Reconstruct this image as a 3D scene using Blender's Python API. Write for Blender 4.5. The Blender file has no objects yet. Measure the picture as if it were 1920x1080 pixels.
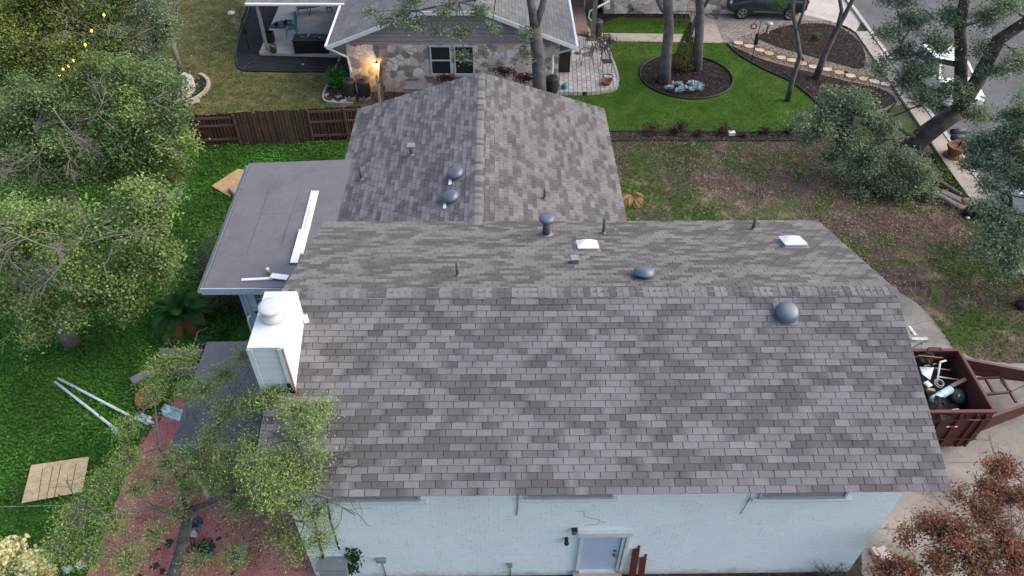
import bpy, math, random
import numpy as np
from mathutils import Vector, Matrix
random.seed(11); rng = np.random.default_rng(11)
R = math.radians
S = bpy.context.scene
COL = S.collection

# ------------------------------------------------------------------ camera, world, sun, exposure
F, PITCH, YAW, ROLL, H = 1396.91, R(43.924), R(1.32), R(0.644), 17.465
fw = np.array([math.sin(YAW)*math.cos(PITCH), math.cos(YAW)*math.cos(PITCH), -math.sin(PITCH)])
r0 = np.array([math.cos(YAW), -math.sin(YAW), 0.0]); u0 = np.cross(r0, fw)
cr = r0*math.cos(ROLL) + u0*math.sin(ROLL); cu = -r0*math.sin(ROLL) + u0*math.cos(ROLL)
CAM = np.array([0, 0, H])
cam = bpy.data.cameras.new('camera'); cam.sensor_width = 36; cam.lens = F/1920*36
cam.clip_start = .1; cam.clip_end = 1500
co = bpy.data.objects.new('camera', cam); COL.objects.link(co)
co.matrix_world = Matrix(((cr[0], cu[0], -fw[0], 0), (cr[1], cu[1], -fw[1], 0), (cr[2], cu[2], -fw[2], H), (0, 0, 0, 1)))
S.camera = co
W = bpy.data.worlds.new('World'); S.world = W; W.use_nodes = True
wn = W.node_tree.nodes; wl = W.node_tree.links
sky = wn.new('ShaderNodeTexSky'); sky.sky_type = 'NISHITA'; sky.sun_disc = False
SUN_EL, SUN_ROT = R(42), R(88)
sky.sun_elevation = SUN_EL; sky.sun_rotation = SUN_ROT; sky.dust_density = 4.0; sky.ozone_density = 1.0; sky.air_density = 1.0
bg = wn['Background']; bg.inputs[1].default_value = 0.15
wl.new(sky.outputs[0], bg.inputs[0])
sd = bpy.data.lights.new('sun', 'SUN'); sd.energy = 0.95; sd.angle = R(85); sd.color = (1, .95, .90)
so = bpy.data.objects.new('sun', sd); COL.objects.link(so)
sdir = Vector((math.sin(SUN_ROT)*math.cos(SUN_EL), math.cos(SUN_ROT)*math.cos(SUN_EL), math.sin(SUN_EL)))
so.rotation_euler = sdir.to_track_quat('Z', 'Y').to_euler(); so.location = (30, 20, 40)
S.view_settings.view_transform = 'Standard'; S.view_settings.look = 'None'
S.view_settings.exposure = 0.9; S.view_settings.gamma = 1
S.cycles.max_bounces = 6; S.cycles.transparent_max_bounces = 8
S.cycles.use_denoising = True

# ------------------------------------------------------------------ geometry from sight lines
def ray(px, py): return fw*F + (px-960)*cr - (py-540)*cu
def at(px, py, z=0.0):
    d = ray(px, py); return CAM + d*((z-H)/d[2])
def atY(px, py, Y):
    d = ray(px, py); return CAM + d*(Y/d[1])
def hit(px, py, p, n):
    d = ray(px, py); p = np.array(p, float); n = np.array(n, float)
    return CAM + d*(((p-CAM)@n)/(d@n))
def proj(P):
    d = np.array(P, float)-CAM; k = d@fw
    return 960+F*(d@cr)/k, 540-F*(d@cu)/k
def zfor(x, y, py):
    lo, hi = -2., 16.
    for _ in range(50):
        m = (lo+hi)/2
        if proj((x, y, m))[1] > py: lo = m
        else: hi = m
    return lo
def poly(pts, z=0.0): return [at(x, y, z) for x, y in pts]

# ------------------------------------------------------------------ helpers
OFF = {}
def lin(r, g, b):
    f = lambda c: (c/255/12.92) if c <= 10 else ((c/255+.055)/1.055)**2.4
    return (f(r), f(g), f(b))
def tag(o, label=None, cat=None, group=None, kind=None):
    if label: o['label'] = label
    if cat: o['category'] = cat
    if group: o['group'] = group
    if kind: o['kind'] = kind
    return o
def thing(name, label, cat, loc=(0, 0, 0), group=None):
    o = bpy.data.objects.new(name, None); COL.objects.link(o); o.empty_display_size = .2
    o.location = Vector([float(c) for c in loc]); OFF[o.name] = np.array(loc, float)
    return tag(o, label, cat, group)
def link(name, me, parent=None, loc=None):
    o = bpy.data.objects.new(name, me); COL.objects.link(o)
    if parent is not None:
        o.parent = parent; OFF[o.name] = OFF[parent.name]
    else:
        l = np.array(loc if loc is not None else (0, 0, 0), float); o.location = Vector(l.tolist()); OFF[o.name] = l
    return o
def copy_tree(o, parent=None):
    c = o.copy(); COL.objects.link(c); OFF[c.name] = OFF[o.name]
    if parent is not None: c.parent = parent
    for ch in list(o.children): copy_tree(ch, c)
    return c
class MB:
    def __init__(s): s.v = []; s.f = []; s.c = []; s.sm = []
    def add(s, vs, fs, col=None, smooth=False):
        b = len(s.v); s.v.extend([tuple(float(k) for k in p) for p in vs]); s.f.extend([tuple(i+b for i in f) for f in fs])
        s.c.extend([col if col is not None else (1, 1, 1)]*len(vs)); s.sm.extend([smooth]*len(fs)); return s
    def box(s, c, d, rz=0, rx=0, ry=0, col=None, bev=0):
        m = Matrix.Rotation(rz, 3, 'Z') @ Matrix.Rotation(ry, 3, 'Y') @ Matrix.Rotation(rx, 3, 'X')
        h = [k/2 for k in d]; vs = []
        if bev > 0:
            fs = []; b = min(bev, min(h)*.9)
            for sz, k in ((-1, b), (-1, 0), (1, 0), (1, b)):
                zz = -h[2] if (sz < 0 and k) else (h[2] if (sz > 0 and k) else sz*(h[2]-b))
                for sx, sy in ((-1, -1), (1, -1), (1, 1), (-1, 1)):
                    vs.append(Vector((sx*(h[0]-k), sy*(h[1]-k), zz)))
            fs = [(3, 2, 1, 0), (12, 13, 14, 15)]
            for l in range(3):
                for i in range(4):
                    j = (i+1) % 4; fs.append((l*4+i, l*4+j, l*4+4+j, l*4+4+i))
        else:
            for z in (-1, 1):
                for x, y in ((-1, -1), (1, -1), (1, 1), (-1, 1)): vs.append(Vector((x*h[0], y*h[1], z*h[2])))
            fs = [(3, 2, 1, 0), (4, 5, 6, 7), (0, 1, 5, 4), (1, 2, 6, 5), (2, 3, 7, 6), (3, 0, 4, 7)]
        cc = Vector([float(k) for k in c]); return s.add([m @ v + cc for v in vs], fs, col)
    def beam(s, a, b, w, h, col=None, up=(0, 0, 1)):
        a = Vector([float(k) for k in a]); b = Vector([float(k) for k in b]); d = (b-a).normalized(); u = Vector(up)
        if abs(d.dot(u)) > .97: u = Vector((0, 1, 0))
        x = d.cross(u).normalized(); u = x.cross(d)
        vs = [p + x*(i*w/2) + u*(j*h/2) for p in (a, b) for i, j in ((-1, -1), (1, -1), (1, 1), (-1, 1))]
        return s.add(vs, [(0, 1, 2, 3), (7, 6, 5, 4), (0, 4, 5, 1), (1, 5, 6, 2), (2, 6, 7, 3), (3, 7, 4, 0)], col)
    def tube(s, pts, rad, n=8, cap=True, col=None, smooth=True):
        P = [Vector([float(k) for k in p]) for p in pts]; m = len(P)
        if not hasattr(rad, '__len__'): rad = [rad]*m
        vs = []; fs = []; x = None
        for i, p in enumerate(P):
            d = (P[min(i+1, m-1)]-P[max(i-1, 0)]).normalized()
            if x is None: x = d.orthogonal().normalized()
            else:
                x = x - d*x.dot(d)
                x = x.normalized() if x.length > 1e-6 else d.orthogonal().normalized()
            y = d.cross(x)
            for k in range(n):
                a = 2*math.pi*k/n; vs.append(p+(x*math.cos(a)+y*math.sin(a))*rad[i])
        for i in range(m-1):
            for k in range(n): fs.append((i*n+k, i*n+(k+1) % n, (i+1)*n+(k+1) % n, (i+1)*n+k))
        if cap: fs.append(tuple(range(n-1, -1, -1))); fs.append(tuple((m-1)*n+k for k in range(n)))
        return s.add(vs, fs, col, smooth)
    def lathe(s, c, prof, n=20, M=None, col=None, smooth=True):
        c = Vector([float(k) for k in c]); vs = []; fs = []; m = len(prof)
        for r, z in prof:
            for k in range(n):
                a = 2*math.pi*k/n; q = Vector((r*math.cos(a), r*math.sin(a), z)); vs.append(c + (M @ q if M is not None else q))
        for i in range(m-1):
            for k in range(n): fs.append((i*n+k, i*n+(k+1) % n, (i+1)*n+(k+1) % n, (i+1)*n+k))
        fs.append(tuple(range(n-1, -1, -1))); fs.append(tuple((m-1)*n+k for k in range(n)))
        return s.add(vs, fs, col, smooth)
    def prism(s, pts, z0, z1, col=None):
        n = len(pts)
        ar = sum(pts[i][0]*pts[(i+1) % n][1]-pts[(i+1) % n][0]*pts[i][1] for i in range(n))
        if ar < 0: pts = pts[::-1]
        vs = [(p[0], p[1], z0) for p in pts]+[(p[0], p[1], z1) for p in pts]
        return s.add(vs, [tuple(range(n-1, -1, -1)), tuple(range(n, 2*n))]+[(i, (i+1) % n, n+(i+1) % n, n+i) for i in range(n)], col)
    def sheet(s, pts, z, col=None):
        n = len(pts); ar = sum(pts[i][0]*pts[(i+1) % n][1]-pts[(i+1) % n][0]*pts[i][1] for i in range(n))
        if ar < 0: pts = pts[::-1]
        return s.add([(p[0], p[1], z) for p in pts], [tuple(range(n))], col)
    def face(s, pts, col=None): return s.add(pts, [tuple(range(len(pts)))], col)
    def slab(s, pts, t, col=None):          # planar polygon given from above, thickened downward along its normal
        P = [Vector([float(k) for k in p]) for p in pts]; n = (P[1]-P[0]).cross(P[2]-P[0]).normalized()
        if n.z < 0: P = P[::-1]; n = -n
        k = len(P); return s.add([p-n*t for p in P]+P, [tuple(range(k-1, -1, -1)), tuple(range(k, 2*k))]+[(i, (i+1) % k, k+(i+1) % k, k+i) for i in range(k)], col)
    def build(s, name, mat, parent=None, loc=None):
        me = bpy.data.meshes.new(name)
        off = OFF[parent.name] if parent is not None else np.array(loc if loc is not None else (0, 0, 0), float)
        v = np.array(s.v, float)-off
        me.from_pydata(v.tolist(), [], s.f); me.validate()
        if len(me.polygons) == len(s.sm): me.polygons.foreach_set('use_smooth', s.sm)
        if any(c != (1, 1, 1) for c in s.c):
            a = me.color_attributes.new('Col', 'FLOAT_COLOR', 'POINT')
            a.data.foreach_set('color', np.c_[np.array(s.c, float), np.ones(len(s.c))].astype(np.float32).ravel())
        if any(s.sm) and not all(s.sm): pass
        me.materials.append(mat)
        return link(name, me, parent, loc)

# ------------------------------------------------------------------ materials
MATS = {}
def nd(nt, t, **k):
    n = nt.nodes.new(t)
    for a, b in k.items(): setattr(n, a, b)
    return n
def ramp(nt, src, stops, interp='LINEAR'):
    r = nd(nt, 'ShaderNodeValToRGB'); r.color_ramp.interpolation = interp; e = r.color_ramp.elements
    while len(e) < len(stops): e.new(.5)
    for i, (p, c) in enumerate(stops): e[i].position = p; e[i].color = (*c, 1) if len(c) == 3 else c
    nt.links.new(src, r.inputs[0]); return r.outputs[0]
def mixc(nt, fac, a, b, mode='MIX'):
    m = nd(nt, 'ShaderNodeMix', data_type='RGBA', blend_type=mode)
    for s_, i in ((fac, 0), (a, 6), (b, 7)):
        if isinstance(s_, (int, float)): m.inputs[i].default_value = s_
        elif isinstance(s_, tuple): m.inputs[i].default_value = (*s_, 1)
        else: nt.links.new(s_, m.inputs[i])
    return m.outputs[2]
def noise(nt, vec, scale, detail=4, rough=.6, dist=0):
    n = nd(nt, 'ShaderNodeTexNoise'); n.inputs['Scale'].default_value = scale; n.inputs['Detail'].default_value = detail
    n.inputs['Roughness'].default_value = rough; n.inputs['Distortion'].default_value = dist
    if vec is not None: nt.links.new(vec, n.inputs['Vector'])
    return n.outputs[0]
def math_(nt, op, a, b=None, clamp=False):
    m = nd(nt, 'ShaderNodeMath', operation=op, use_clamp=clamp)
    for s_, i in ((a, 0), (b, 1)):
        if s_ is None: continue
        if isinstance(s_, (int, float)): m.inputs[i].default_value = s_
        else: nt.links.new(s_, m.inputs[i])
    return m.outputs[0]
def base(name, rough=.8, metal=0, spec=.3):
    m = bpy.data.materials.new(name); m.use_nodes = True; nt = m.node_tree; b = nt.nodes['Principled BSDF']
    b.inputs['Roughness'].default_value = rough; b.inputs['Metallic'].default_value = metal
    b.inputs['Specular IOR Level'].default_value = spec
    tc = nd(nt, 'ShaderNodeTexCoord'); return m, nt, b, tc.outputs['Object']
def bump(nt, b, h, strength=.3, dist=.02):
    n = nd(nt, 'ShaderNodeBump'); n.inputs['Strength'].default_value = strength; n.inputs['Distance'].default_value = dist
    nt.links.new(h, n.inputs['Height']); nt.links.new(n.outputs[0], b.inputs['Normal'])
def M(name, col, rough=.75, var=.12, scale=3., fine=40., metal=0, bmp=.15, spec=.3, col2=None, dirt=None, amt=.5, attr=False):
    if name in MATS: return MATS[name]
    m, nt, b, v = base(name, rough, metal, spec)
    a = noise(nt, v, scale, 5, .62); f = noise(nt, v, fine, 3)
    lo = tuple(c*(1-var) for c in col); hi = tuple(min(1, c*(1+var)) for c in (col2 or col))
    c = ramp(nt, a, [(.3, lo), (.7, hi)])
    c = mixc(nt, .6, c, ramp(nt, f, [(.3, (1-var,)*3), (.7, (1,)*3)]), 'MULTIPLY')
    if attr:
        at_ = nd(nt, 'ShaderNodeAttribute', attribute_name='Col'); c = mixc(nt, 1., c, at_.outputs['Color'], 'MULTIPLY')
    if dirt:
        d = noise(nt, v, scale*.7+.9, 6, .7, .6); c = mixc(nt, ramp(nt, d, [(.48, (0,)*3), (.72, (amt,)*3)]), c, dirt)
    nt.links.new(c, b.inputs['Base Color'])
    if bmp: bump(nt, b, f, bmp, .01)
    MATS[name] = m; return m
def leafmat(name, trans=.38, rough=.55):
    if name in MATS: return MATS[name]
    m, nt, b, v = base(name, rough, 0, .25)
    a = nd(nt, 'ShaderNodeAttribute', attribute_name='Col')
    nt.links.new(a.outputs['Color'], b.inputs['Base Color'])
    t = nd(nt, 'ShaderNodeBsdfTranslucent'); nt.links.new(a.outputs['Color'], t.inputs[0])
    mx = nd(nt, 'ShaderNodeMixShader'); mx.inputs[0].default_value = trans
    nt.links.new(b.outputs[0], mx.inputs[1]); nt.links.new(t.outputs[0], mx.inputs[2])
    nt.links.new(mx.outputs[0], nt.nodes['Material Output'].inputs[0]); MATS[name] = m; return m
def colmat(name, rough=.85, grain=.18, gs=150., bmp=.25, spec=.2):
    m, nt, b, v = base(name, rough, 0, spec)
    a = nd(nt, 'ShaderNodeAttribute', attribute_name='Col')
    g = noise(nt, v, gs, 2, .7); l = noise(nt, v, .8, 4)
    c = mixc(nt, 1., a.outputs['Color'], ramp(nt, g, [(.25, (1-grain*1.6,)*3), (.75, (1+grain,)*3)]), 'MULTIPLY')
    c = mixc(nt, 1., c, ramp(nt, l, [(.3, (.9, .9, .9)), (.7, (1.06, 1.05, 1.04))]), 'MULTIPLY')
    nt.links.new(c, b.inputs['Base Color']); bump(nt, b, g, bmp, .006); return m
def glow(name, col, st):
    m, nt, b, v = base(name); b.inputs['Base Color'].default_value = (*col, 1)
    b.inputs['Emission Color'].default_value = (*col, 1); b.inputs['Emission Strength'].default_value = st; return m

# ------------------------------------------------------------------ foliage
def quads(name, P, size, cols, mat, parent=None, up=.6, asp=.5, loc=None, flat=None):
    P = np.asarray(P, float); n = len(P); off = OFF[parent.name] if parent is not None else np.array(loc if loc is not None else (0, 0, 0), float)
    N = rng.normal(size=(n, 3)); N[:, 2] = np.abs(N[:, 2])*.7+up*1.2 if flat is None else flat
    N /= np.linalg.norm(N, axis=1)[:, None]
    T = np.cross(N, rng.normal(size=(n, 3))); T /= np.linalg.norm(T, axis=1)[:, None]; B = np.cross(N, T)
    sz = (np.asarray(size)*rng.uniform(.6, 1.35, n))[:, None]
    v = np.empty((n, 4, 3)); v[:, 0] = P-T*sz*.5; v[:, 1] = P+B*sz*asp*.5; v[:, 2] = P+T*sz*.5; v[:, 3] = P-B*sz*asp*.5
    v -= off
    me = bpy.data.meshes.new(name); me.vertices.add(4*n); me.vertices.foreach_set('co', v.ravel().astype(np.float32))
    me.loops.add(4*n); me.loops.foreach_set('vertex_index', np.arange(4*n, dtype=np.int32)); me.polygons.add(n)
    me.polygons.foreach_set('loop_start', np.arange(0, 4*n, 4, dtype=np.int32)); me.polygons.foreach_set('loop_total', np.full(n, 4, np.int32))
    a = me.color_attributes.new('Col', 'FLOAT_COLOR', 'POINT')
    c = np.repeat(np.c_[np.clip(cols, 0, 1), np.ones(n)], 4, axis=0); a.data.foreach_set('color', c.astype(np.float32).ravel())
    me.update(calc_edges=True); me.materials.append(mat); return link(name, me, parent, loc)
def pal(cols, n, jit=.18):
    c = np.array(cols, float)[rng.integers(0, len(cols), n)]
    return c*rng.uniform(1-jit, 1+jit, (n, 1))*rng.uniform(.93, 1.07, (n, 3))
def ell(n, shell=.5):
    d = rng.normal(size=(n, 3)); d /= np.linalg.norm(d, axis=1)[:, None]
    return d*(rng.uniform(0, 1, n)**shell)[:, None]
def curve(a, b, bend=.15, n=5, sag=0):
    a = np.array(a, float); b = np.array(b, float); L = np.linalg.norm(b-a); k = rng.normal(size=3)*L*bend; k[2] = abs(k[2])*.5-sag
    return [a+(b-a)*t+k*4*t*(1-t)*.5+(rng.normal(size=3)*L*.025 if 0 < t < 1 else 0) for t in np.linspace(0, 1, n)]
def fan(mb, p, d, L, r, depth):
    d = np.array(d, float); d /= np.linalg.norm(d); pts = [np.array(p, float)]
    for i in range(3):
        d = d+rng.normal(size=3)*.22; d /= np.linalg.norm(d); pts.append(pts[-1]+d*L/3)
    mb.tube(pts, [r, r*.85, r*.7, r*.5], 4, False)
    if depth > 0:
        for _ in range(rng.integers(3, 5)):
            k = rng.integers(1, 4); fan(mb, pts[k], d+rng.normal(size=3)*.75, L*rng.uniform(.5, .75), r*.6, depth-1)
LS, LC = 1.05, 2.05
def tree(name, label, cat, trunk, blobs, palette, lsize, barkm, leafm, group=None, extra=None, clus=.22, per=16, twig=.5, limb=.07, limbs=None, up=.75, asp=.6, dead=(), spread=1.0, droop=0., dens=1.45, lump=True, pk=2.1):
    base_ = trunk[0][:3]; t = thing(name, label, cat, (base_[0], base_[1], 0), group)
    b = MB(); b.tube([p[:3] for p in trunk], [p[3] for p in trunk], 10)
    for l in (limbs or []): b.tube([p[:3] for p in l], [p[3] for p in l], 8)
    b.build('trunk', barkm, t)
    tp = np.array([p[:3] for p in trunk[1:]]+[p[:3] for l in (limbs or []) for p in l])
    P = []; Cc = []; br = MB()
    for i, bl in enumerate(blobs):
        c, rad, n = np.array(bl[0], float), np.array(bl[1], float)*np.ones(3), int(bl[2]*dens); pl = bl[3] if len(bl) > 3 else palette
        if limb:
            s_ = tp[np.argmin(np.linalg.norm(tp-(c-np.array([0, 0, rad[2]*.6])), axis=1))]
            cv = curve(s_, c, .12, 6); br.tube(cv, np.linspace(limb, limb*.3, 6), 5, False)
        n = int(n*1.25); pr = int(per*pk); nc = max(3, n//pr); cc = c+ell(nc, .42)*rad
        if lump and rad[0] > .3:      # break the mass into lobes with gaps between them
            ks = c+ell(7, .5)*rad*.85; kr = rng.uniform(.30, .55, 7)[:, None]; ix_ = rng.integers(0, 7, nc); cc = ks[ix_]+ell(nc, .45)*rad*kr[ix_]
        if droop: cc[:, 2] -= droop*rng.uniform(0, 1, nc)**2
        for k in range(int(nc*min(1, twig*pk*.8))):
            st = c+(cc[k]-c)*rng.uniform(.0, .35); br.tube(curve(st, cc[k], .12, 4), [.011, .008, .006, .003], 3, False)
        idx = np.repeat(np.arange(nc), pr); q = cc[idx]+rng.normal(size=(nc*pr, 3))*rng.uniform(.6, 1.25, nc)[idx][:, None]*clus*np.array([1, 1, .65])*spread
        tone = rng.uniform(.62, 1.38, nc)[idx][:, None]; P.append(q); pa_ = np.array(pl, float); Cc.append((.55*pa_[rng.integers(0, len(pa_), nc)][idx]+.45*pal(pl, len(q), .12))*tone)
    for p, d, L, dep in dead: fan(br, p, d, L, .02, dep+(dep > 2))
    if br.v: br.build('branches', barkm, t)
    quads('crown', np.concatenate(P), lsize*LS, np.concatenate(Cc)*LC, leafm, t, up, asp)
    return t
def inpoly(P, pg):
    x, y = P[:, 0], P[:, 1]; r = np.zeros(len(P), bool); j = len(pg)-1
    for i in range(len(pg)):
        xi, yi, xj, yj = pg[i][0], pg[i][1], pg[j][0], pg[j][1]
        with np.errstate(divide='ignore', invalid='ignore'):
            r ^= ((yi > y) != (yj > y)) & (x < (xj-xi)*(y-yi)/(yj-yi+1e-12)+xi)
        j = i
    return r
def scatter(pg, n):
    a = np.array([p[:2] for p in pg]); lo, hi = a.min(0), a.max(0); out = np.zeros((0, 2))
    while len(out) < n:
        q = rng.uniform(lo, hi, (n*2, 2)); out = np.concatenate([out, q[inpoly(q, a)]])
    return out[:n]
def smooth_(pts, k=8, closed=False):
    P = [np.array(p, float) for p in pts]; n = len(P); out = []
    for i in range(n if closed else n-1):
        g = (lambda j: P[j % n]) if closed else (lambda j: P[min(max(j, 0), n-1)])
        p0, p1, p2, p3 = g(i-1), g(i), g(i+1), g(i+2)
        for t in np.linspace(0, 1, k, endpoint=False):
            out.append(.5*((2*p1)+(p2-p0)*t+(2*p0-5*p1+4*p2-p3)*t*t+(3*p1-p0-3*p2+p3)*t**3))
    if not closed: out.append(P[-1])
    return out
# ------------------------------------------------------------------ shared materials
def ground_mat(name, cols, scale=1.2, fine=30, mask2=None, bmp=.5, rough=.95, dist=.4, gap=(.35, .5, .65)):
    m, nt, b, v = base(name, rough, 0, .1)
    a = noise(nt, v, scale, 7, .68, dist); f = noise(nt, v, fine, 4, .7)
    c = ramp(nt, a, [(gap[0], cols[0]), (gap[1], cols[1]), (gap[2], cols[2])])
    c = mixc(nt, 1., c, ramp(nt, f, [(.25, (.45,)*3), (.5, (1,)*3), (.75, (1.45, 1.4, 1.3))]), 'MULTIPLY')
    if mask2:
        for sc, lo, hi, cc in mask2:
            c = mixc(nt, ramp(nt, noise(nt, v, sc, 6, .7, .5), [(lo, (0,)*3), (hi, (1,)*3)]), c, mixc(nt, 1., cc, ramp(nt, f, [(.25, (.5,)*3), (.75, (1.4,)*3)]), 'MULTIPLY'))
    nt.links.new(c, b.inputs['Base Color']); bump(nt, b, f, bmp, .05); return m
GRASS_DARK = (.014, .045, .010); GRASS_MID = (.026, .085, .014); GRASS_HI = (.05, .13, .022)
m_ground = ground_mat('soil and grass', [(.03, .045, .018), (.05, .07, .025), (.08, .08, .045)])
m_clover = ground_mat('clover lawn', [(.03, .10, .016), (.042, .13, .02), (.065, .17, .028)], 1.6, 26, bmp=.8)
m_olive = ground_mat('dry mixed lawn', [(.065, .08, .025), (.115, .115, .045), (.19, .165, .085)], 1.5, 55, [(2.5, .52, .75, (.03, .075, .016))], .5)
m_front = ground_mat('green lawn', [(.034, .085, .010), (.05, .115, .014), (.075, .15, .022)], .9, 70, [(.8, .50, .75, (.10, .12, .032)), (2.5, .62, .8, (.12, .11, .05))], .5)
m_patchy = ground_mat('patchy lawn', [(.05, .095, .024), (.07, .115, .03), (.095, .135, .04)], 1.3, 38,
    [(.45, .45, .55, (.14, .10, .088)), (1.3, .52, .66, (.27, .205, .15)), (.7, .57, .66, (.085, .058, .05))], .7)
m_mulch = ground_mat('dark mulch', [(.018, .014, .013), (.035, .028, .026), (.06, .05, .045)], 3, 45, [(30, .62, .72, (.16, .12, .10))], .9)
m_gravel = ground_mat('pale gravel', [(.16, .13, .12), (.26, .22, .20), (.40, .36, .33)], 14, 38, [(3, .6, .75, (.07, .06, .055))], .9)
m_redgravel = ground_mat('brown gravel', [(.13, .085, .065), (.20, .135, .10), (.27, .2, .16)], 10, 40, bmp=.7)
m_bedsoil = ground_mat('bed of chips', [(.05, .038, .034), (.12, .095, .085), (.22, .18, .165)], 9, 40, [(2, .5, .7, (.03, .024, .022))], .9)
m_conc = ground_mat('concrete', [(.19, .175, .158), (.24, .222, .204), (.29, .27, .25)], .7, 60, [(.5, .48, .68, (.155, .145, .135)), (2.2, .62, .8, (.12, .11, .105))], .15, .85)
m_conc2 = ground_mat('pale concrete', [(.36, .34, .315), (.45, .43, .40), (.5, .48, .45)], .8, 60, [(.7, .6, .8, (.28, .26, .24))], .12, .85)
m_walk = ground_mat('walk concrete', [(.28, .25, .22), (.36, .32, .285), (.40, .37, .33)], 1.2, 50, [(1.2, .6, .8, (.2, .165, .14))], .15, .85)
m_asph = ground_mat('asphalt', [(.105, .105, .115), (.125, .125, .135), (.15, .15, .16)], .5, 120, bmp=.3)
m_red = ground_mat('red painted concrete', [(.30, .105, .10), (.40, .165, .15), (.48, .24, .22)], 1.1, 30, [(1.7, .60, .72, (.42, .20, .16)), (5, .64, .7, (.05, .03, .03))], .4, .8)
m_fabric = M('weed fabric', (.014, .015, .018), .9, .25, 2, 50, bmp=.3, dirt=(.045, .04, .035), amt=.5)
def paver_mat(name, c1, c2, mort, w, h, rot=0, rgh=.85):
    m, nt, b, v = base(name, rgh, 0, .2)
    mp = nd(nt, 'ShaderNodeMapping'); mp.inputs['Rotation'].default_value = (0, 0, rot); nt.links.new(v, mp.inputs[0])
    k = nd(nt, 'ShaderNodeTexBrick'); k.inputs['Scale'].default_value = 1; k.inputs['Brick Width'].default_value = w; k.inputs['Row Height'].default_value = h
    k.inputs['Mortar Size'].default_value = min(w, h)*.055; k.inputs['Color1'].default_value = (*c1, 1); k.inputs['Color2'].default_value = (*c2, 1); k.inputs['Mortar'].default_value = (*mort, 1)
    nt.links.new(mp.outputs[0], k.inputs['Vector'])
    c = mixc(nt, 1., k.outputs['Color'], ramp(nt, noise(nt, v, 2.2, 5), [(.3, (.78,)*3), (.7, (1.12,)*3)]), 'MULTIPLY')
    nt.links.new(c, b.inputs['Base Color']); bump(nt, b, math_(nt, 'SUBTRACT', 1., k.outputs['Fac']), .4, .01); return m
m_paver = paver_mat('driveway pavers', (.22, .20, .185), (.30, .28, .26), (.10, .09, .085), .30, .22, .1)
m_patiobrick = paver_mat('painted patio brick', (.42, .395, .385), (.52, .50, .48), (.07, .055, .05), .42, .21, math.pi/2+.05)

# ------------------------------------------------------------------ the setting
def struct(name, pts, z, mat, th=0):
    b = MB()
    if th: b.prism(pts, z-th, z)
    else: b.sheet(pts, z)
    return tag(b.build(name, mat), kind='structure')
struct('ground', [(-300, -60), (300, -60), (300, 600), (-300, 600)], 0, m_ground)
LAWN = poly([(-250, 262), (100, 274), (700, 258), (690, 620), (560, 720), (262, 835), (150, 1100), (60, 1180), (-250, 1180)])
struct('clover_lawn', LAWN, .004, m_clover)
struct('neighbour_back_lawn', [at(-200, 298), at(120, 287), at(705, 261), at(690, 175), (-5, 34), (-5, 80), (-60, 80)], .006, m_olive)
FRONT = poly([(1000, 255), (1490, 249), (1545, 205), (1515, 176), (1480, 150), (1430, 127), (1390, 105), (1362, 80), (1120, 76), (1040, 150)])
struct('neighbour_front_lawn', FRONT, .004, m_front)
struct('small_front_lawn', poly([(1100, 62), (1126, 52), (1140, 40), (1160, 33), (1298, 35), (1306, 64)]), .008, m_front)
PATCHY = poly([(1040, 258), (1600, 258), (1728, 262), (1763, 300), (1800, 352), (1850, 420), (1916, 518), (2080, 760), (1960, 690), (1890, 690), (1780, 690), (1600, 640), (1100, 480)])
struct('patchy_lawn', PATCHY, .006, m_patchy)
KN = at(1589, 0); KF = at(1805, 297); kd = (KF-KN)/np.linalg.norm(KF-KN)
kx = lambda y: KN[0]+(KF[0]-KN[0])*(y-KN[1])/(KF[1]-KN[1])
struct('street', [(kx(-20), -20), (kx(-20)+9.5, -20), (kx(120)+9.5, 120), (kx(120), 120)], .010, m_asph)
struct('sidewalk', [at(1603, 62), at(1740, 262), at(1763, 300), at(1800, 352), at(1850, 420), at(1916, 518), at(2010, 660), (kx(at(2010, 640)[1])-.17, at(2010, 640)[1]), (kx(KN[1]-6)-.17, KN[1]-4.2)], .10, m_walk, .2)
kb = MB()
for i in range(26):
    y0 = 10+i*2.4; kb.prism([(kx(y0)-.165, y0), (kx(y0)+.02, y0), (kx(y0+2.388)+.02, y0+2.388), (kx(y0+2.388)-.165, y0+2.388)], -.1, .125)
tag(kb.build('kerb', m_conc2), kind='structure')
struct('driveway_apron', [*poly([(1505, 27), (1560, 41), (1600, 62), (1603, 62)]), (kx(38.7)-.17, 38.7), (kx(70)-.17, 70), at(1480, -90)], .012, m_conc2)
struct('paver_driveway', poly([(1326, 13), (1360, 82), (1420, 67), (1480, 44), (1562, 43), (1505, 26), (1468, -70), (1290, -70)]), .010, m_paver)
struct('front_walk', poly([(1085, 30), (1112, 62), (1300, 64.5), (1300, 55), (1284, 0), (1265, -60), (1300, -60), (1327, 12), (1358, 81), (1122, 77.5), (1085, 74)]), .016, m_walk)
struct('mulch_bed', poly([(1108, 58), (1124, 50), (1138, 40), (1160, 33), (1298, 35), (1290, 0), (1130, 0)]), .012, m_mulch)
ISL = smooth_(poly([(1364, 80), (1400, 66), (1440, 53), (1480, 43), (1530, 39), (1570, 44), (1603, 60), (1632, 92), (1660, 140), (1672, 168)]), 4)
isl = [*ISL, *poly([(1690, 195), (1640, 215), (1560, 216), (1543, 204), (1515, 176), (1480, 150), (1430, 127), (1390, 105)])]
struct('gravel_bed', isl, .012, m_gravel)
struct('island_mulch', smooth_(poly([(1420, 68), (1450, 56), (1483, 47), (1533, 44), (1569, 50), (1592, 62), (1614, 83), (1623, 112), (1612, 130), (1556, 116), (1503, 102), (1456, 88), (1428, 77)]), 4, True), .018, m_mulch)
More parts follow.
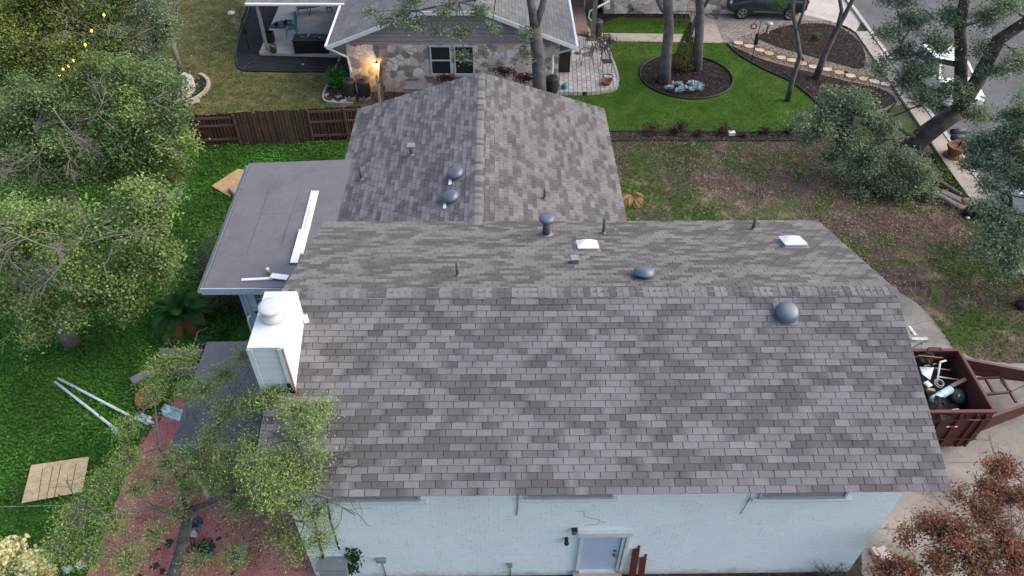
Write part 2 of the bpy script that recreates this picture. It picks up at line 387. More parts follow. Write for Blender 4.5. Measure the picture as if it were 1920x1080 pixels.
struct('stepping_path', smooth_(poly([(1366, 80), (1395, 78), (1432, 90), (1470, 103), (1530, 119), (1590, 134), (1640, 146), (1672, 156), (1678, 168), (1630, 158), (1580, 148), (1520, 132), (1465, 116), (1420, 103), (1385, 89)]), 3, True), .016, m_redgravel)
struct('lower_mulch', smooth_(poly([(1372, 86), (1420, 108), (1470, 123), (1530, 138), (1590, 153), (1650, 166), (1680, 190), (1630, 212), (1570, 214), (1544, 202), (1515, 176), (1480, 150), (1430, 127), (1392, 105)]), 3, True), .018, m_mulch)
cc = at(1287, 146); RR = (at(1373, 147)-at(1201, 147))[0]/2
circ = [(cc[0]+RR*math.cos(a), cc[1]+.15+RR*.98*math.sin(a)) for a in np.linspace(0, 2*math.pi, 40, endpoint=False)]
struct('tree_ring_mulch', circ, .014, m_mulch)
struct('border_bed', poly([(1000, 248), (1150, 247), (1490, 248), (1570, 250), (1570, 264), (1490, 263), (1150, 262), (1000, 264)]), .016, m_bedsoil)
struct('side_bed', poly([(648, 104), (640, 104), (622, 150), (606, 180), (612, 192), (640, 194), (760, 196), (760, 150)]), .012, m_bedsoil)
DRV = smooth_(poly([(1684, 547), (1716, 567), (1741, 591), (1766, 622), (1788, 655)]), 5)
struct('driveway', [*DRV, *poly([(1830, 674), (1890, 682), (1960, 680), (2200, 700), (2200, 1200), (1620, 1200), (1596, 1085), (1560, 1000)]), (8.2, 10), (8.2, 15)], .012, m_conc)
jm = M('joint dirt', (.12, .11, .10), .95)
jb = MB()
for a, b_ in (((1780, 868), (2000, 868)), ((1855, 815), (1880, 905)), ((1640, 992), (1760, 994)), ((1690, 862), (1822, 1010)), ((1700, 612), (1749, 600))):
    p, q = at(*a), at(*b_); n = np.cross((q-p)/np.linalg.norm(q-p), (0, 0, 1))*.009
    jb.sheet([p-n, q-n, q+n, p+n], .0165)
tag(jb.build('driveway_joint', jm), kind='structure')
struct('wall_soil_strip', [(-4.6, 7.2), (8.75, 7.2), (8.75, 8.1), (9.15, 9.2), (8.4, 9.4), (8.4, 8.13), (-4.6, 8.13)], .020, ground_mat('weedy soil', [(.03, .03, .02), (.06, .05, .035), (.12, .10, .08)], 4, 40, [(2, .5, .65, (.03, .06, .018))], .9))
struct('red_patio', [*poly([(285, 780), (262, 835), (252, 857), (235, 892), (215, 950), (197, 1000), (172, 1060), (130, 1150)]), (-4.45, 6), (-4.45, 13.2), at(330, 740)], .03, m_red, .03)
BP = [at(487, 104), at(660, 109), (-6.0, 41), at(540, -20)]
struct('weed_fabric', smooth_(poly([(452, 40), (445, 75), (443, 112), (452, 129), (482, 133)]), 4)+poly([(628, 133), (640, 100), (560, -40), (478, -40)]), .010, m_fabric)
struct('back_patio_slab', BP, .16, m_conc2, .2)
PAT = [*poly([(1030, 172), (1100, 172)], .2), *smooth_(poly([(1125, 170), (1150, 164), (1156, 150), (1150, 125)], .2), 5), *poly([(1133, 84), (1098, 70), (1060, 60), (1010, 60)], .2)]
b = MB(); b.prism(PAT, .0, .2); tag(b.build('brick_patio', m_patiobrick), kind='structure')
b = MB(); b.prism(poly([(1075, 64), (1104, 66), (1090, -20), (1066, -20)], .2), 0, .24); tag(b.build('porch_floor', M('porch concrete', (.20, .15, .12), .85)), kind='structure')

# ------------------------------------------------------------------ our house
x0, x1, yr, zr, hw, zef = -4.69, 8.62, 11.558, 6.228, 4.09, 4.84
yf, yb = yr-hw, yr+hw+.03; sl = (zr-zef)/hw; nrm = math.sqrt(1+sl*sl)
wxl, wxrr, wxm, wze, wzr, wy1 = -5.03, 3.79, -.60, 3.50, 4.92, 23.79
wsl = (wzr-wze)/((wxrr-wxl)/2); wn_ = math.sqrt(1+wsl*wsl)
NF = (0, -sl, 1); NB = (0, sl, 1); NWL = (-wsl, 0, 1); NWR = (wsl, 0, 1); PR = (0, yr, zr); PW = (wxm, 20, wzr)
onF = lambda x, y: hit(x, y, PR, NF); onB = lambda x, y: hit(x, y, PR, NB); onL = lambda x, y: hit(x, y, PW, NWL); onR = lambda x, y: hit(x, y, PW, NWR)
m_sh = colmat('asphalt shingles', .9, .22, 150)
m_under = M('roof felt and fascia', (.032, .03, .033), .9)
def sn(x): return math.sin(x*12.9898+4.1)*43758.5453 % 1
def shingle(mb, O, U, V, ul, vl, seed=0, warm=0.):
    """three-tab courses laid from the eave up; every tab a raised quad with its own butt edge"""
    O, U, V = (np.array(k, float) for k in (O, U, V)); Nn = np.cross(U, V); Nn = Nn/np.linalg.norm(Nn)
    if Nn[2] < 0: Nn = -Nn
    ex, tw = .1435, .305; rows = int(math.ceil(vl/ex)); rs = random.Random(seed)
    for r in range(rows):
        v0 = r*ex-.012; v1 = min((r+1)*ex+.03, vl); off = (r*.365*tw) % tw + rs.uniform(-.006, .006); u = -tw+off
        kn = []; dark = 0; kw = .16; ko = rs.uniform(0, kw)          # granule blend printed along the course
        for q in range(int(ul/kw)+6):
            uu = q*kw-ko-kw; ph = math.sin(uu*1.55+r*.62+seed)+math.sin(uu*.8-r*.83+seed*2.)+.8*math.sin(uu*3.1+r*1.45)
            if dark == 0 and rs.random() < .13+.34*max(0, min(1, (ph+.5)/2.2)): dark = rs.choice((2, 2, 3, 4)); dl = rs.uniform(.50, .66)
            if dark: kn.append(dl*rs.uniform(.94, 1.08)); dark -= 1
            else: kn.append(rs.choice((.95, 1.0, 1.05, .9, 1.1, .84))*rs.uniform(.97, 1.03))
        def tone(x):
            f = (x+ko+kw)/kw; i = max(0, min(len(kn)-2, int(f))); return kn[i]+(kn[i+1]-kn[i])*min(1, max(0, f-i))
        while u < ul:
            a, b_ = max(u+.0065, 0), min(u+tw-.0065, ul); u += tw
            if b_-a < .02: continue
            k2 = rs.uniform(.97, 1.03); m_ = tone((a+b_)/2); L0, L1, L2 = tone(a)*k2, m_*k2, tone(b_)*k2
            if rs.random() < .22: L0 = L1 = L2 = m_*k2
            elif rs.random() < .4: L0 = L1
            tint = (.992+.025*warm+rs.uniform(-.012, .02), .955+.012*warm, 1.012-.05*warm+rs.uniform(-.015, .02)); g = .190  # warm tints a whole slope: sun and sky hue put into its colour
            cs = [tuple(g*l*t for t in tint) for l in (L0, L1, L2)]; ds = [tuple(.2*k for k in c) for c in cs]  # butt faces coloured darker, a painted shadow line below each tab
            t = .013+rs.uniform(0, .005); j = rs.uniform(-.004, .004); X = (a, (a+b_)/2, b_)
            i = len(mb.v)
            mb.v.extend(tuple(O+U*x+V*(v0+j)+Nn*t) for x in X); mb.v.extend(tuple(O+U*x+V*v1+Nn*.002) for x in X)
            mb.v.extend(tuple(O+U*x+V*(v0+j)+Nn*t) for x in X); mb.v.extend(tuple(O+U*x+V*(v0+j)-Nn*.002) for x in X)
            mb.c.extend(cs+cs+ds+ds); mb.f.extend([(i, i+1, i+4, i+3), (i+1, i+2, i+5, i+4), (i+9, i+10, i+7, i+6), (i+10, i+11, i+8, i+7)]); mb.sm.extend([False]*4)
def ridgecap(mb, A, B, n1, n2, wid=.15, seed=3):
    """bent cap shingles lapped along a ridge from A to B"""
    A, B = np.array(A, float), np.array(B, float); L = np.linalg.norm(B-A); D = (B-A)/L; n1 = np.array(n1, float)/np.linalg.norm(n1); n2 = np.array(n2, float)/np.linalg.norm(n2)
    d1 = np.cross(D, n1); d1 = d1 if d1[2] < 0 else -d1; d2 = np.cross(D, n2); d2 = d2 if d2[2] < 0 else -d2; up = (n1+n2); up /= np.linalg.norm(up)
    rs = random.Random(seed); n = int(L/.142); st = L/n; last = 1
    for i in range(n):
        s0 = A+D*(i*st); s1 = A+D*(i*st+st+.05); l = rs.choice((1.0, 1.06, .92, 1.12, .82, .6, .54, .68, last)); last = l; g = .19*l; col = (g*.99, g*.96, g*1.0)
        prof = [(d1*wid, n1*.012), (d1*wid*.45, n1*.014), (d1*.05, up*.011), (d2*.05, up*.011), (d2*wid*.45, n2*.014), (d2*wid, n2*.012)]
        lift = rs.uniform(.007, .012); vs = []
        for s_, z in ((s0, lift), (s1, 0.)):
            for q, k in prof: vs.append(s_+q+k+up*z)
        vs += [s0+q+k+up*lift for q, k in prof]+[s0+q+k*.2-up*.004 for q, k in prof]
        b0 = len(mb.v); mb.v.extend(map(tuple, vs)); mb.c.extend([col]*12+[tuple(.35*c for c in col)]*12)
        for k in range(5):
            mb.f.append((b0+k, b0+k+1, b0+7+k, b0+6+k)); mb.f.append((b0+12+k, b0+18+k, b0+19+k, b0+13+k)); mb.sm.extend([True, False])
def brickwall(name):
    m, nt, b, v = base(name, .7, 0, .3)
    sx = nd(nt, 'ShaderNodeSeparateXYZ'); nt.links.new(v, sx.inputs[0]); cx = nd(nt, 'ShaderNodeCombineXYZ')
    nt.links.new(math_(nt, 'ADD', sx.outputs[0], sx.outputs[1]), cx.inputs[0]); nt.links.new(sx.outputs[2], cx.inputs[1])
    k = nd(nt, 'ShaderNodeTexBrick'); nt.links.new(cx.outputs[0], k.inputs['Vector'])
    for n_, val in (('Scale', 1), ('Brick Width', .205), ('Row Height', .068), ('Mortar Size', .006), ('Mortar Smooth', .4)): k.inputs[n_].default_value = val
    k.inputs['Color1'].default_value = (.74, .815, .84, 1); k.inputs['Color2'].default_value = (.80, .87, .89, 1); k.inputs['Mortar'].default_value = (.69, .765, .79, 1)
    row = math_(nt, 'FLOOR', math_(nt, 'DIVIDE', sx.outputs[2], .068)); odd = math_(nt, 'MODULO', row, 2.)
    uu = math_(nt, 'ADD', math_(nt, 'DIVIDE', math_(nt, 'ADD', sx.outputs[0], 20), .205), math_(nt, 'MULTIPLY', odd, .5))
    cell = math_(nt, 'FLOOR', uu); fr = math_(nt, 'FRACT', uu); fz = math_(nt, 'FRACT', math_(nt, 'DIVIDE', sx.outputs[2], .068))
    c2 = nd(nt, 'ShaderNodeCombineXYZ'); nt.links.new(cell, c2.inputs[0]); nt.links.new(row, c2.inputs[1])
    w = nd(nt, 'ShaderNodeTexWhiteNoise', noise_dimensions='2D'); nt.links.new(c2.outputs[0], w.inputs['Vector'])
    big = noise(nt, v, .55, 3); cw = nd(nt, 'ShaderNodeTexWhiteNoise', noise_dimensions='1D'); nt.links.new(cell, cw.inputs['W']); thr = math_(nt, 'SUBTRACT', 1.42, math_(nt, 'ADD', math_(nt, 'MULTIPLY', big, .75), math_(nt, 'MULTIPLY', cw.outputs['Value'], .38)))
    dot = math_(nt, 'MULTIPLY', math_(nt, 'GREATER_THAN', w.outputs['Value'], thr), math_(nt, 'MULTIPLY', math_(nt, 'LESS_THAN', fr, math_(nt, 'ADD', .05, math_(nt, 'MULTIPLY', w.outputs['Value'], .05))), math_(nt, 'LESS_THAN', math_(nt, 'ABSOLUTE', math_(nt, 'SUBTRACT', fz, .5)), .36)))
    c = mixc(nt, math_(nt, 'MULTIPLY', dot, .42), k.outputs['Color'], (.17, .18, .19))
    c = mixc(nt, 1., c, ramp(nt, noise(nt, v, 1.3, 6, .65), [(.3, (.93, .94, .95)), (.7, (1.02,)*3)]), 'MULTIPLY')
    st = math_(nt, 'SUBTRACT', math_(nt, 'MULTIPLY', noise(nt, v, 2.2, 6, .7), 1.0), math_(nt, 'MULTIPLY', sx.outputs[2], 1.25))
    c = mixc(nt, ramp(nt, st, [(.12, (0,)*3), (.5, (.8,)*3)]), c, (.42, .34, .27))
    nt.links.new(c, b.inputs['Base Color']); bump(nt, b, math_(nt, 'SUBTRACT', 1., k.outputs['Fac']), .35, .012); return m
m_wall = brickwall('white painted brick'); m_white = M('white paint', (.74, .76, .77), .55, .05, 2, 30, bmp=.05)
m_trim = M('aged white trim', (.60, .62, .63), .6, .08, 2, 25, dirt=(.35, .32, .29), amt=.4)
m_side = M('pale grey siding', (.50, .55, .57), .6, .06, 2, 20, dirt=(.36, .36, .35), amt=.35)
m_metal = M('painted blue grey metal', (.105, .128, .165), .32, .08, 2, 20, bmp=.02, spec=.6)
m_galv = M('galvanised metal', (.34, .36, .38), .4, .1, 4, 30, metal=.6, bmp=.03)
m_pipe = M('dark vent pipe', (.09, .09, .10), .6, .15)
m_glass = M('dark window glass', (.02, .03, .032), .08, .1, 1, 5, bmp=0, spec=.6)
m_black = M('black plastic', (.015, .015, .017), .5, .2, spec=.4)
m_flash = M('white metal flashing', (.82, .83, .85), .4, .04, 2, 15, bmp=.03)
m_acr = M('white acrylic dome', (.82, .83, .83), .25, .03, 2, 10, bmp=0, spec=.5)
m_modbit = M('grey roll roofing', (.158, .160, .176), .92, .10, 1.1, 120, bmp=.2, dirt=(.115, .115, .125), amt=.8)
m_modbit2 = M('dark roll roofing', (.125, .127, .145), .92, .10, 1.6, 120, bmp=.2, dirt=(.10, .10, .11), amt=.6)
house = thing('brick_house', 'large white painted brick house with grey shingle roof in the centre', 'house', (2, 11.5, 0))
xw0, xw1, yw, ywb = -4.42, 8.42, 8.12, 15.05
zw = lambda y: zr-abs(y-yr)*sl-.07
b = MB()
for (a, c) in (((xw0, yw), (xw1, yw)), ((xw1, ywb), (xw0, ywb))): b.face([(a[0], a[1], 0), (c[0], c[1], 0), (c[0], c[1], zw(c[1])), (a[0], a[1], zw(a[1]))])
for x, s in ((xw0, -1), (xw1, 1)):
    q = [(x, yw, 0), (x, ywb, 0), (x, ywb, zw(ywb)), (x, yr, zw(yr)), (x, yw, zw(yw))]; b.face(q if s > 0 else q[::-1])
b.build('wall', m_wall, house)
wwl, wwr = wxl+.35, wxrr-.35; wz = lambda x: wzr-abs(x-wxm)*wsl-.06
b = MB(); b.face([(wwl, ywb, 0), (wwl, wy1-.4, 0), (wwl, wy1-.4, wz(wwl)), (wwl, ywb, wz(wwl))][::-1]); b.face([(wwr, ywb, 0), (wwr, wy1-.4, 0), (wwr, wy1-.4, wz(wwr)), (wwr, ywb, wz(wwr))])
b.face([(wwr, wy1-.4, 0), (wwl, wy1-.4, 0), (wwl, wy1-.4, wz(wwl)), (wxm, wy1-.4, wz(wxm)), (wwr, wy1-.4, wz(wwr))]); b.build('rear_wing_wall', m_wall, house)
b = MB(); e = .012
b.slab([(x0, yf, zef), (x1, yf, zef), (x1, yr, zr), (x0, yr, zr)], .05, (.4,)*3); b.slab([(x1, yb, zef-.01), (x0, yb, zef-.01), (x0, yr, zr), (x1, yr, zr)], .05, (.4,)*3)
b.slab([(wxl, 15.3, wze), (wxm, 15.3, wzr), (wxm, wy1, wzr), (wxl, wy1, wze)], .05, (.4,)*3); b.slab([(wxm, 15.3, wzr), (wxrr, 15.3, wze), (wxrr, wy1, wze), (wxm, wy1, wzr)], .05, (.4,)*3)
deck = b.build('roof_deck', m_under, house)
b = MB(); up = np.array([0, 1/nrm, sl/nrm]); dn = np.array([0, -1/nrm, sl/nrm]); el = np.array((0, sl, 1))/nrm*.003
shingle(b, np.array((x0-.02, yf-.012, zef-.004)), (1, 0, 0), up, x1-x0+.04, hw*nrm+.01, 5, 0)
shingle(b, np.array((x1+.02, yb+.012, zef-.014)), (-1, 0, 0), dn, x1-x0+.04, hw*nrm+.04, 17, 1)
roof = b.build('roof', m_sh, house)
b = MB(); wl_ = (wxrr-wxl)/2*wn_
shingle(b, np.array((wxl-.012, wy1+.02, wze-.004)), (0, -1, 0), np.array([1/wn_, 0, wsl/wn_]), wy1-15.25, wl_, 23, -.3)
shingle(b, np.array((wxrr+.012, 15.27, wze-.004)), (0, 1, 0), np.array([-1/wn_, 0, wsl/wn_]), wy1-15.25, wl_, 31, .8)
wroof = b.build('rear_wing_roof', m_sh, house)
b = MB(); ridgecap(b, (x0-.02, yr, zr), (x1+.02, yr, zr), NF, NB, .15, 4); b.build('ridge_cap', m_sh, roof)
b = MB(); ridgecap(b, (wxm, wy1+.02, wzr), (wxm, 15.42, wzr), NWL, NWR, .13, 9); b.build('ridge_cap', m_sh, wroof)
# fascia and soffit
b = MB(); b.box(((x0+x1)/2, yf+.15, zef-.125), (x1-x0-.06, .025, .15)); b.box(((x0+x1)/2, (yf+yw)/2+.07, zef-.205), (x1-x0-.08, yw-yf-.16, .012)); b.build('fascia', m_trim, house)
for x in (wxl+.03, wxrr-.03): b = MB(); b.box((x, (15.7+wy1)/2, wze-.115), (.025, wy1-15.7, .13)); b.build('fascia', m_trim, house)

m_flg = M('dark flashing', (.15, .155, .17), .5, .1, 3, 25, spec=.4)
def M3(n):      # frame whose z is the roof normal
    n = Vector(n).normalized(); return n.to_track_quat('Z', 'Y').to_matrix()
def roof_vent(p, n, d, tab=None):
    m = M3(n); k = d/2
    t = MB(); t.lathe(p, [(k*.55, -.02), (k*.55, .09), (k*.86, .085), (k*1.0, .10), (k*1.02, .125), (k*.97, .15), (k*.88, .20), (k*.70, .235), (k*.42, .252), (k*.1, .258)], 28, m)
    o = t.build('roof_vent', m_metal, house)
    f = MB(); P = Vector([float(c) for c in p])
    vs = [P+m @ Vector((x, y, z)) for z in (.012, .022) for x, y in ((-k*.95, -k*1.05), (k*.95, -k*1.05), (k*.95, k*1.05), (-k*.95, k*1.05))]
    f.add(vs, [(3, 2, 1, 0), (4, 5, 6, 7), (0, 1, 5, 4), (1, 2, 6, 5), (2, 3, 7, 6), (3, 0, 4, 7)])
    f.build('base_flange', m_flg, o)
    if tab is not None:
        g = MB(); q = np.array(tab, float); nn = np.array(n, float)/np.linalg.norm(n); dv = np.array((0, 1, 0.)); g.beam(q+dv*.14+nn*.05, q-dv*.16+nn*.04, .085, .012, up=nn); g.build('flashing_tab', m_flash, o)
    return o
def pipe(p, r, h, cap=None, name='vent_pipe', boot=True):
    t = MB(); t.tube([p-np.array((0, 0, .05)), p+np.array((0, 0, h))], r, 12)
    o = t.build(name, m_pipe, house)
    if boot:
        k = MB(); k.lathe(p, [(r*1.9, -.06), (r*1.9, .01), (r*1.6, .03), (r*1.2, .06), (r*1.1, .08)], 16); k.build('boot_flashing', m_flg, o)
    if cap:
        k = MB(); k.lathe(p+np.array((0, 0, h-.03)), [(cap*.92, -.05), (cap, -.04), (cap, .015), (cap*.9, .05), (cap*.4, .07)], 20); k.build('pipe_cap', m_metal, o)
roof_vent(onF(1473, 590), NF, .50); roof_vent(onB(1207, 520), NB, .50)
roof_vent(onL(856, 331), NWL, .50, onL(845, 342)); roof_vent(onL(847, 375), NWL, .50, onL(835, 386))
o = onB(1467, 603) if 0 else onF(1470, 607)
pipe(onB(1024, 441), .105, .58, .20); pipe(onB(1131, 438), .04, .48); pipe(onB(858, 518), .036, .40); pipe(onB(1411, 431), .045, .40)
pipe(onR(1021, 373), .04, .34); pipe(onL(678, 337), .045, .48)
p = onL(772, 291); pipe(p, .06, .32, None, 'vent_pipe'); t = MB(); t.box(p+np.array((0, 0, .36)), (.24, .24, .06), bev=.01); t.build('vent_hood', m_galv, house)
p = onB(1077, 493); t = MB(); t.box(p+np.array((0, 0, .07)), (.17, .17, .18), rz=.05, bev=.012); o = t.build('square_vent', M('grey vent box', (.14, .145, .155), .5), house)
t = MB(); t.box(p+np.array((0, 0, .168)), (.19, .19, .02), rz=.05); t.build('vent_lid', m_galv, o)
def skylight(p, w, d):
    m = M3(NB); P = Vector([float(c) for c in p])
    def pl(b, hx, hy, z0, z1, k=1.):
        vs = [P+m @ Vector((x*s_, y*s_, z)) for z, s_ in ((z0, 1.), (z1, k)) for x, y in ((-hx, -hy), (hx, -hy), (hx, hy), (-hx, hy))]
        b.add(vs, [(3, 2, 1, 0), (4, 5, 6, 7), (0, 1, 5, 4), (1, 2, 6, 5), (2, 3, 7, 6), (3, 0, 4, 7)])
    f = MB(); pl(f, w/2+.05, d/2+.06, .008, .02); pl(f, w/2-.02, d/2-.02, .02, .085); o = f.build('skylight', m_galv, house)
    g = MB(); n = 10; vs = []; fs = []
    for j in range(n+1):
        for i in range(n+1):
            a, c = i/n*2-1, j/n*2-1; e_ = max(abs(a), abs(c)); h = .10+.10*(max(0, 1-e_**2.2))*(max(0, (1-a*a)*(1-c*c)))**.35
            vs.append(P+m @ Vector((a*w/2, c*d/2, h)))
    for j in range(n):
        for i in range(n): q = j*(n+1)+i; fs.append((q, q+1, q+n+2, q+n+1))
    g.add(vs, fs, None, True); pl(g, w/2, d/2, .07, .10); g.build('dome', m_acr, o)
skylight(onB(1101, 464), .52, .52); skylight(onB(1485, 457), .56, .56)
t = MB(); t.box(onF(574, 601)+np.array((0, 0, .05)), (.10, .16, .10), rz=.4); t.build('flashing_scrap', m_flash, house)

# chimney through the roof slope at its west edge
q1 = onF(551, 733); zt = zfor(q1[0], q1[1], 652); ctl = at(465, 653, zt); cyb = at(559, 549, zt)[1]
cx0, cx1, cy0, cy1 = ctl[0], q1[0], q1[1], cyb
m_lap = M('chimney lap siding', (.56, .63, .65), .6, .06, 2, 20, dirt=(.38, .38, .37), amt=.4, attr=True)
b = MB(); zb = q1[2]-.5; nl = int((zt-zb)/.17)
b.box(((cx0+cx1)/2, (cy0+cy1)/2, (zb+zt-.01)/2), (cx1-cx0-.016, cy1-cy0-.016, zt-zb-.01), col=(.25, .25, .25))
for i in range(nl+1):       # siding boards with open joints between them
    z = zb+i*.17; z2 = min(z+.159, zt-.01)
    if z2 > z: b.box(((cx0+cx1)/2, (cy0+cy1)/2, (z+z2)/2), (cx1-cx0, cy1-cy0, z2-z))
chim = b.build('chimney', m_lap, house)
b = MB(); b.box(((cx0+cx1)/2, (cy0+cy1)/2, zt+.012), (cx1-cx0+.04, cy1-cy0+.04, .035), bev=.008); b.build('top_plate', M('chimney sheet top', (.64, .69, .70), .5, .08, 1.6, 20, dirt=(.50, .52, .52), amt=.6), chim)
b = MB(); b.box((cx1+.022, (cy0+cy1)/2, (zt+zb)/2), (.018, cy1-cy0+.03, zt-zb-.02)); b.build('side_panel', M('stained white panel', (.80, .79, .78), .6, .06, 2, 20, dirt=(.52, .40, .34), amt=.55), chim)
b = MB()
for x in (cx0-.02, cx1-.05): b.box((x+.04, cy0-.026, (zt+zb)/2), (.10, .022, zt-zb-.02))
b.build('corner_board', M('chimney corner', (.54, .60, .62), .6, .06, 2, 20), chim)
b = MB(); b.box((cx1-.03, cy0-.045, q1[2]+.14), (.07, .02, .30), ry=-.12); b.beam((cx0, cy0-.04, q1[2]+.03), (cx1+.05, cy0-.04, q1[2]+.03), .03, .06); b.build('black_flashing', m_black, chim)
b = MB(); b.beam((cx1+.045, cy0-.02, q1[2]), (cx1+.045, cy0-.02, zt), .02, .05); b.build('rusty_edge', M('rust stained edge', (.33, .20, .16), .8, .3), chim)
fc = at(513, 603, zt); fcx = at(512, 600, zt+.05)
b = MB(); b.lathe((fc[0], fc[1]+.08, zt+.03), [(.215, 0), (.225, .06), (.215, .16), (.17, .18), (.15, .26), (.165, .27)], 28); pot = b.build('flue_cap', M('flue pan', (.62, .59, .57), .5, .08, 3, 25, dirt=(.48, .40, .36), amt=.5), chim)
b = MB(); b.lathe((fc[0], fc[1]+.08, zt+.30), [(.19, 0), (.245, .015), (.25, .05), (.23, .075), (.15, .09), (.02, .092)], 28); b.build('flue_lid', M('flue lid', (.54, .57, .58), .5, .08, 3, 20), chim)

# front wall details
Y = yw
def onW(px, py, d=0.): return atY(px, py, Y-d)
for (xa, xb, xi0, xi1, yy) in ((584, 801, 632, 784, 932), (972, 1160, 990, 1145, 927), (1412, 1597, 1427, 1580, 927)):
    A, B_ = onW(xa, yy), onW(xb, yy); wa, wb = onW(xi0, yy)[0], onW(xi1, yy)[0]; zs = onW(xi0, yy+3)[2]
    b = MB(); b.box(((wa+wb)/2, Y-.02, zs+.45), (wb-wa, .03, .92)); o = b.build('window', M('grey window screen', (.27, .29, .30), .5, .08, 3, 60), house)
    b = MB(); 
    for z in (zs, zs+.9): b.box(((wa+wb)/2, Y-.03, z), (wb-wa+.10, .075, .06))
    for x in (wa-.03, wb+.03): b.box((x, Y-.03, zs+.45), (.05, .07, .84))
    b.build('frame', M('grey window frame', (.40, .44, .46), .6), o)
    b = MB(); b.box(((A[0]+B_[0])/2, Y-.045, zs-.085), (B_[0]-A[0], .09, .10), bev=.01); b.build('sill', M('sill brick', (.66, .70, .72), .7, .06), o)
A, B_ = onW(1093, 1000), onW(1160, 1064); zb_, zt_ = B_[2], A[2]; xa, xb = onW(1090, 1032)[0], onW(1159, 1032)[0]
b = MB(); b.box(((xa+xb)/2, Y-.015, (zb_+zt_)/2), (xb-xa, .05, zt_-zb_)); door = b.build('door', M('pale blue door', (.40, .49, .64), .45, .04, 1, 10, bmp=.02), house)
b = MB(); hx = xb-.09; hz = (zb_+zt_)/2-.05
b.lathe((hx, Y-.075, hz), [(.0, -.05), (.032, -.045), (.036, -.01), (.03, .015), (.02, .03)], 12, Matrix.Rotation(-math.pi/2, 3, 'X')); b.build('door_knob', m_pipe, door)
b = MB(); b.lathe((hx, Y-.055, hz+.16), [(.032, -.02), (.032, .015), (.02, .02)], 12, Matrix.Rotation(-math.pi/2, 3, 'X')); b.build('dead_bolt', m_pipe, door)
b = MB(); b.box(((xa+xb)/2+.03, Y-.055, zt_+.09), (xb-xa+.36, .11, .17)); b.box((xa-.04, Y-.04, (zb_+zt_)/2), (.08, .08, zt_-zb_+.0))
b.box((xb+.05, Y-.04, (zb_+zt_)/2), (.07, .08, zt_-zb_)); b.box((xb+.135, Y-.055, (zb_+zt_)/2), (.07, .11, zt_-zb_)); b.box(((xa+xb)/2, Y-.05, zb_-.05), (xb-xa, .08, .09)); b.build('door_frame', m_trim, door)
b = MB(); b.box(((xa+xb)/2+.02, Y-.10, zb_-.16), (xb-xa+.3, .2, .13)); b.build('doorstep', M('stained step', (.38, .33, .28), .9, .2), house)
p = onW(1077, 990); b = MB(); b.box(p-np.array((0, .05, 0)), (.13, .10, .06), bev=.01); lamp = b.build('wall_light', m_black, house)
b = MB(); b.lathe(p-np.array((.01, .10, .03)), [(.03, -.05), (.05, -.02), (.04, .05)], 10); b.build('lamp_head', m_pipe, lamp)
p = onW(1062, 1008); b = MB(); b.box(p-np.array((0, .03, 0)), (.07, .05, .07)); c_ = b.build('security_camera', m_black, house)
b = MB(); b.lathe(p-np.array((0, .10, .08)), [(.02, .10), (.05, .06), (.055, 0), (.04, -.04), (.01, -.055)], 14); b.build('camera_dome', m_black, c_)
def wallbox(px, py, w, h, cond=True):
    p = onW(px, py); b = MB(); b.box(p-np.array((0, .05, 0)), (w, .09, h), bev=.012); o = b.build('junction_box', M('weathered grey box', (.22, .23, .22), .6, .2), house)
    if cond: b = MB(); b.tube([p-np.array((-.01, .03, h/2)), (p[0]+.02, p[1]-.03, .02)], .016, 8); b.build('conduit', M('weathered grey box', ()), o)
wallbox(715, 1047, .22, .13); wallbox(956, 1056, .12, .08)
b = MB(); P0 = onW(1411, 921, .03); b.tube([onW(1411, 918, .04), onW(1404, 937, .03), onW(1398, 948, .02), onW(1388, 964, .02)], .007, 6); b.build('hanging_cable', m_black, house)
b = MB(); b.tube([onW(972, 918, .03), onW(971, 950, .02), onW(968, 966, .02)], .014, 6); b.build('hanging_cable', M('grey cable', (.3, .31, .32), .6), house)
def crack(pts):
    b = MB()
    for i in range(len(pts)-1):
        a, c = onW(*pts[i]), onW(*pts[i+1]); b.beam(a-np.array((0, .001, 0)), c-np.array((0, .001, 0)), .004, random.uniform(.010, .022), up=(0, 0, 1) if abs(c[0]-a[0]) > abs(c[2]-a[2]) else (1, 0, 0))
    b.build('wall_crack', M('mortar crack', (.34, .37, .39), .9), house)
crack([(1081, 958), (1095, 959), (1095, 968), (1110, 972), (1122, 974), (1122, 976), (1135, 980)]); crack([(1096, 986), (1104, 984), (1120, 983), (1124, 979)]); crack([(990, 940), (1004, 943)]); crack([(1112, 944), (1112, 949)])
# meter cabinet with ivy at the wall's west end
mx = onW(628, 1054); b = MB(); b.box((mx[0], Y-.14, mx[2]), (.62, .27, .5), bev=.02); mc = b.build('meter_cabinet', M('meter grey', (.26, .28, .29), .6, .12), house)
b = MB(); b.box((mx[0], Y-.16, mx[2]+.27), (.70, .36, .04)); b.build('cabinet_lid', M('meter lid', (.20, .22, .24), .6), mc)
b = MB(); a, c = onW(590, 940, .05), onW(609, 1030, .05); b.tube([onW(612, 930, .06), onW(620, 980, .06), onW(636, 1030, .06)], .022, 8); b.tube([onW(586, 960, .06), onW(594, 1000, .05), onW(606, 1046, .05)], .03, 8); b.build('conduit', M('dark conduit', (.05, .055, .06), .6), mc)
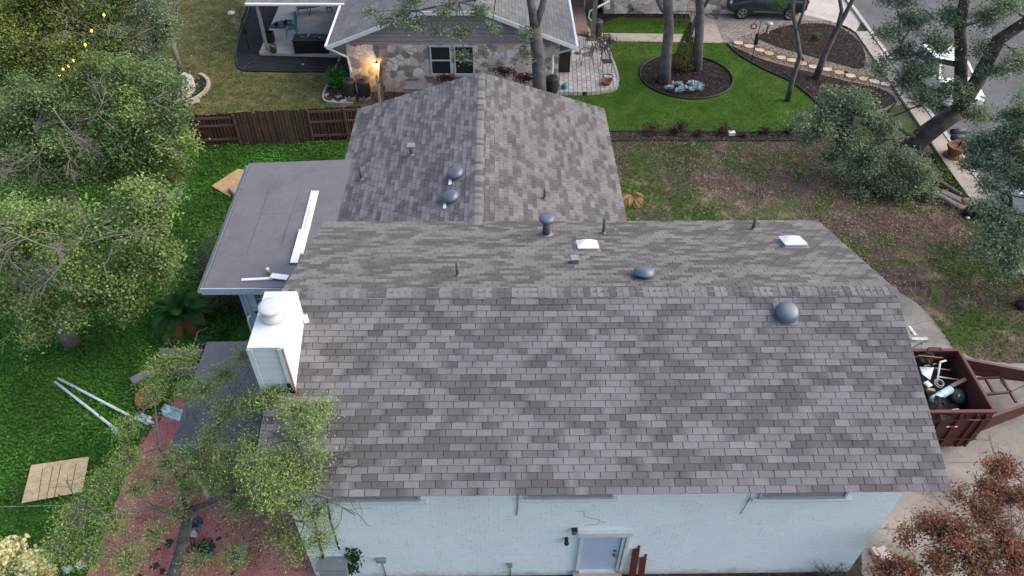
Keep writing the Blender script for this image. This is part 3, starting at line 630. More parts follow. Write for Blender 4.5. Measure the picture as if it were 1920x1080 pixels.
# ------------------------------------------------------------------ sunroom and patio cover
zl_, zr_ = 3.45, 3.60
A = at(470, 306, zl_); B_ = at(380, 543, zl_); yfar, ynear, xl = A[1], B_[1], (A[0]+B_[0])/2
sun = thing('sunroom', 'flat grey roofed sunroom with white siding attached left of the house', 'sunroom', (-7, 17, 0))
b = MB(); pts = [(A[0], yfar, zl_), (B_[0], ynear, zl_), (-4.44, ynear, zr_), (-4.44, 15.1, zr_), (-4.62, 15.7, zr_), (-4.62, yfar, zr_)]
b.slab(pts, .06); b.build('flat_roof', m_modbit, sun)
zp = lambda x: zl_+(zr_-zl_)*(x-xl)/(-4.5-xl)
m_seam = M('roof seam', (.085, .085, .09), .95)
def seam(p, q, w=.012):
    a, c = at(*p, 3.5), at(*q, 3.5); a[2] = zp(a[0])+.004; c[2] = zp(c[0])+.004; n = np.cross((c-a)/np.linalg.norm(c-a), (0, 0, 1))*w/2; b = MB(); b.face([a-n, c-n, c+n, a+n][::-1]); b.build('roof_seam', m_seam, sun)
seam((503, 355), (489, 401)); seam((489, 401), (546, 402)); seam((562, 358), (527, 460)); seam((546, 402), (530, 455)); seam((489, 401), (462, 476)); seam((660, 330), (648, 420)); seam((663, 306), (640, 380), .02)
b = MB(); b.beam((A[0]-.03, yfar, zl_-.05), (B_[0]-.03, ynear+.01, zl_-.05), .03, .11); b.build('drip_edge', m_galv, sun)
b = MB()      # half round gutter along the west eave
g0, g1 = np.array((A[0]-.10, yfar, zl_-.10)), np.array((B_[0]-.10, ynear-.01, zl_-.10)); vs = []; fs = []
for P_ in (g0, g1):
    for k in range(9): a = math.pi+math.pi*k/8; vs.append(P_+np.array((math.cos(a)*.065, 0, math.sin(a)*.075+.04)))
fs = [(k, k+1, 10+k, 9+k) for k in range(8)]; b.add(vs, fs, None, True); b.build('gutter', m_galv, sun)
m_bluew = M('bluish white fascia', (.44, .54, .63), .5, .05, 2, 20, dirt=(.3, .36, .42), amt=.4)
b = MB(); b.box(((B_[0]-4.44)/2, ynear-.015, zl_-.06), (-4.44-B_[0]+.1, .03, .22)); b.build('fascia', m_bluew, sun)
xw = at(441, 549, 3.25)[0]; yw2 = ynear+.28; zd = 3.24
b = MB(); b.box(((xw-4.43)/2, yw2+.05, 1.62), (-4.43-xw, .10, 3.24)); b.box((xw+.05, (yw2+yfar)/2, 1.62), (.10, yfar-yw2-.4, 3.24)); b.box(((xw-4.43)/2, yfar-.25, 1.62), (-4.43-xw, .1, 3.24))
b.build('wall', m_side, sun)
b = MB()
for k in range(4): b.box((xw+.02+k*.135, yw2-.018, 1.62), (.05, .036, 3.2))
b.build('trim_board', m_bluew, sun)
dx0 = at(462, 560, 3.0)[0]; dx1 = dx0+.9; zt2 = 3.18
b = MB(); b.box(((dx0+dx1)/2, yw2-.02, zt2-1.02), (.9, .045, 2.04)); d2 = b.build('door', m_bluew, sun)
b = MB(); b.box(((dx0+dx1)/2+.02, yw2-.046, zt2-.42), (.60, .012, .62)); b.build('pane', M('sunroom glass', (.11, .16, .17), .1, .1, 1, 5, bmp=0, spec=.6), d2)
b = MB()
for k in range(4): b.box((dx0+.17+k*.2, yw2-.055, zt2-.42), (.022, .012, .64))
for k in range(4): b.box(((dx0+dx1)/2+.02, yw2-.0555, zt2-.73+k*.207), (.62, .010, .022))
b.build('muntin', m_bluew, d2)
for z, nm in ((zt2-.98, 'door_knob'), (zt2-.83, 'dead_bolt')): b = MB(); b.lathe((dx0+.09, yw2-.07, z), [(.0, -.03), (.034, -.02), (.034, .02), (.02, .03)], 12, Matrix.Rotation(math.pi/2, 3, 'X')); b.build(nm, m_black, d2)
p = at(465, 596, 2.4); q = at(464, 640, 1.75); b = MB(); b.tube([p+np.array((.07, .05, .04)), p, (p[0]-.015, p[1]-.02, p[2]-.15), (p[0]-.03, p[1]-.02, .05)], .028, 8); b.build('downpipe', m_white, sun)
pc = thing('patio_cover', 'low dark grey flat patio roof beside the chimney wall', 'patio cover', (-6, 11, 0))
z = 2.62; c0, c1 = at(388, 641, z), at(321, 834, z); c0b, c1b = np.array((-4.44, c0[1], z+.05)), np.array((-4.44, c1[1], z+.05))
b = MB(); b.slab([c0, c1, c1b, c0b], .08); b.build('flat_roof', m_modbit2, pc)
b = MB(); b.box(((c1[0]-4.44)/2, c1[1]-.02, z-.07), (-4.44-c1[0], .035, .20)); b.build('fascia', M('grey fascia', (.30, .33, .35), .6, .1), pc)
for y_ in (c0[1]-.15, c1[1]+.2): b = MB(); b.box((max(c0[0], c1[0])+.1, y_, 1.27), (.10, .10, 2.5)); b.build('post', m_trim, pc)
def strip(name, lab, pts, w, dz=.03, zz=None, mat=None, cat='flashing', grp='white flashing offcuts on the flat roof'):
    b = MB(); P = [at(x, y, 3.5) for x, y in pts]; P = [np.array((p[0], p[1], zp(p[0])+dz)) for p in P]
    for i in range(len(P)-1): b.beam(P[i], P[i+1], w, .012); 
    for i in range(len(P)-1): 
        d = (P[i+1]-P[i]); d /= np.linalg.norm(d); n = np.cross(d, (0, 0, 1))*w/2; b.beam(P[i]+n+np.array((0, 0, .012)), P[i+1]+n+np.array((0, 0, .012)), .012, .03)
    return tag(b.build(name, mat or m_flash, None, P[0]), lab, cat, grp)
strip('metal_flashing', 'long white flashing strip lying along the flat grey roof', [(592, 361), (562, 480)], .22, .012)
strip('metal_flashing', 'narrow bright flashing strip on top of the longest white strip', [(587, 391), (566, 478)], .085, .045)
strip('metal_flashing', 'white flashing strip nearest the shingles with its end cut square', [(570, 437), (553, 499)], .20, .075)
strip('metal_flashing', 'thin white flashing piece at the front edge of the flat roof', [(453, 525), (512, 524)], .10, .014)
strip('metal_flashing', 'wide white flashing piece tucked against the shingled rake', [(509, 521), (541, 526)], .20, .06)
p = at(504, 513, 3.55); t = thing('spray_can', 'small brass can with a white lid standing on the flat roof', 'can', p)
b = MB(); b.lathe((p[0], p[1], zp(p[0])+.006), [(.045, 0), (.05, .01), (.05, .13), (.04, .15)], 14); b.build('can_body', M('brass can', (.35, .28, .10), .4, metal=.3), t)
b = MB(); b.lathe((p[0], p[1], zp(p[0])+.158), [(.045, 0), (.045, .06), (.03, .07)], 14); b.build('lid', m_white, t)

# ------------------------------------------------------------------ things in our back yard
m_osb = M('oriented strand board', (.46, .35, .20), .85, .16, 9, 45, bmp=.3, col2=(.56, .44, .27))
m_ply = M('plywood', (.40, .26, .13), .8, .14, 4, 40, col2=(.50, .34, .18), dirt=(.2, .12, .07), amt=.4)
P = OSBP = poly([(60, 874), (168, 858), (155, 924), (42, 945)], .06); ob = thing('chipboard_sheet', 'pale chipboard sheet with four dark lines lying on the clover', 'board', P[0])
b = MB(); b.prism(P, .09, .11); b.build('sheet', m_osb, ob)
b = MB()
for (a, c) in (((80, 878), (71, 938)), ((99, 876), (87, 936)), ((114, 873), (101, 934)), ((143, 869), (133, 920))):
    p, q = at(*a, .113), at(*c, .113); n = np.array((.008, .002, 0)); b.face([p-n, q-n, q+n, p+n])
b.build('chalk_line', M('board line', (.05, .04, .03)), ob)
P = PLYP = poly([(446, 318), (470, 322), (431, 370), (397, 350)], .08); b = MB(); b.prism(P, .10, .12); tag(b.build('plywood_sheet', m_ply, None, P[0]), 'orange brown plywood sheet on the lawn behind the flat roof', 'board')
q = at(446, 352, .3); b = MB(); b.box(q, (.55, .6, .02), rz=.75, rx=.0); b.box(q+np.array((-.21, -.2, -.15)), (.45, .02, .28), rz=-.85); tag(b.build('plywood_scrap', M('tan board scrap', (.36, .26, .18), .8), None, q), 'small tan board propped over the orange brown plywood sheet', 'board')
m_pole = M('white vinyl pole', (.66, .72, .74), .4, .06, 3, 12, bmp=0)
for i, (a, c, lab) in enumerate((((108, 709), (242, 779), 'upper of two white poles lying on the clover lawn'), ((103, 716), (221, 808), 'lower of two white poles lying on the clover lawn'))):
    b = MB(); b.tube([at(*a, .10), at(*c, .10)], .04, 10); tag(b.build('vinyl_pole', m_pole, None, at(*a)), lab, 'pole', 'white poles on the clover lawn')
def wrap(name, lab, cat, pts, h, cols, lumps=.04, n=9, grp=None, mt=None):
    """a crumpled sheet or sack filling a ground quad, with coloured bands from its printing"""
    C4 = [np.array(at(x, y, 0.05)) for x, y in pts]; vs = []; cs = []; fs = []
    for j in range(n+1):
        for i in range(n+1):
            u, v = i/n, j/n; p = C4[0]*(1-u)*(1-v)+C4[1]*u*(1-v)+C4[2]*u*v+C4[3]*(1-u)*v
            e = min(1, 5*min(u, 1-u, v, 1-v)); vs.append((p[0]+rng.normal()*.01, p[1]+rng.normal()*.01, .035+h*e+rng.normal()*lumps*e)); cs.append(cols(u, v))
    for j in range(n):
        for i in range(n): k = j*(n+1)+i; fs.append((k, k+1, k+n+2, k+n+1))
    b = MB(); N_ = len(vs)
    for v, c in zip(vs, cs): b.v.append(tuple(v)); b.c.append(c)
    b.f = fs; b.sm = [False]*len(fs)
    return tag(b.build(name, mt or MATS.setdefault('wrap', colmat('printed wrapper', .4, .1, 60, .1, .5)), None, C4[0]), lab, cat, grp)
RW = lambda u, v: (.5, .05, .06) if (.05 < u < .24 or .78 < u < .93) and v < .62 else ((.10, .12, .13) if rng.random() < .16 else (.62, .70, .72))
wrap('shingle_wrapper', 'red and white plastic wrapper at the end of the white poles', 'wrapper', [(249, 775), (296, 782), (286, 800), (247, 786)], .10, RW)
wrap('plastic_sheet', 'pale blue plastic sheet under the feathery branches', 'plastic sheet', [(308, 756), (348, 770), (340, 790), (294, 776)], .10, lambda u, v: (.38, .56, .62) if rng.random() > .2 else (.55, .66, .68))
wrap('plastic_bag', 'small white and green bag below the white poles', 'bag', [(208, 802), (224, 803), (224, 812), (210, 813)], .08, lambda u, v: (.10, .40, .10) if u+v < .8 else (.68, .74, .74), n=5)
wrap('plastic_bag', 'crumpled white bag at the bottom edge of the clover lawn', 'bag', [(140, 1056), (160, 1052), (162, 1062), (146, 1072)], .14, lambda u, v: (.6, .66, .68) if rng.random() > .15 else (.3, .34, .36), n=6)
wrap('plastic_bag', 'second crumpled white bag next to the red patio corner', 'bag', [(116, 1066), (136, 1062), (140, 1074), (118, 1078)], .16, lambda u, v: (.45, .52, .54) if rng.random() > .2 else (.2, .24, .25), n=6)
wrap('grey_tarp', 'folded grey green tarp along the red patio edge', 'tarp', [(166, 1046), (183, 1020), (188, 1032), (176, 1060)], .10, lambda u, v: (.16, .21, .22) if rng.random() > .3 else (.07, .09, .09), n=6)
wrap('cloth_heap', 'white and blue rags lying on the red patio by the trunk', 'rags', [(359, 990), (371, 992), (368, 1008), (355, 1006)], .14, lambda u, v: (.62, .60, .66) if v > .45 else (.08, .16, .34), n=6)
wrap('dark_cloth', 'dark blue cloth crumpled above the white rags', 'rags', [(362, 972), (380, 970), (378, 984), (362, 990)], .16, lambda u, v: (.03, .05, .09) if rng.random() > .3 else (.07, .13, .26), n=5)
def ringtube(mb, c, r, rt, nrm_, n=24, k=6):
    m = M3(nrm_); mb.tube([Vector([float(q) for q in c])+m @ Vector((r*math.cos(a), r*math.sin(a), 0)) for a in np.linspace(0, 2*math.pi, n+1)], rt, k, False)
tr = at(358, 1030, .05); t = thing('wire_ring', 'dark round wire stand on the red patio beside the trunk', 'plant stand', tr); b = MB(); ringtube(b, tr+np.array((0, 0, .3)), .16, .012, (0, 0, 1)); ringtube(b, tr+np.array((0, 0, .02)), .10, .012, (0, 0, 1))
for k in range(4): a = k*math.pi/2; b.tube([tr+np.array((.16*math.cos(a), .16*math.sin(a), .3)), tr+np.array((.1*math.cos(a), .1*math.sin(a), 0))], .01, 5)
b.build('frame', m_black, t); b = MB(); b.lathe(tr+np.array((-.02, .02, .28)), [(.05, 0), (.06, .05), (.03, .09)], 10); b.build('white_cup', m_white, t)
b = MB(); pa, pb = at(459, 1017, .28), at(447, 1054, .28); b.beam(pa, pb, .20, .05); b.beam(pa+np.array((0, 0, -.14)), pb+np.array((0, 0, -.14)), .05, .22); tag(b.build('planter_bench', M('grey painted wood', (.19, .24, .25), .6, .15), None, pa), 'narrow grey bench standing on the red patio', 'bench')
b = MB(); pc_ = at(393, 1040, 0); b.lathe((pc_[0], pc_[1], .03), [(.10, 0), (.15, .02), (.18, .26), (.19, .30), (.17, .30), (.15, .25)], 18); po = thing('plant_pot', 'blue grey plant pot with a small green plant on the red patio', 'pot', pc_); b.build('pot', M('blue glazed pot', (.10, .17, .21), .3, .1, spec=.5), po)
LEAF = leafmat('leaves')
quads('plant', np.array(pc_)+np.array((0, 0, .42))+ell(260)*np.array((.24, .24, .18)), .08, pal([(.02, .07, .03), (.04, .11, .05)], 260), LEAF, po)
m_sh2 = M('loose shingle', (.04, .042, .048), .9, .2)
for i, (x, y, s) in enumerate(((316, 1018, .22), (290, 1062, .20), (304, 1071, .16), (360, 985, .2), (437, 1072, .14), (410, 1010, .12), (298, 1030, .10), (260, 1078, .15))):
    q = at(x, y, .05); b = MB(); b.box(q, (s, s*.6, .012), rz=rng.uniform(0, 3), rx=.08, ry=.1); b.box(q+np.array((s*.3, s*.1, .02)), (s*.5, s*.35, .012), rz=rng.uniform(0, 3), ry=-.15); tag(b.build('shingle_scrap', m_sh2, None, q), 'torn dark shingle scrap lying on the red patio', 'shingle scrap', 'dark shingle scraps on the red patio')
b = MB(); b.tube(smooth_([at(-60, 952, .06), at(60, 949, .07), at(130, 947, .07), at(200, 944, .05)], 5), .016, 6); tag(b.build('garden_hose', M('grey hose', (.22, .26, .27), .6), None, at(0, 950)), 'thin grey hose stretched straight across the clover', 'hose')
m_lime = M('stacked limestone', (.25, .23, .22), .9, .22, 4, 30, bmp=.5)
lw = thing('stone_edging', 'low stack of weathered grey limestone blocks beside the patio cover', 'stone wall', at(335, 690))
for (xa, ya, xb, yb_, lv) in ((300, 667, 385, 668, 2), (335, 700, 380, 702, 3)):
    for l in range(lv):
        for k in range(5):
            f_ = (k+.5+(l % 2)*.3)/5.3; q = at(xa+(xb-xa)*f_, ya+(yb_-ya)*f_, 0); b = MB(); b.box(q+np.array((rng.normal()*.02, rng.normal()*.02, .07+l*.13)), (rng.uniform(.22, .32), .2, .125), rz=rng.normal()*.08, bev=.02); b.build('stone_block', m_lime, lw)
q = at(262, 708, .1); b = MB(); b.box(q, (.5, .28, .2), rz=.7, bev=.05); b.box(q+np.array((.3, .12, .05)), (.3, .22, .16), rz=.2, bev=.04); tag(b.build('limestone_rock', m_lime, None, q), 'grey limestone rock at the clover edge left of the patio cover', 'rock')
tq = at(284, 752, 0); tp_ = thing('terracotta_planter', 'broken terracotta planter bowl under the feathery branches', 'planter', tq); b = MB(); b.lathe((tq[0], tq[1], .0), [(.16, .02), (.24, .05), (.34, .26), (.36, .30), (.33, .30), (.24, .12), (.1, .08)], 22, Matrix.Rotation(.3, 3, 'X')); b.build('bowl', M('terracotta', (.22, .095, .06), .8, .15), tp_)
# cable spool-like dark tyre on the patio's back edge
def sago(name, lab, px, py, n, L, green, brown, nb=10, zt=.5):
    g = at(px, py); t = thing(name, lab, 'plant', g); b = MB(); b.lathe((g[0], g[1], 0), [(.14, 0), (.18, .15), (.16, zt*.8), (.08, zt)], 12); b.build('trunk', M('sago trunk', (.10, .07, .045), .95, .3, 8, 30, bmp=.6), t)
    for nm, cnt, cols, el0, el1 in (('green_frond', n, green, .15, 1.15), ('dead_frond', nb, brown, -.3, .45)):
        P = []; Cq = []; b = MB()
        for k in range(cnt):
            az = rng.uniform(0, 2*math.pi); el_ = rng.uniform(el0, el1); l = L*rng.uniform(.8, 1.1)*(1 if nm[0] == 'g' else .85); d = np.array((math.cos(az), math.sin(az), 0)); side = np.array((-d[1], d[0], 0)); c0 = np.array(cols[rng.integers(len(cols))])*rng.uniform(.75, 1.25)
            pr = None
            for s_ in np.linspace(.05, 1, 22):
                p = np.array((g[0], g[1], zt))+d*l*s_*math.cos(el_)*(1-.1*s_)+np.array((0, 0, 1))*(l*math.sin(el_)*s_-l*.55*s_*s_); p[2] = max(p[2], .04)
                if pr is not None:
                    w = .20*L*(math.sin(math.pi*min(1, s_*.9+.08)))**.6; fwd = (p-pr)/np.linalg.norm(p-pr)
                    for sg in (-1, 1):
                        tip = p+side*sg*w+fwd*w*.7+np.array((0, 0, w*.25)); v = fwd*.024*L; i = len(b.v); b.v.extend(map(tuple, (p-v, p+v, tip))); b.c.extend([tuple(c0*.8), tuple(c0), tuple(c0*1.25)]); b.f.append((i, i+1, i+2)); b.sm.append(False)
                pr = p
        b.build(nm, LEAF, t)
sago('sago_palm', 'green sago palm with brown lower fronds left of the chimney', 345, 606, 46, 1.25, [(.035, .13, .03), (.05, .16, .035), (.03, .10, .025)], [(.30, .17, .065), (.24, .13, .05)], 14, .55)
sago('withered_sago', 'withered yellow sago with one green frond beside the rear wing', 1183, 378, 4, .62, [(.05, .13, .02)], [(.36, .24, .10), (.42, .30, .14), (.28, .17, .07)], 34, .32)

# ------------------------------------------------------------------ front wall foot
m_redw = M('dark red fence board', (.11, .028, .022), .8, .25, 4, 40, bmp=.3)
for i, (xb, yb_, xt, yt, w, lab) in enumerate(((1183, 1092, 1193, 1030, .16, 'taller dark red board leaning against the white wall'), (1200, 1092, 1206, 1046, .15, 'shorter dark red board with a split tip leaning at the wall'))):
    a = at(xb, yb_, 0); tpz = atY(xt, yt, yw-.03); b = MB(); b.beam(a, tpz, w, .03, up=(0, -1, .3)); d = (tpz-a)/np.linalg.norm(tpz-a); b.beam(tpz-d*.02+np.array((.05, 0, 0)), tpz+d*.14+np.array((.06, 0, 0)), .04, .028, up=(0, -1, .3)); tag(b.build('fence_board', m_redw, None, a), lab, 'board', 'dark red boards at the white wall')
g = at(1560, 1074, 0); t = thing('bare_shrub', 'leafless grey shrub at the foot of the white wall', 'shrub', g); b = MB()
for k in range(13): fan(b, (g[0]+rng.normal()*.15, g[1]-.1, 0), (rng.normal()*.6, rng.normal()*.3-.15, 1.2), rng.uniform(.35, .75), .013, 2)
b.build('branches', M('grey twigs', (.12, .10, .09), .9), t)
for (px, py, w, l, lab) in ((1656, 1040, .28, .36, 'larger pale concrete block on the driveway by the wall corner'), (1641, 1036, .12, .26, 'slim grey concrete block beside the larger pale block')):
    q = at(px, py, .06); b = MB(); b.box(q, (w, l, .12), rz=.28, bev=.012); tag(b.build('concrete_block', M('cast concrete', (.42, .38, .35), .9, .12), None, q), lab, 'block', 'concrete blocks by the wall corner')

# ------------------------------------------------------------------ dumpster trailer and its load
m_dr = M('dark red trailer paint', (.068, .013, .014), .5, .18, 3, 30, spec=.4, dirt=(.05, .02, .018), amt=.6)
m_dri = M('worn trailer inside', (.04, .016, .016), .8, .3, 3, 25, dirt=(.03, .02, .02), amt=.8)
X0, X1, Y0, Y1, ZT, ZB = 9.55, 12.92, 11.60, 13.72, 1.70, .18
dt = thing('dumpster_trailer', 'dark red dump trailer full of roofing debris beside the house', 'trailer', (11.2, 12.6, 0))
b = MB(); th = .05
for (c, d) in (((X0+X1)/2, Y0), ((X0+X1)/2, Y1)): b.box((c, d, (ZT+.45)/2), (X1-X0, th, ZT-.45))
for x in (X0, X1): b.box((x, (Y0+Y1)/2, (ZT+.45)/2), (th, Y1-Y0-th-.004, ZT-.45))
b.box(((X0+X1)/2, (Y0+Y1)/2, .475), (X1-X0-th-.01, Y1-Y0-th-.01, .05)); b.build('bed', m_dri, dt)
b = MB()
for y_ in (Y0, Y1): b.box(((X0+X1)/2, y_, ZT+.03), (X1-X0+.10, .10, .07), bev=.012)
for x in (X0, X1): b.box((x, (Y0+Y1)/2, ZT+.031), (.10, Y1-Y0-.104, .066), bev=.012)
b.build('top_rail', M('red rail paint', (.085, .021, .023), .5, .15, 3, 30, spec=.4), dt)
b = MB(); o2 = Y0-.035; b.add([(X0, o2, ZT-.01), (X1, o2, ZT-.01), (X1, o2, .55), (X1-.22, o2, ZB), (X0, o2, ZB), (X0, Y0-.026, ZT-.01), (X1, Y0-.026, ZT-.01), (X1, Y0-.026, .55), (X1-.22, Y0-.026, ZB), (X0, Y0-.026, ZB)], [(4, 3, 2, 1, 0), (5, 6, 7, 8, 9), (0, 1, 6, 5), (1, 2, 7, 6), (2, 3, 8, 7), (3, 4, 9, 8), (4, 0, 5, 9)]); b.build('side_panel', m_dr, dt)
for x in (11.18, 11.62, 12.05, 12.5, 12.74):
    b = MB(); b.box((x, o2-.03, .95), (.06, .055, 1.42)); b.build('side_stake', m_dr, dt)
b = MB(); b.box((11.9, o2-.065, .62), (2.0, .012, .05)); b.box((11.9, o2-.065, 1.48), (2.0, .012, .05)); b.build('side_rib', m_dr, dt)
b = MB(); b.tube([(12.18, o2-.02, 1.62), (12.18, o2-.16, 1.62), (12.50, o2-.16, 1.62), (12.50, o2-.02, 1.62)], .018, 6); b.tube([(12.4, Y1-.02, ZT+.05), (12.38, Y1, ZT+.14), (12.05, Y1, ZT+.14), (12.0, Y1-.02, ZT+.05)], .02, 6); b.build('grab_handle', m_dr, dt)
mr_, mw_ = M('red reflector', (.5, .03, .03), .3), M('white reflector', (.75, .75, .72), .3)
for (x, z_) in ((11.36, 1.20), (11.98, 1.20)):
    b = MB(); b.box((x, o2-.066, z_), (.14, .008, .05)); b.build('red_reflector', mr_, dt)
    b = MB(); b.box((x-.11, o2-.066, z_), (.07, .008, .05)); b.box((x+.11, o2-.066, z_), (.07, .008, .05)); b.build('white_reflector', mw_, dt)
b = MB()
for x in (10.1, 10.75):
    for y_ in (Y0+.28, Y1-.28): b.lathe((x, y_-.11, .33), [(.12, 0), (.30, .0), (.33, .03), (.33, .19), (.30, .22), (.12, .22)], 20, Matrix.Rotation(-math.pi/2, 3, 'X'))
b.build('wheel', m_black, dt)
E1 = at(2020, 722, .95)
def plate(p, q, h0, h1, t=.08):
    p, q = np.array(p, float), np.array(q, float); n = np.cross(q-p, (0, 0, 1)); n = n/np.linalg.norm(n)*t/2; vs = []
    for a, h in ((p, h0), (q, h1)):
        for s_ in (-1, 1): vs += [a+n*s_, a+n*s_-np.array((0, 0, h))]
    return vs, [(0, 1, 3, 2), (6, 7, 5, 4), (0, 2, 6, 4), (1, 5, 7, 3), (0, 4, 5, 1), (2, 3, 7, 6)]
b = MB(); b.add(*plate((X1+.03, Y1-.12, 1.56), E1+np.array((0, .1, .1)), .62, .3)); b.add(*plate((X1+.03, Y0+.02, 1.50), E1+np.array((0, -.1, .1)), .62, .3)); b.build('tongue_beam', m_dr, dt)
b = MB(); zz = 1.02
for a, c in (((1830, 710), (1878, 707)), ((1846, 739), (1896, 735)), ((1848, 711), (1864, 737)), ((1868, 692), (1905, 754)), ((1818, 690), (1868, 693))): b.beam(at(*a, zz), at(*c, zz), .06, .06)
b.build('ladder_frame', m_dr, dt)
b = MB(); b.tube(smooth_([at(1874, 690, 1.2), at(1880, 705, .9), at(1876, 715, .8), at(1895, 735, .5)], 5), .012, 5); b.tube(smooth_([at(1852, 742, .9), at(1880, 738, .85), at(1910, 728, .8), at(1925, 718, .7)], 5), .010, 5); b.build('brake_cable', m_black, dt)
GR = 'debris inside the dump trailer'
m_tar = M('torn roofing felt', (.022, .023, .026), .9, .3, 3, 30, bmp=.4)
def felt(lab, pts, zs, cols=None, n=7, th=.0):
    C4 = [np.array(at(x, y, z_)) for (x, y), z_ in zip(pts, zs)]; b = MB(); vs = []; fs = []
    for j in range(n+1):
        for i in range(n+1):
            u, v = i/n, j/n; p = C4[0]*(1-u)*(1-v)+C4[1]*u*(1-v)+C4[2]*u*v+C4[3]*(1-u)*v; vs.append(p+np.array((rng.normal()*.02, rng.normal()*.02, rng.normal()*.03)))
    N_ = len(vs); vs += [v-np.array((0, 0, .02)) for v in vs]
    for j in range(n):
        for i in range(n): k = j*(n+1)+i; fs += [(k, k+1, k+n+2, k+n+1), (N_+k+n+1, N_+k+n+2, N_+k+1, N_+k)]
    b.add(vs, fs); return tag(b.build('roofing_felt', m_tar, None, C4[0]), lab, 'roofing felt', GR)
felt('crumpled black felt heap covering the middle of the trailer load', [(1722, 690), (1800, 690), (1835, 762), (1745, 766)], (1.15, 1.0, .85, 1.1))
felt('black felt sheet draped over the front rim of the trailer', [(1752, 738), (1772, 748), (1793, 786), (1756, 788)], (1.7, 1.72, 1.62, 1.62))
felt('black felt scrap hanging over the brown board at the back', [(1722, 662), (1750, 660), (1748, 682), (1726, 678)], (1.78, 1.74, 1.66, 1.7))
felt('flat black felt sheet in the trailer corner by the tongue', [(1790, 735), (1825, 740), (1826, 756), (1800, 758)], (1.05, 1.0, 1.0, 1.05))
def board(lab, a, c, za, zc, w, t, mat, name='scrap_board', cat='board', up=(0, 0, 1)):
    b = MB(); b.beam(at(*a, za), at(*c, zc), w, t, up=up); return tag(b.build(name, mat, None, at(*a, za)), lab, cat, GR)
m_lum = M('scrap lumber', (.36, .25, .16), .85, .2, 5, 40); m_lum2 = M('orange brown board', (.30, .15, .06), .8, .2, 4, 30)
board('orange brown board standing at the back of the trailer', (1716, 668), (1762, 672), 1.72, 1.6, .28, .02, m_lum2, up=(0, 1, .6))
board('pale lumber stub beside the blue vent pipe', (1784, 724), (1811, 711), 1.30, 1.42, .10, .06, m_lum)
board('short tan block under the blue vent pipe', (1738, 730), (1752, 733), 1.3, 1.28, .09, .08, m_lum)
board('thin brown lath crossing the back of the load', (1733, 686), (1756, 682), 1.5, 1.52, .04, .02, m_lum); board('long brown lath lying towards the trailer rim', (1752, 690), (1782, 694), 1.4, 1.3, .035, .02, m_lum)
board('light grey metal bracket standing in the load', (1757, 716), (1763, 678), 1.25, 1.62, .05, .03, M('light metal', (.55, .57, .58), .4), 'metal_bracket', 'bracket', (0, -1, 0))
board('grey metal bracket arm over the felt', (1763, 679), (1774, 676), 1.62, 1.6, .05, .03, M('light metal', ()), 'metal_bracket', 'bracket')
board('long thin metal strip bent across the load', (1757, 706), (1798, 712), 1.35, 1.2, .035, .015, M('light metal', ()), 'metal_strip', 'metal strip')
pa, pb = at(1749, 750, 1.35), at(1782, 730, 1.35); b = MB(); b.tube([pa, pa+(pb-pa)*.04, pa+(pb-pa)*.5, pb], [.105, .11, .108, .11], 18); ringtube(b, pa+(pb-pa)*.45, .112, .008, pb-pa); tag(b.build('vent_pipe', M('pale blue duct', (.42, .60, .74), .35, .08, 3, 10, spec=.5), None, pa), 'pale blue metal duct lying across the debris', 'duct', GR)
pb_ = poly([(1724, 687), (1750, 691), (1744, 712), (1728, 703)], 1.45); b = MB(); b.slab([p+np.array((0, 0, .05*(k % 2))) for k, p in enumerate(pb_)], .015); tag(b.build('metal_sheet', M('pale blue sheet', (.48, .63, .76), .4, .06), None, pb_[0]), 'flat pale blue metal sheet near the house side of the load', 'metal sheet', GR)
q = at(1760, 719, 1.3); b = MB(); ringtube(b, q, .12, .02, (.2, -.3, 1)); ringtube(b, q+np.array((.03, 0, .03)), .10, .018, (.1, -.2, 1)); tag(b.build('cable_coil', M('grey cable coil', (.3, .31, .32), .5), None, q), 'coil of grey cable among the debris', 'cable', GR)
q = at(1795, 743, 1.1); t = thing('roof_turbine', 'old round grey roof vent with silver fins in the debris', 'roof vent', q, GR); b = MB(); b.lathe(q, [(.2, 0), (.22, .05), (.15, .12), (.05, .14)], 20, Matrix.Rotation(.5, 3, 'X')); b.build('vent_body', M('old vent grey', (.08, .085, .09), .5), t); b = MB()
for k in range(6): a = k*math.pi/3; b.beam(q+np.array((.03*math.cos(a), .03*math.sin(a), .14)), q+np.array((.13*math.cos(a), .13*math.sin(a), .12)), .03, .01)
b.build('fin', m_galv, t)
wrap2 = at(1740, 720, 1.4); b = MB(); b.box(wrap2, (.16, .18, .08), rz=.4, bev=.03); tag(b.build('white_bundle', m_white, None, wrap2), 'small white bundle at the house side of the load', 'bundle', GR)
q = at(1787, 734, 1.2); b = MB(); b.box(q, (.12, .14, .07), rz=.9, bev=.03); tag(b.build('white_bundle', m_white, None, q), 'white crumpled scrap between the duct and the old vent', 'bundle', GR)
q = at(1812, 770, 1.55); b = MB(); b.box(at(1791, 770, 1.45), (.25, .12, .05), rz=.1, bev=.02); tag(b.build('foam_scrap', M('grey foam', (.35, .36, .36), .7), None, q), 'grey foam scrap against the front wall of the trailer', 'foam', GR)
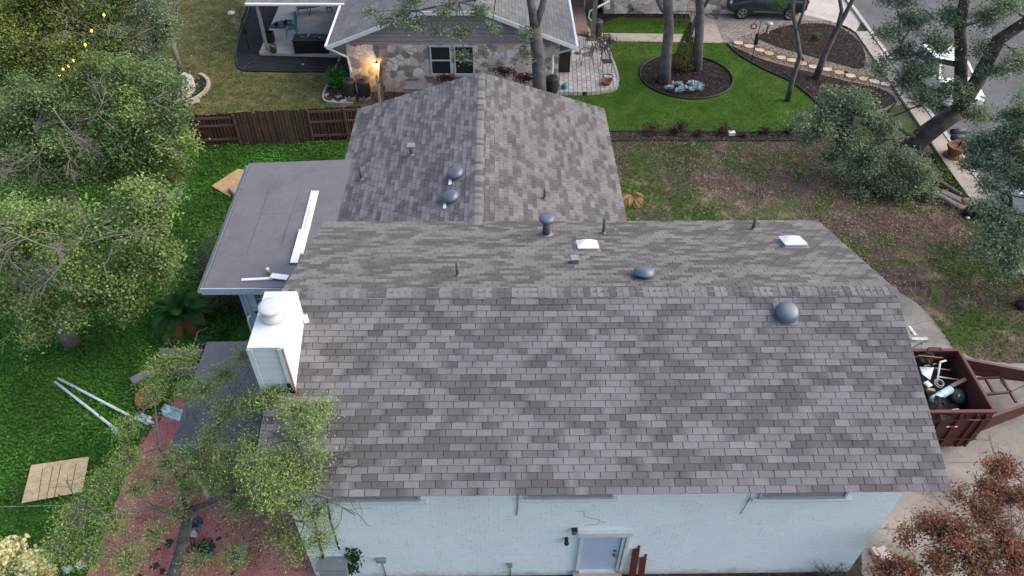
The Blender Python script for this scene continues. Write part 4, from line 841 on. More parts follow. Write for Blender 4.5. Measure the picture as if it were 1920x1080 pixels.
# paint spattered sawhorse by the drive
sh = thing('sawhorse', 'white paint spattered sawhorse standing on the drive by the roof edge', 'sawhorse', at(1722, 648)); m_spat = M('spattered white wood', (.62, .62, .62), .7, .1, 4, 30, dirt=(.06, .06, .065), amt=.9)
b = MB(); pa, pb = at(1708, 637, .85), at(1737, 637, .85); b.beam(pa, pb, .10, .10); b.build('beam', m_spat, sh); b = MB(); b.beam(at(1704, 613, .85), at(1716, 630, .85), .08, .09); b.build('cross_beam', m_spat, sh)
for e_ in (pa*.9+pb*.1, pa*.12+pb*.88):
    for s_ in (-1, 1):
        b = MB(); b.beam(e_+np.array((0, 0, -.03)), (e_[0], e_[1]+s_*.32, .015), .07, .035); b.build('leg', m_spat, sh)
b = MB(); b.box(at(1734, 637, .72), (.14, .12, .14)); b.build('bracket', m_galv, sh)
# ------------------------------------------------------------------ boundary fence
m_fb = M('weathered fence board', (.050, .026, .022), .9, .35, 5, 60, bmp=.4, col2=(.085, .06, .052)); m_fr = M('weathered fence rail', (.12, .085, .075), .9, .25, 5, 50)
m_fred = M('stained fence board', (.060, .020, .015), .85, .3, 4, 50, bmp=.3, attr=True); m_fgrey = M('grey fence board', (.085, .05, .042), .9, .3, 4, 60, bmp=.3, attr=True)
fl, fr_ = at(120, 287), at(720, 261); fd = (fr_-fl)/np.linalg.norm(fr_-fl); fn = np.array((-fd[1], fd[0], 0)); FL = np.linalg.norm(fr_-fl)
ftop = zfor(*fl[:2], 233), zfor(*fr_[:2], 199)
fence = thing('wood_fence', 'weathered dark red wooden fence between the two back yards', 'fence', (fl+fr_)/2)
sA = (at(455, 272)-fl)@fd; sB = (at(588, 266)-fl)@fd
def fh(s): return ftop[0]+(ftop[1]-ftop[0])*s/FL
for nm, s0, s1, mt, off in (('panel', 0, sA, m_fred, .05), ('panel', sA+.01, sB, m_fgrey, -.05), ('panel', sB+.01, FL, m_fred, .05)):
    b = MB(); s = s0
    while s < s1-.02:
        w = min(.14, s1-s); h = fh(s)+rng.normal()*.02+(.06 if off < 0 else 0); p = fl+fd*(s+w/2)+fn*off; k = rng.uniform(.6, 1.25); b.box((p[0], p[1], h/2+.03), (w-.008, .018, h), rz=math.atan2(fd[1], fd[0]), rx=rng.normal()*.008, col=(k, k*rng.uniform(.9, 1.05), k*rng.uniform(.9, 1.05))); s += .145
    b.build(nm, mt, fence)
    if off > 0:
        for hz in (.32, .92, 1.0):
            hz_ = .3 if hz == .32 else (.95 if hz == .92 else fh((s0+s1)/2)-.12)
            b = MB(); p, q = fl+fd*s0+fn*.015, fl+fd*s1+fn*.015; b.beam((*p[:2], hz_), (*q[:2], hz_+.02), .04, .09); b.build('rail', m_fr, fence)
for s in (0.05, sA/2, sA-.06, (sA+sB)/2, sB, (sB+FL)/2):
    p = fl+fd*s; b = MB(); b.box((p[0], p[1], fh(s)/2), (.08, .08, fh(s)-.04)); b.build('post', m_fr, fence)

# ------------------------------------------------------------------ neighbour's house
def stone_mat(name, sc=3.1):
    m, nt, b, v = base(name, .85, 0, .2)
    mp = nd(nt, 'ShaderNodeMapping'); mp.inputs['Scale'].default_value = (1, .3, 1.12); nt.links.new(v, mp.inputs[0])
    wv = mixc(nt, .06, mp.outputs[0], nd(nt, 'ShaderNodeTexNoise').outputs[1], 'ADD')
    A = nd(nt, 'ShaderNodeTexVoronoi'); A.inputs['Scale'].default_value = sc; A.inputs['Randomness'].default_value = .9; nt.links.new(wv, A.inputs['Vector'])
    E = nd(nt, 'ShaderNodeTexVoronoi', feature='DISTANCE_TO_EDGE'); E.inputs['Scale'].default_value = sc; E.inputs['Randomness'].default_value = .9; nt.links.new(wv, E.inputs['Vector'])
    s = nd(nt, 'ShaderNodeSeparateColor'); nt.links.new(A.outputs['Color'], s.inputs[0])
    c = ramp(nt, s.outputs[0], [(0, (.34, .29, .275)), (.16, (.28, .25, .24)), (.30, (.68, .55, .48)), (.48, (.76, .69, .65)), (.66, (.66, .48, .37)), (.74, (.82, .78, .75)), (.88, (.74, .62, .56))], 'CONSTANT')
    c = mixc(nt, 1., c, ramp(nt, noise(nt, v, 7, 5, .65), [(.3, (.8,)*3), (.7, (1.12,)*3)]), 'MULTIPLY')
    e = ramp(nt, E.outputs['Distance'], [(.022, (0,)*3), (.045, (1,)*3)]); c = mixc(nt, e, (.48, .43, .40), c)
    nt.links.new(c, b.inputs['Base Color']); bump(nt, b, e, .5, .02); return m
m_stone = stone_mat('flagstone veneer')
def roofbrick(name, c1, c2, rot=0):
    m, nt, b, v = base(name, .9, 0, .2); mp = nd(nt, 'ShaderNodeMapping'); mp.inputs['Rotation'].default_value = (0, 0, rot); nt.links.new(v, mp.inputs[0])
    k = nd(nt, 'ShaderNodeTexBrick'); nt.links.new(mp.outputs[0], k.inputs['Vector'])
    for n_, val in (('Scale', 1), ('Brick Width', .36), ('Row Height', .15), ('Mortar Size', .006), ('Bias', -.1)): k.inputs[n_].default_value = val
    k.inputs['Color1'].default_value = (*c1, 1); k.inputs['Color2'].default_value = (*c2, 1); k.inputs['Mortar'].default_value = (.07, .07, .075, 1)
    c = mixc(nt, 1., k.outputs['Color'], ramp(nt, noise(nt, v, 1.5, 6, .7), [(.3, (.78,)*3), (.7, (1.15,)*3)]), 'MULTIPLY'); c = mixc(nt, 1., c, ramp(nt, noise(nt, v, 90, 2), [(.3, (.8,)*3), (.7, (1.15,)*3)]), 'MULTIPLY')
    nt.links.new(c, b.inputs['Base Color']); bump(nt, b, math_(nt, 'SUBTRACT', 1., k.outputs['Fac']), .3, .01); return m
m_nroof = roofbrick('old grey shingles', (.165, .162, .168), (.22, .216, .22), math.pi/2); m_nside = M('mauve grey clapboard', (.36, .31, .315), .7, .05, 1, 20, bmp=.03)
nt_ = m_nside.node_tree; bs_ = nt_.nodes['Principled BSDF']; sc_ = bs_.inputs['Base Color'].links[0].from_socket; sx_ = nd(nt_, 'ShaderNodeSeparateXYZ'); nt_.links.new(nd(nt_, 'ShaderNodeTexCoord').outputs['Object'], sx_.inputs[0])
nt_.links.new(mixc(nt_, math_(nt_, 'LESS_THAN', math_(nt_, 'FRACT', math_(nt_, 'DIVIDE', sx_.outputs[2], .19)), .10), sc_, (.15, .125, .13)), bs_.inputs['Base Color'])
nh = thing('stone_house', 'neighbouring low house with flagstone wall and mauve gabled siding', 'house', (0, 36, 0))
YW = at(690, 173)[1]; nx0 = atY(650, 100, YW)[0]; nx1 = atY(1048, 110, YW)[0]; zpl = atY(845, 82, YW)[2]
e0, e1 = atY(612, 85, YW-.55), atY(1080, 88, YW-.55); ze = (e0[2]+e1[2])/2; ex0, ex1 = e0[0], e1[0]
zc = atY(840, 21, YW-.55)[2]; pxl, pxr = atY(775, 21, YW-.55)[0], atY(904, 21, YW-.55)[0]
slope = ((zc-ze)/(pxl-ex0)+(zc-ze)/(ex1-pxr))/2; pxl = ex0+(zc-ze)/slope; pxr = ex1-(zc-ze)/slope
xm = (ex0+ex1)/2; zrg = ze+(xm-ex0)*slope; YB = 52; yhip = YW-.55+(zrg-zc)/.45
b = MB(); b.face([(nx0, YW, 0), (nx1, YW, 0), (nx1, YW, zpl), (nx0, YW, zpl)]); b.face([(nx0, YB, 0), (nx0, YW, 0), (nx0, YW, zpl), (nx0, YB, zpl)]); b.face([(nx1, YW, 0), (nx1, YB, 0), (nx1, YB, zpl), (nx1, YW, zpl)]); b.build('stone_wall', m_stone, nh)
b = MB(); zt = lambda x: min(ze+(min(x-ex0, ex1-x))*slope, zc)-.10; z = zpl
while z < zc-.12:
    z2 = min(z+.155, zc-.10); xa = lambda q: ex0+(q+.10-ze)/slope; l, r = max(nx0-.02, xa(z)), min(nx1+.02, ex1-(z+.10-ze)/slope); l2, r2 = max(nx0-.02, xa(z2)), min(nx1+.02, ex1-(z2+.10-ze)/slope)
    b.add([(l, YW-.035, z), (r, YW-.035, z), (r2, YW-.012, z2), (l2, YW-.012, z2), (l, YW, z), (r, YW, z)], [(0, 1, 2, 3), (4, 5, 1, 0)]); z += .155
b.build('gable_siding', m_nside, nh)
b = MB(); yfz = YW-.55
b.slab([(ex0, yfz, ze), (pxl, yfz, zc), (xm, yhip, zrg), (xm, YB, zrg), (ex0, YB, ze)], .06); b.slab([(ex1, yfz, ze), (ex1, YB, ze), (xm, YB, zrg), (xm, yhip, zrg), (pxr, yfz, zc)], .06); b.slab([(pxl, yfz, zc), (pxr, yfz, zc), (xm, yhip, zrg)], .06)
b.build('roof', m_nroof, nh)
m_nt = M('white barge board', (.76, .77, .78), .55, .06, 2, 20)
b = MB()
for p, q in (((ex0, ze), (pxl, zc)), ((pxl, zc), (pxr, zc)), ((pxr, zc), (ex1, ze))): b.beam((p[0], yfz-.015, p[1]-.09), (q[0], yfz-.015, q[1]-.09), .03, .17, up=(0, 0, 1))
b.build('barge_board', m_nt, nh)
b = MB()
for x in (ex0-.05, ex1+.05): b.box((x, (yfz+YB)/2, ze-.04), (.11, YB-yfz-.02, .11), bev=.02)
b.build('eave_gutter', m_nt, nh)
wz0, wz1 = atY(845, 138, YW)[2], atY(845, 86, YW)[2]
for (xa, xb) in ((808, 845), (853, 888)):
    l, r = atY(xa, 110, YW)[0], atY(xb, 110, YW)[0]; zm = (wz0+wz1)/2; b = MB(); b.box(((l+r)/2, YW-.01, zm), (r-l, .04, wz1-wz0)); o = b.build('window', m_glass, nh)
    b = MB(); 
    for x in (l, r): b.box((x, YW-.03, zm), (.06, .07, wz1-wz0+.06))
    for zz_ in (wz0, zm, wz1): b.box(((l+r)/2, YW-.031, zz_), (r-l-.062, .07, .055))
    b.build('frame', m_trim, o)
b = MB(); b.box((atY(848, 142, YW)[0], YW-.05, wz0-.07), (2.3, .10, .08)); b.build('window_sill', M('stone sill', (.45, .41, .38), .8), nh)
def spout(pts, name='downspout'): b = MB(); b.tube(pts, .05, 6, smooth=False); b.build(name, m_nt, nh)
gl = np.array((ex0-.04, yfz+.05, ze-.09)); spout([gl, (nx0+.02, YW-.07, ze-.75), (nx0+.04, YW-.09, ze-.9), (nx0+.12, YW-.22, 1.12)])
gr = np.array((ex1+.03, yfz+.05, ze-.09)); sx = atY(1036, 120, YW-.1)[0]; spout([gr, (sx, YW-.08, ze-.62), (sx, YW-.1, ze-.8), (sx, YW-.30, 1.12)])
# east wing with porch
RY = at(1200, 26)[1]; rx0 = atY(1132, 20, RY)[0]
b = MB(); b.face([(rx0, RY, 0), (rx0+9, RY, 0), (rx0+9, RY, 2.7), (rx0, RY, 2.7)]); b.face([(rx0, RY+4, 0), (rx0, RY, 0), (rx0, RY, 2.7), (rx0, RY+4, 2.7)]); b.build('east_wall', m_stone, nh)
b = MB(); b.slab([(ex1-.2, RY-.9, 2.7), (rx0+9.5, RY-.9, 2.7), (rx0+9.5, RY+5, 4.6), (ex1-.2, RY+5, 4.6)], .08); b.build('east_roof', m_nroof, nh)
px_ = at(1111, 76, .2); b = MB(); b.box((px_[0], px_[1]+.1, 1.45), (.22, .22, 2.5)); b.build('porch_post', M('grey porch post', (.20, .175, .175), .6), nh); b = MB(); b.box((px_[0], px_[1]+.1, .28), (.30, .30, .14)); b.build('post_base', m_conc2, nh)
q = atY(1088, 25, RY-1.0); b = MB(); b.box((q[0]+.1, RY+.4, 1.3), (1.9, .08, 2.6)); b.build('porch_wall', M('brown panel wall', (.13, .10, .095), .7, .08), nh); b = MB(); b.box((q[0]+.35, RY+.34, 1.25), (.08, .06, 2.5)); b.build('door_casing', M('tan casing', (.36, .31, .28), .6), nh)
b = MB(); p = at(1117, 45, 1.0); t1 = atY(1143, 2, p[1]+.3); t2 = atY(1106, 21, p[1]); b.tube([t1, t2, (t2[0]-.03, t2[1], 1.35), (t2[0]+.12, t2[1]-.1, 1.2)], .05, 6, smooth=False); b.build('downspout', m_nt, nh)
# patio roof to the north west
pg = thing('patio_roof', 'white guttered patio roof at the top left of the stone house', 'patio roof', (-9, 36, 0))
gy = at(500, 97, .16)[1]; ga, gb = atY(459, 6, gy), atY(646, 9, gy); b = MB(); b.box(((ga[0]+gb[0])/2, gy-.05, ga[2]-.04), (gb[0]-ga[0], .13, .13), bev=.03); b.build('gutter', m_nt, pg)
b = MB(); b.slab([(ga[0], gy, ga[2]), (ex0+.3, gy, ga[2]), (ex0+.3, gy+7, ga[2]+1.4), (ga[0], gy+7, ga[2]+1.4)], .08); b.build('roof', m_nroof, pg)
pp = at(502, 97, .16); b = MB(); tq_ = atY(484, 12, gy+.1); b.box((pp[0], pp[1], (ga[2]+.1)/2+.05), (.13, .13, ga[2]-.16)); b.build('post', M('mauve post', (.30, .27, .28), .6), pg); b = MB(); b.box((pp[0], pp[1], .19), (.2, .2, .07)); b.build('post_base', m_conc2, pg)
dsx = gb[0]-.15; b = MB(); b.tube([(dsx, gy-.05, ga[2]-.1), (dsx+.03, gy+.02, ga[2]-.55), (dsx+.05, gy+.3, ga[2]-.8)], .05, 6, smooth=False); b.build('downspout', m_nt, pg)

for (x, y, s_, lab) in ((945, 134, .45, 'dark red shrub against the flagstone wall left of the forked trunk'), (985, 146, .5, 'wider dark red shrub between the forked trunk and the ridge'), (836, 146, .38, 'low dark red shrub under the flagstone wall windows')):
    q = atY(x, y, YW-.7); t = thing('red_shrub', lab, 'shrub', (q[0], q[1], 0)); b = MB()
    for k in range(6): fan(b, (q[0], q[1], 0), (rng.normal()*.4, rng.normal()*.3, 1), max(.3, q[2]), .012, 1)
    b.build('stems', M('shrub stem', (.06, .03, .03), .9), t); quads('foliage', q+ell(int(1500*s_), .6)*np.array((s_*1.3, s_*.7, s_*.5)), .09, pal([(.075, .022, .026), (.05, .018, .022), (.10, .03, .032)], int(1500*s_)), leafmat('leaves'), t)
q = atY(778, 158, YW-1.0); b = MB(); b.box((q[0], q[1], q[2]/2), (.95, .7, q[2]), bev=.03); tag(b.build('utility_cabinet', M('dull grey cabinet', (.22, .20, .195), .7, .12), None, (q[0], q[1], 0)), 'grey utility cabinet half hidden behind the rear wing roof', 'cabinet')
# gate with lantern beside the flagstone wall
gp = at(712, 188); gt = thing('wooden_gate', 'brown wooden side gate standing edge on against the flagstone wall', 'gate', gp); m_gw = M('brown gate wood', (.16, .085, .05), .8, .3, 5, 40); g_ = atY(724, 124, gp[1]+.4); ght = max(1.6, zfor(gp[0], gp[1]+.7, 124))
b = MB()
for k in range(9): b.box((gp[0]+.12+.012*k, YW-.08-k*.145, ght/2), (.022, .135, ght-.1-rng.uniform(0, .05)), ry=.0)
b.build('gate_boards', m_gw, gt)
for z in (.35, ght-.35): b = MB(); b.box((gp[0]+.20, YW-.75, z), (.05, 1.3, .09)); b.build('gate_rail', m_gw, gt)
b = MB(); b.box((gp[0]+.12, YW-1.40, ght/2), (.1, .1, ght)); b.build('gate_post', M('pale gate post', (.36, .34, .33), .8), gt)
lx, ly, lz = gp[0]-.02, YW-.22, ght-.12
ln = thing('wall_lantern', 'glowing amber wall lantern beside the wooden gate', 'lantern', (lx, ly, lz)); b = MB(); b.lathe((lx, ly, lz), [(.03, -.10), (.055, -.09), (.065, .08), (.03, .09)], 10); b.build('lamp_glass', glow('amber lamp glass', (1, .55, .18), 9), ln)
b = MB(); b.lathe((lx, ly, lz+.10), [(.09, 0), (.05, .05), (.015, .08)], 10); b.box((lx, ly+.12, lz+.1), (.03, .22, .03)); b.build('lamp_cap', m_black, ln)
L = bpy.data.lights.new('lantern_light', 'POINT'); L.energy = 16; L.color = (1, .58, .22); L.shadow_soft_size = .08; lo = bpy.data.objects.new('lantern_light', L); COL.objects.link(lo); lo.location = (lx-.02, ly-.16, lz-.25)

# rain barrels
m_bar = M('dark brown barrel', (.045, .036, .034), .55, .12, 3, 30, spec=.4)
def barrel(px, py, ptop, lab, r=.29, stand=True):
    g = at(px, py); h = zfor(g[0], g[1], ptop) ; t = thing('rain_barrel', lab, 'rain barrel', g, 'dark rain barrels around the stone house'); z0 = .16 if stand else .0; hh = max(.75, min(1.05, h-z0))
    prof = [(r*.82, 0), (r*.9, .03)]+[(r*(.93+.07*math.sin(math.pi*k/8))+(.012 if k % 2 else 0), .03+(hh-.08)*k/8) for k in range(1, 8)]+[(r*.95, hh-.03), (r*.86, hh), (r*.5, hh+.012), (r*.1, hh+.02)]
    b = MB(); b.lathe((g[0], g[1], z0), prof, 22); b.build('barrel', m_bar, t); b = MB(); b.lathe((g[0], g[1]+.02, z0+hh+.005), [(.09, 0), (.09, .04), (.07, .05)], 14); b.build('inlet', m_black, t)
    b = MB(); b.tube([(g[0], g[1]-r*.92, z0+.08), (g[0], g[1]-r*.92-.08, z0+.07)], .02, 6); b.build('tap', m_trim, t)
    if stand: b = MB(); b.box((g[0]-.12, g[1], .08), (.22, .5, .15)); b.box((g[0]+.13, g[1], .08), (.22, .5, .15)); b.build('block_stand', M('concrete block', (.36, .33, .31), .9, .12), t)
barrel(658, 184, 153, 'rain barrel fed by the white spout beside the green bush'); barrel(685, 185, 155, 'rain barrel without a spout next to the lit gate')
barrel(1035, 178, 147, 'rain barrel under the spout at the corner by the brick patio'); barrel(1117, 72, 38, 'rain barrel beside the grey porch post', .30)
# side bed edging
ed = MB(); E_ = [at(*p, 0) for p in smooth_([(640, 106), (622, 148), (607, 178), (611, 192), (632, 195), (662, 196)], 5)]
for i in range(len(E_)-1): ed.beam(E_[i]+np.array((0, 0, .05)), E_[i+1]+np.array((0, 0, .05)), .10, .12)
tag(ed.build('bed_edging', M('concrete edging', (.36, .33, .31), .9, .12), None, E_[0]), 'pale concrete edging around the side bed by the barrels', 'edging')
for (x, y) in ((612, 178), (625, 190), (644, 189), (636, 181)):
    q = at(x, y, .06); b = MB(); b.box(q, (rng.uniform(.2, .35), .16, .1), rz=rng.uniform(0, 3), bev=.025); tag(b.build('edging_stone', M('pale rock', (.4, .36, .33), .9, .2), None, q), 'small pale rock in the side bed by the barrels', 'rock', 'pale rocks in the side bed')
q = at(631, 172, 0)
t = thing('leafy_bush', 'bright green leafy bush left of the rain barrels', 'bush', q); b = MB()
for k in range(9): b.tube([(q[0], q[1], 0), np.array((q[0], q[1], .5))+rng.normal(size=3)*.25], [.015, .006], 4)
b.build('stems', M('green stem', (.06, .08, .03), .8), t); cl = np.array((q[0], q[1]+.25, .55))+ell(110, .4)*np.array((.52, .6, .55)); ix = np.repeat(np.arange(110), 12); P = cl[ix]+rng.normal(size=(1320, 3))*.06; quads('foliage', P, .12, pal([(.05, .20, .03), (.07, .26, .04), (.035, .14, .025)], 1320), LEAF, t, .7, .6)
q = at(637, 122, .3); b = MB(); b.tube([q+np.array((-.12, 0, -.3)), q+np.array((-.12, 0, .35)), q+np.array((.12, 0, .35)), q+np.array((.12, 0, -.3))], .018, 6); b.tube([q+np.array((-.12, .15, -.3)), q+np.array((-.12, .15, .1)), q+np.array((.12, .15, .1)), q+np.array((.12, .15, -.3))], .018, 6); ringtube(b, q+np.array((0, .05, .25)), .16, .015, (0, 1, .2)); tag(b.build('hose_stand', m_black, None, q), 'black wire hose stand at the patio edge by the bush', 'stand')

# ------------------------------------------------------------------ back patio furniture
m_iron = M('black iron', (.025, .024, .025), .5, .2, spec=.4); m_blue = M('blue cushion', (.10, .30, .38), .85, .08, 3, 40)
cq = at(551, 66, .16); ch = thing('patio_chair', 'blue cushioned patio chair facing the lawn', 'chair', cq); z0 = .16; X = cq[0]; Yc = cq[1]
b = MB(); b.box((X-.03, Yc, z0+.43), (.54, .52, .10), rz=.3, bev=.035); b.build('seat_cushion', m_blue, ch)
b = MB(); b.box((X+.20, Yc+.10, z0+.80), (.12, .50, .62), rz=.3, ry=.22, bev=.04); b.box((X+.15, Yc+.085, z0+.66), (.05, .48, .02), rz=.3); b.build('back_cushion', m_blue, ch)
b = MB()
for sx, sy in ((-.3, -.28), (.22, -.2), (-.36, .2), (.14, .32)): b.tube([(X+sx, Yc+sy, z0), (X+sx*.9, Yc+sy, z0+.42)], .016, 6)
for sy in (-.28, .30): b.tube(smooth_([(X-.28, Yc+sy, z0+.4), (X-.33, Yc+sy, z0+.62), (X-.1, Yc+sy+.03, z0+.66), (X+.2, Yc+sy+.06, z0+.64)], 4), .018, 6)
b.tube([(X+.14, Yc-.15, z0+.4), (X+.30, Yc-.12, z0+1.12), (X+.22, Yc+.36, z0+1.14), (X+.08, Yc+.33, z0+.4)], .016, 6); b.build('frame', m_iron, ch)
p0, p1 = at(553, 101, .16), at(617, 101, .16); W_ = p1[0]-p0[0]; db = thing('deck_box', 'large black resin deck box with tools on its lid', 'storage box', (p0+p1)/2); hz = zfor(p0[0], p0[1], 78)-.16
b = MB(); b.box(((p0[0]+p1[0])/2, p0[1]+.36, .16+hz/2), (W_, .72, hz), bev=.02); b.build('box_body', m_black, db)
b = MB(); b.box(((p0[0]+p1[0])/2, p0[1]+.36, .16+hz+.03), (W_+.06, .78, .055), bev=.015); b.build('lid', M('black lid', (.022, .022, .026), .6, .2), db)
b = MB()
for k in range(4): b.box(((p0[0]+p1[0])/2, p0[1]-.006, .16+hz*(k+.6)/4.4), (W_-.1, .016, .02))
b.build('panel_rib', M('black lid', ()), db)
zl = .16+hz+.065
for i in range(9):
    q = (p0[0]+.12+W_*.11*i*.8, p0[1]+rng.uniform(.15, .6), zl+.03); b = MB()
    if i % 3 == 0: b.tube([q, np.array(q)+np.array((.18, .08, .01))], .022, 6)
    elif i % 3 == 1: b.box(q, (.14, .10, .06), rz=rng.uniform(0, 2), bev=.01)
    else: ringtube(b, q, .06, .014, (.2, .2, 1))
    cm = (m_black, M('tool blue', (.05, .13, .30), .5), M('tool grey', (.25, .24, .23), .5), M('tool tan', (.3, .16, .08), .6))[(0, 1, 2, 1, 2, 0, 3, 0, 2)[i]]
    tag(b.build('hand_tool', cm, None, q), 'small tool or fitting lying on the black deck box lid', 'tool', 'small tools on the deck box')
q = at(507, 79, .16); b = MB(); b.prism([(q[0]-.2, q[1]-.15), (q[0]+.2, q[1]-.15), (q[0]+.2, q[1]+.25), (q[0]-.2, q[1]+.25)], .16, .20)
for s_, t_ in (((-.19, .05), (.02, .4)), ((.19, .05), (.02, .4)), ((0, -.14), (.4, .02)), ((0, .24), (.4, .02))): b.box((q[0]+s_[0], q[1]+s_[1], .42), (*t_, .5))
tag(b.build('black_bin', m_black, None, q), 'open black bin beside the mauve patio post', 'bin')
q = at(514, 98, .16); t = thing('woven_pot', 'brown woven pot with dry soil at the patio corner', 'pot', q); b = MB(); b.lathe((q[0], q[1], .165), [(.13, 0), (.15, .05), (.18, .32), (.19, .36), (.165, .36), (.15, .30)], 18); b.build('pot', M('woven brown', (.10, .075, .055), .85, .25, 20, 80, bmp=.5), t); b = MB(); b.lathe((q[0], q[1], .44), [(.15, 0), (.05, .06)], 12); b.build('soil', M('dry soil', (.2, .16, .12), .95), t)
q = at(527, 47, .17); b = MB(); b.add([*[(q[0]+a*1.0, q[1]+c, .172) for a, c in ((-.5, -.35), (.2, -.38), (.55, .1), (.5, .5), (-.1, .5), (-.5, 0))], *[(q[0]+a*1.0, q[1]+c, .205) for a, c in ((-.5, -.35), (.2, -.38), (.55, .1), (.5, .5), (-.1, .5), (-.5, 0))]], [(6, 7, 8, 9, 10, 11)]+[(i, (i+1) % 6, 6+(i+1) % 6, 6+i) for i in range(6)]); tag(b.build('rubber_mat', m_black, None, q), 'black rubber mat lying on the pale patio slab', 'mat')
for dx, dy in ((-.25, .0), (.18, .22)):
    b = MB(); b.box((q[0]+dx, q[1]+dy, .26), (.2, .14, .10), rz=.4, bev=.03); b.box((q[0]+dx+.05, q[1]+dy+.05, .33), (.08, .1, .06), bev=.02); tag(b.build('garden_shoe', M('black rubber', (.02, .02, .022), .6), None, (q[0]+dx, q[1]+dy, .2)), 'black garden shoe resting on the rubber mat', 'shoe', 'garden shoes on the mat')
q = at(570, 26, .16); lg = thing('chaise_lounge', 'black mesh chaise lounge with wheels on the patio slab', 'lounge chair', q); b = MB(); sA_ = np.array((q[0]-.35, q[1], .5)); sB_ = np.array((q[0]+.75, q[1]+.35, .52)); sC = np.array((q[0]+1.35, q[1]+.5, .85)); b.beam(sA_, sB_, .58, .02); b.beam(sB_, sC, .58, .02); b.build('mesh_seat', M('black mesh', (.07, .07, .068), .7, .3, 30, 90), lg)
b = MB()
for off in (-.29, .29):
    o_ = np.array((-.09, .28, 0))*off/.29; b.tube([sA_+o_, sB_+o_, sC+o_], .02, 6); b.tube([sA_+o_+np.array((.1, 0, 0)), (sA_+o_)[:2].tolist()+[.16]], .018, 6); b.tube([(sA_+sB_)/2+o_+np.array((.15, 0, 0)), ((sA_+sB_)/2+o_)[:2].tolist()+[.17]], .018, 6)
b.build('frame', m_iron, lg); b = MB(); ringtube(b, sC+np.array((.0, -.3, -.55)), .14, .022, (0, 1, 0)); ringtube(b, sC+np.array((-.15, .3, -.55)), .14, .022, (0, 1, 0)); b.build('wheel', m_iron, lg)
b = MB(); b.tube(smooth_([at(x, y, .03) for x, y in ((568, 104), (575, 112), (566, 120), (540, 116), (500, 122), (470, 127), (455, 130), (448, 140), (440, 150), (446, 153), (458, 128), (476, 116), (520, 124), (580, 126), (620, 128))], 6), .018, 5); tag(b.build('garden_hose', M('green hose', (.012, .075, .055), .5), None, at(500, 122)), 'green hose snaking over the black weed fabric', 'hose')
b = MB(); b.box(at(568, 121, .05), (.12, .06, .06), rz=.4, bev=.01); tag(b.build('hose_nozzle', M('teal nozzle', (.2, .45, .42), .4), None, at(568, 121)), 'teal hose nozzle lying on the black weed fabric', 'nozzle')
b = MB(); E_ = smooth_([at(x, y, .05) for x, y in ((478, -20), (462, 30), (447, 75), (443, 112), (452, 130), (482, 133), (560, 134), (628, 133))], 4); b.tube(E_, .045, 6); tag(b.build('lawn_edging', m_black, None, E_[0]), 'black edging strip around the weed fabric', 'edging')
def feeder(px, py, topx, topy, lab, dome, ringcol):
    g = at(px, py); tp_ = atY(topx, topy, g[1]); t = thing('bird_feeder_pole', lab, 'bird feeder', g, 'bird feeder poles'); h = tp_[2]
    b = MB(); b.tube([(g[0], g[1], 0), (g[0], g[1], h)], .018, 8); b.build('pole', m_iron, t); b = MB(); b.lathe((g[0], g[1], h*.42), [(.09, 0), (.10, .02), (.10, h*.26), (.06, h*.27)], 14); b.build('baffle', m_black, t)
    b = MB(); b.tube(smooth_([(g[0], g[1], h-.05), (g[0]+.1*dome, g[1], h+.16), (g[0]+.38*dome, g[1], h+.14), (g[0]+.42*dome, g[1], h+.0)], 5), .012, 6); b.tube(smooth_([(g[0], g[1], h-.05), (g[0]-.2*dome, g[1], h+.1), (g[0]-.3*dome, g[1], h-.08)], 4), .012, 6); b.build('hook', m_iron, t)
    c = (g[0]+.42*dome, g[1], h-.12); b = MB(); b.lathe(c, [(.19, -.02), (.20, 0), (.16, .06), (.08, .10), (.01, .11)], 20); b.build('dome', M('clear feeder dome', (.36, .37, .33), .2, .08, spec=.6), t)
    b = MB(); b.lathe((c[0], c[1], c[2]-.46), [(.10, 0), (.10, .02), (.075, .03), (.075, .34), (.04, .42)], 12); b.build('seed_tube', M('seed tube', (.20, .19, .17), .3, .2), t); b = MB(); ringtube(b, (g[0]-.3*dome, g[1], h-.25), .13, .03, (.2, 1, .2)); b.build('suet_ring', M('suet ring', ringcol, .7), t)
feeder(467, 92, 436, 20, 'bird feeder pole with grey dome beside the weed fabric', -1, (.12, .06, .04)); feeder(1409, 113, 1434, 40, 'bird feeder pole with cream dome at the front lawn edge', 1, (.14, .05, .04))

# curved stone ring planter by the fence
sr = thing('stone_ring', 'curved pale stone seat wall ringing a planting bed near the fence', 'stone wall', at(350, 180)); C_ = at(322, 172); r1 = np.linalg.norm(at(362, 168)[:2]-C_[:2])
b = MB(); n = 22; vs = []; fs = []
for i in range(n+1):
    a = -1.25+2.45*i/n
    for r_, z in ((r1-.14, 0), (r1-.14, .46), (r1+.14, .46), (r1+.14, 0)): vs.append((C_[0]+r_*math.cos(a), C_[1]+r_*math.sin(a)*1.0, z))
for i in range(n):
    for k in range(3): fs.append((i*4+k, i*4+k+1, i*4+5+k, i*4+4+k))
fs += [(0, 1, 2, 3), (n*4+3, n*4+2, n*4+1, n*4)]; b.add(vs, fs); b.build('seat_wall', M('pale cast stone', (.48, .45, .43), .85, .1, 5, 30), sr)
b = MB(); r2 = np.linalg.norm(at(390, 165)[:2]-C_[:2]); P = [np.array((C_[0]+r2*math.cos(a), C_[1]+.2+r2*math.sin(a), .06)) for a in np.linspace(-1.0, 1.0, 14)]
for i in range(13): b.beam(P[i], P[i+1]*.96+P[i]*.04, .16, .14)
b.build('edging_stones', M('pinkish edging stone', (.42, .34, .29), .9, .18, 5, 30), sr)
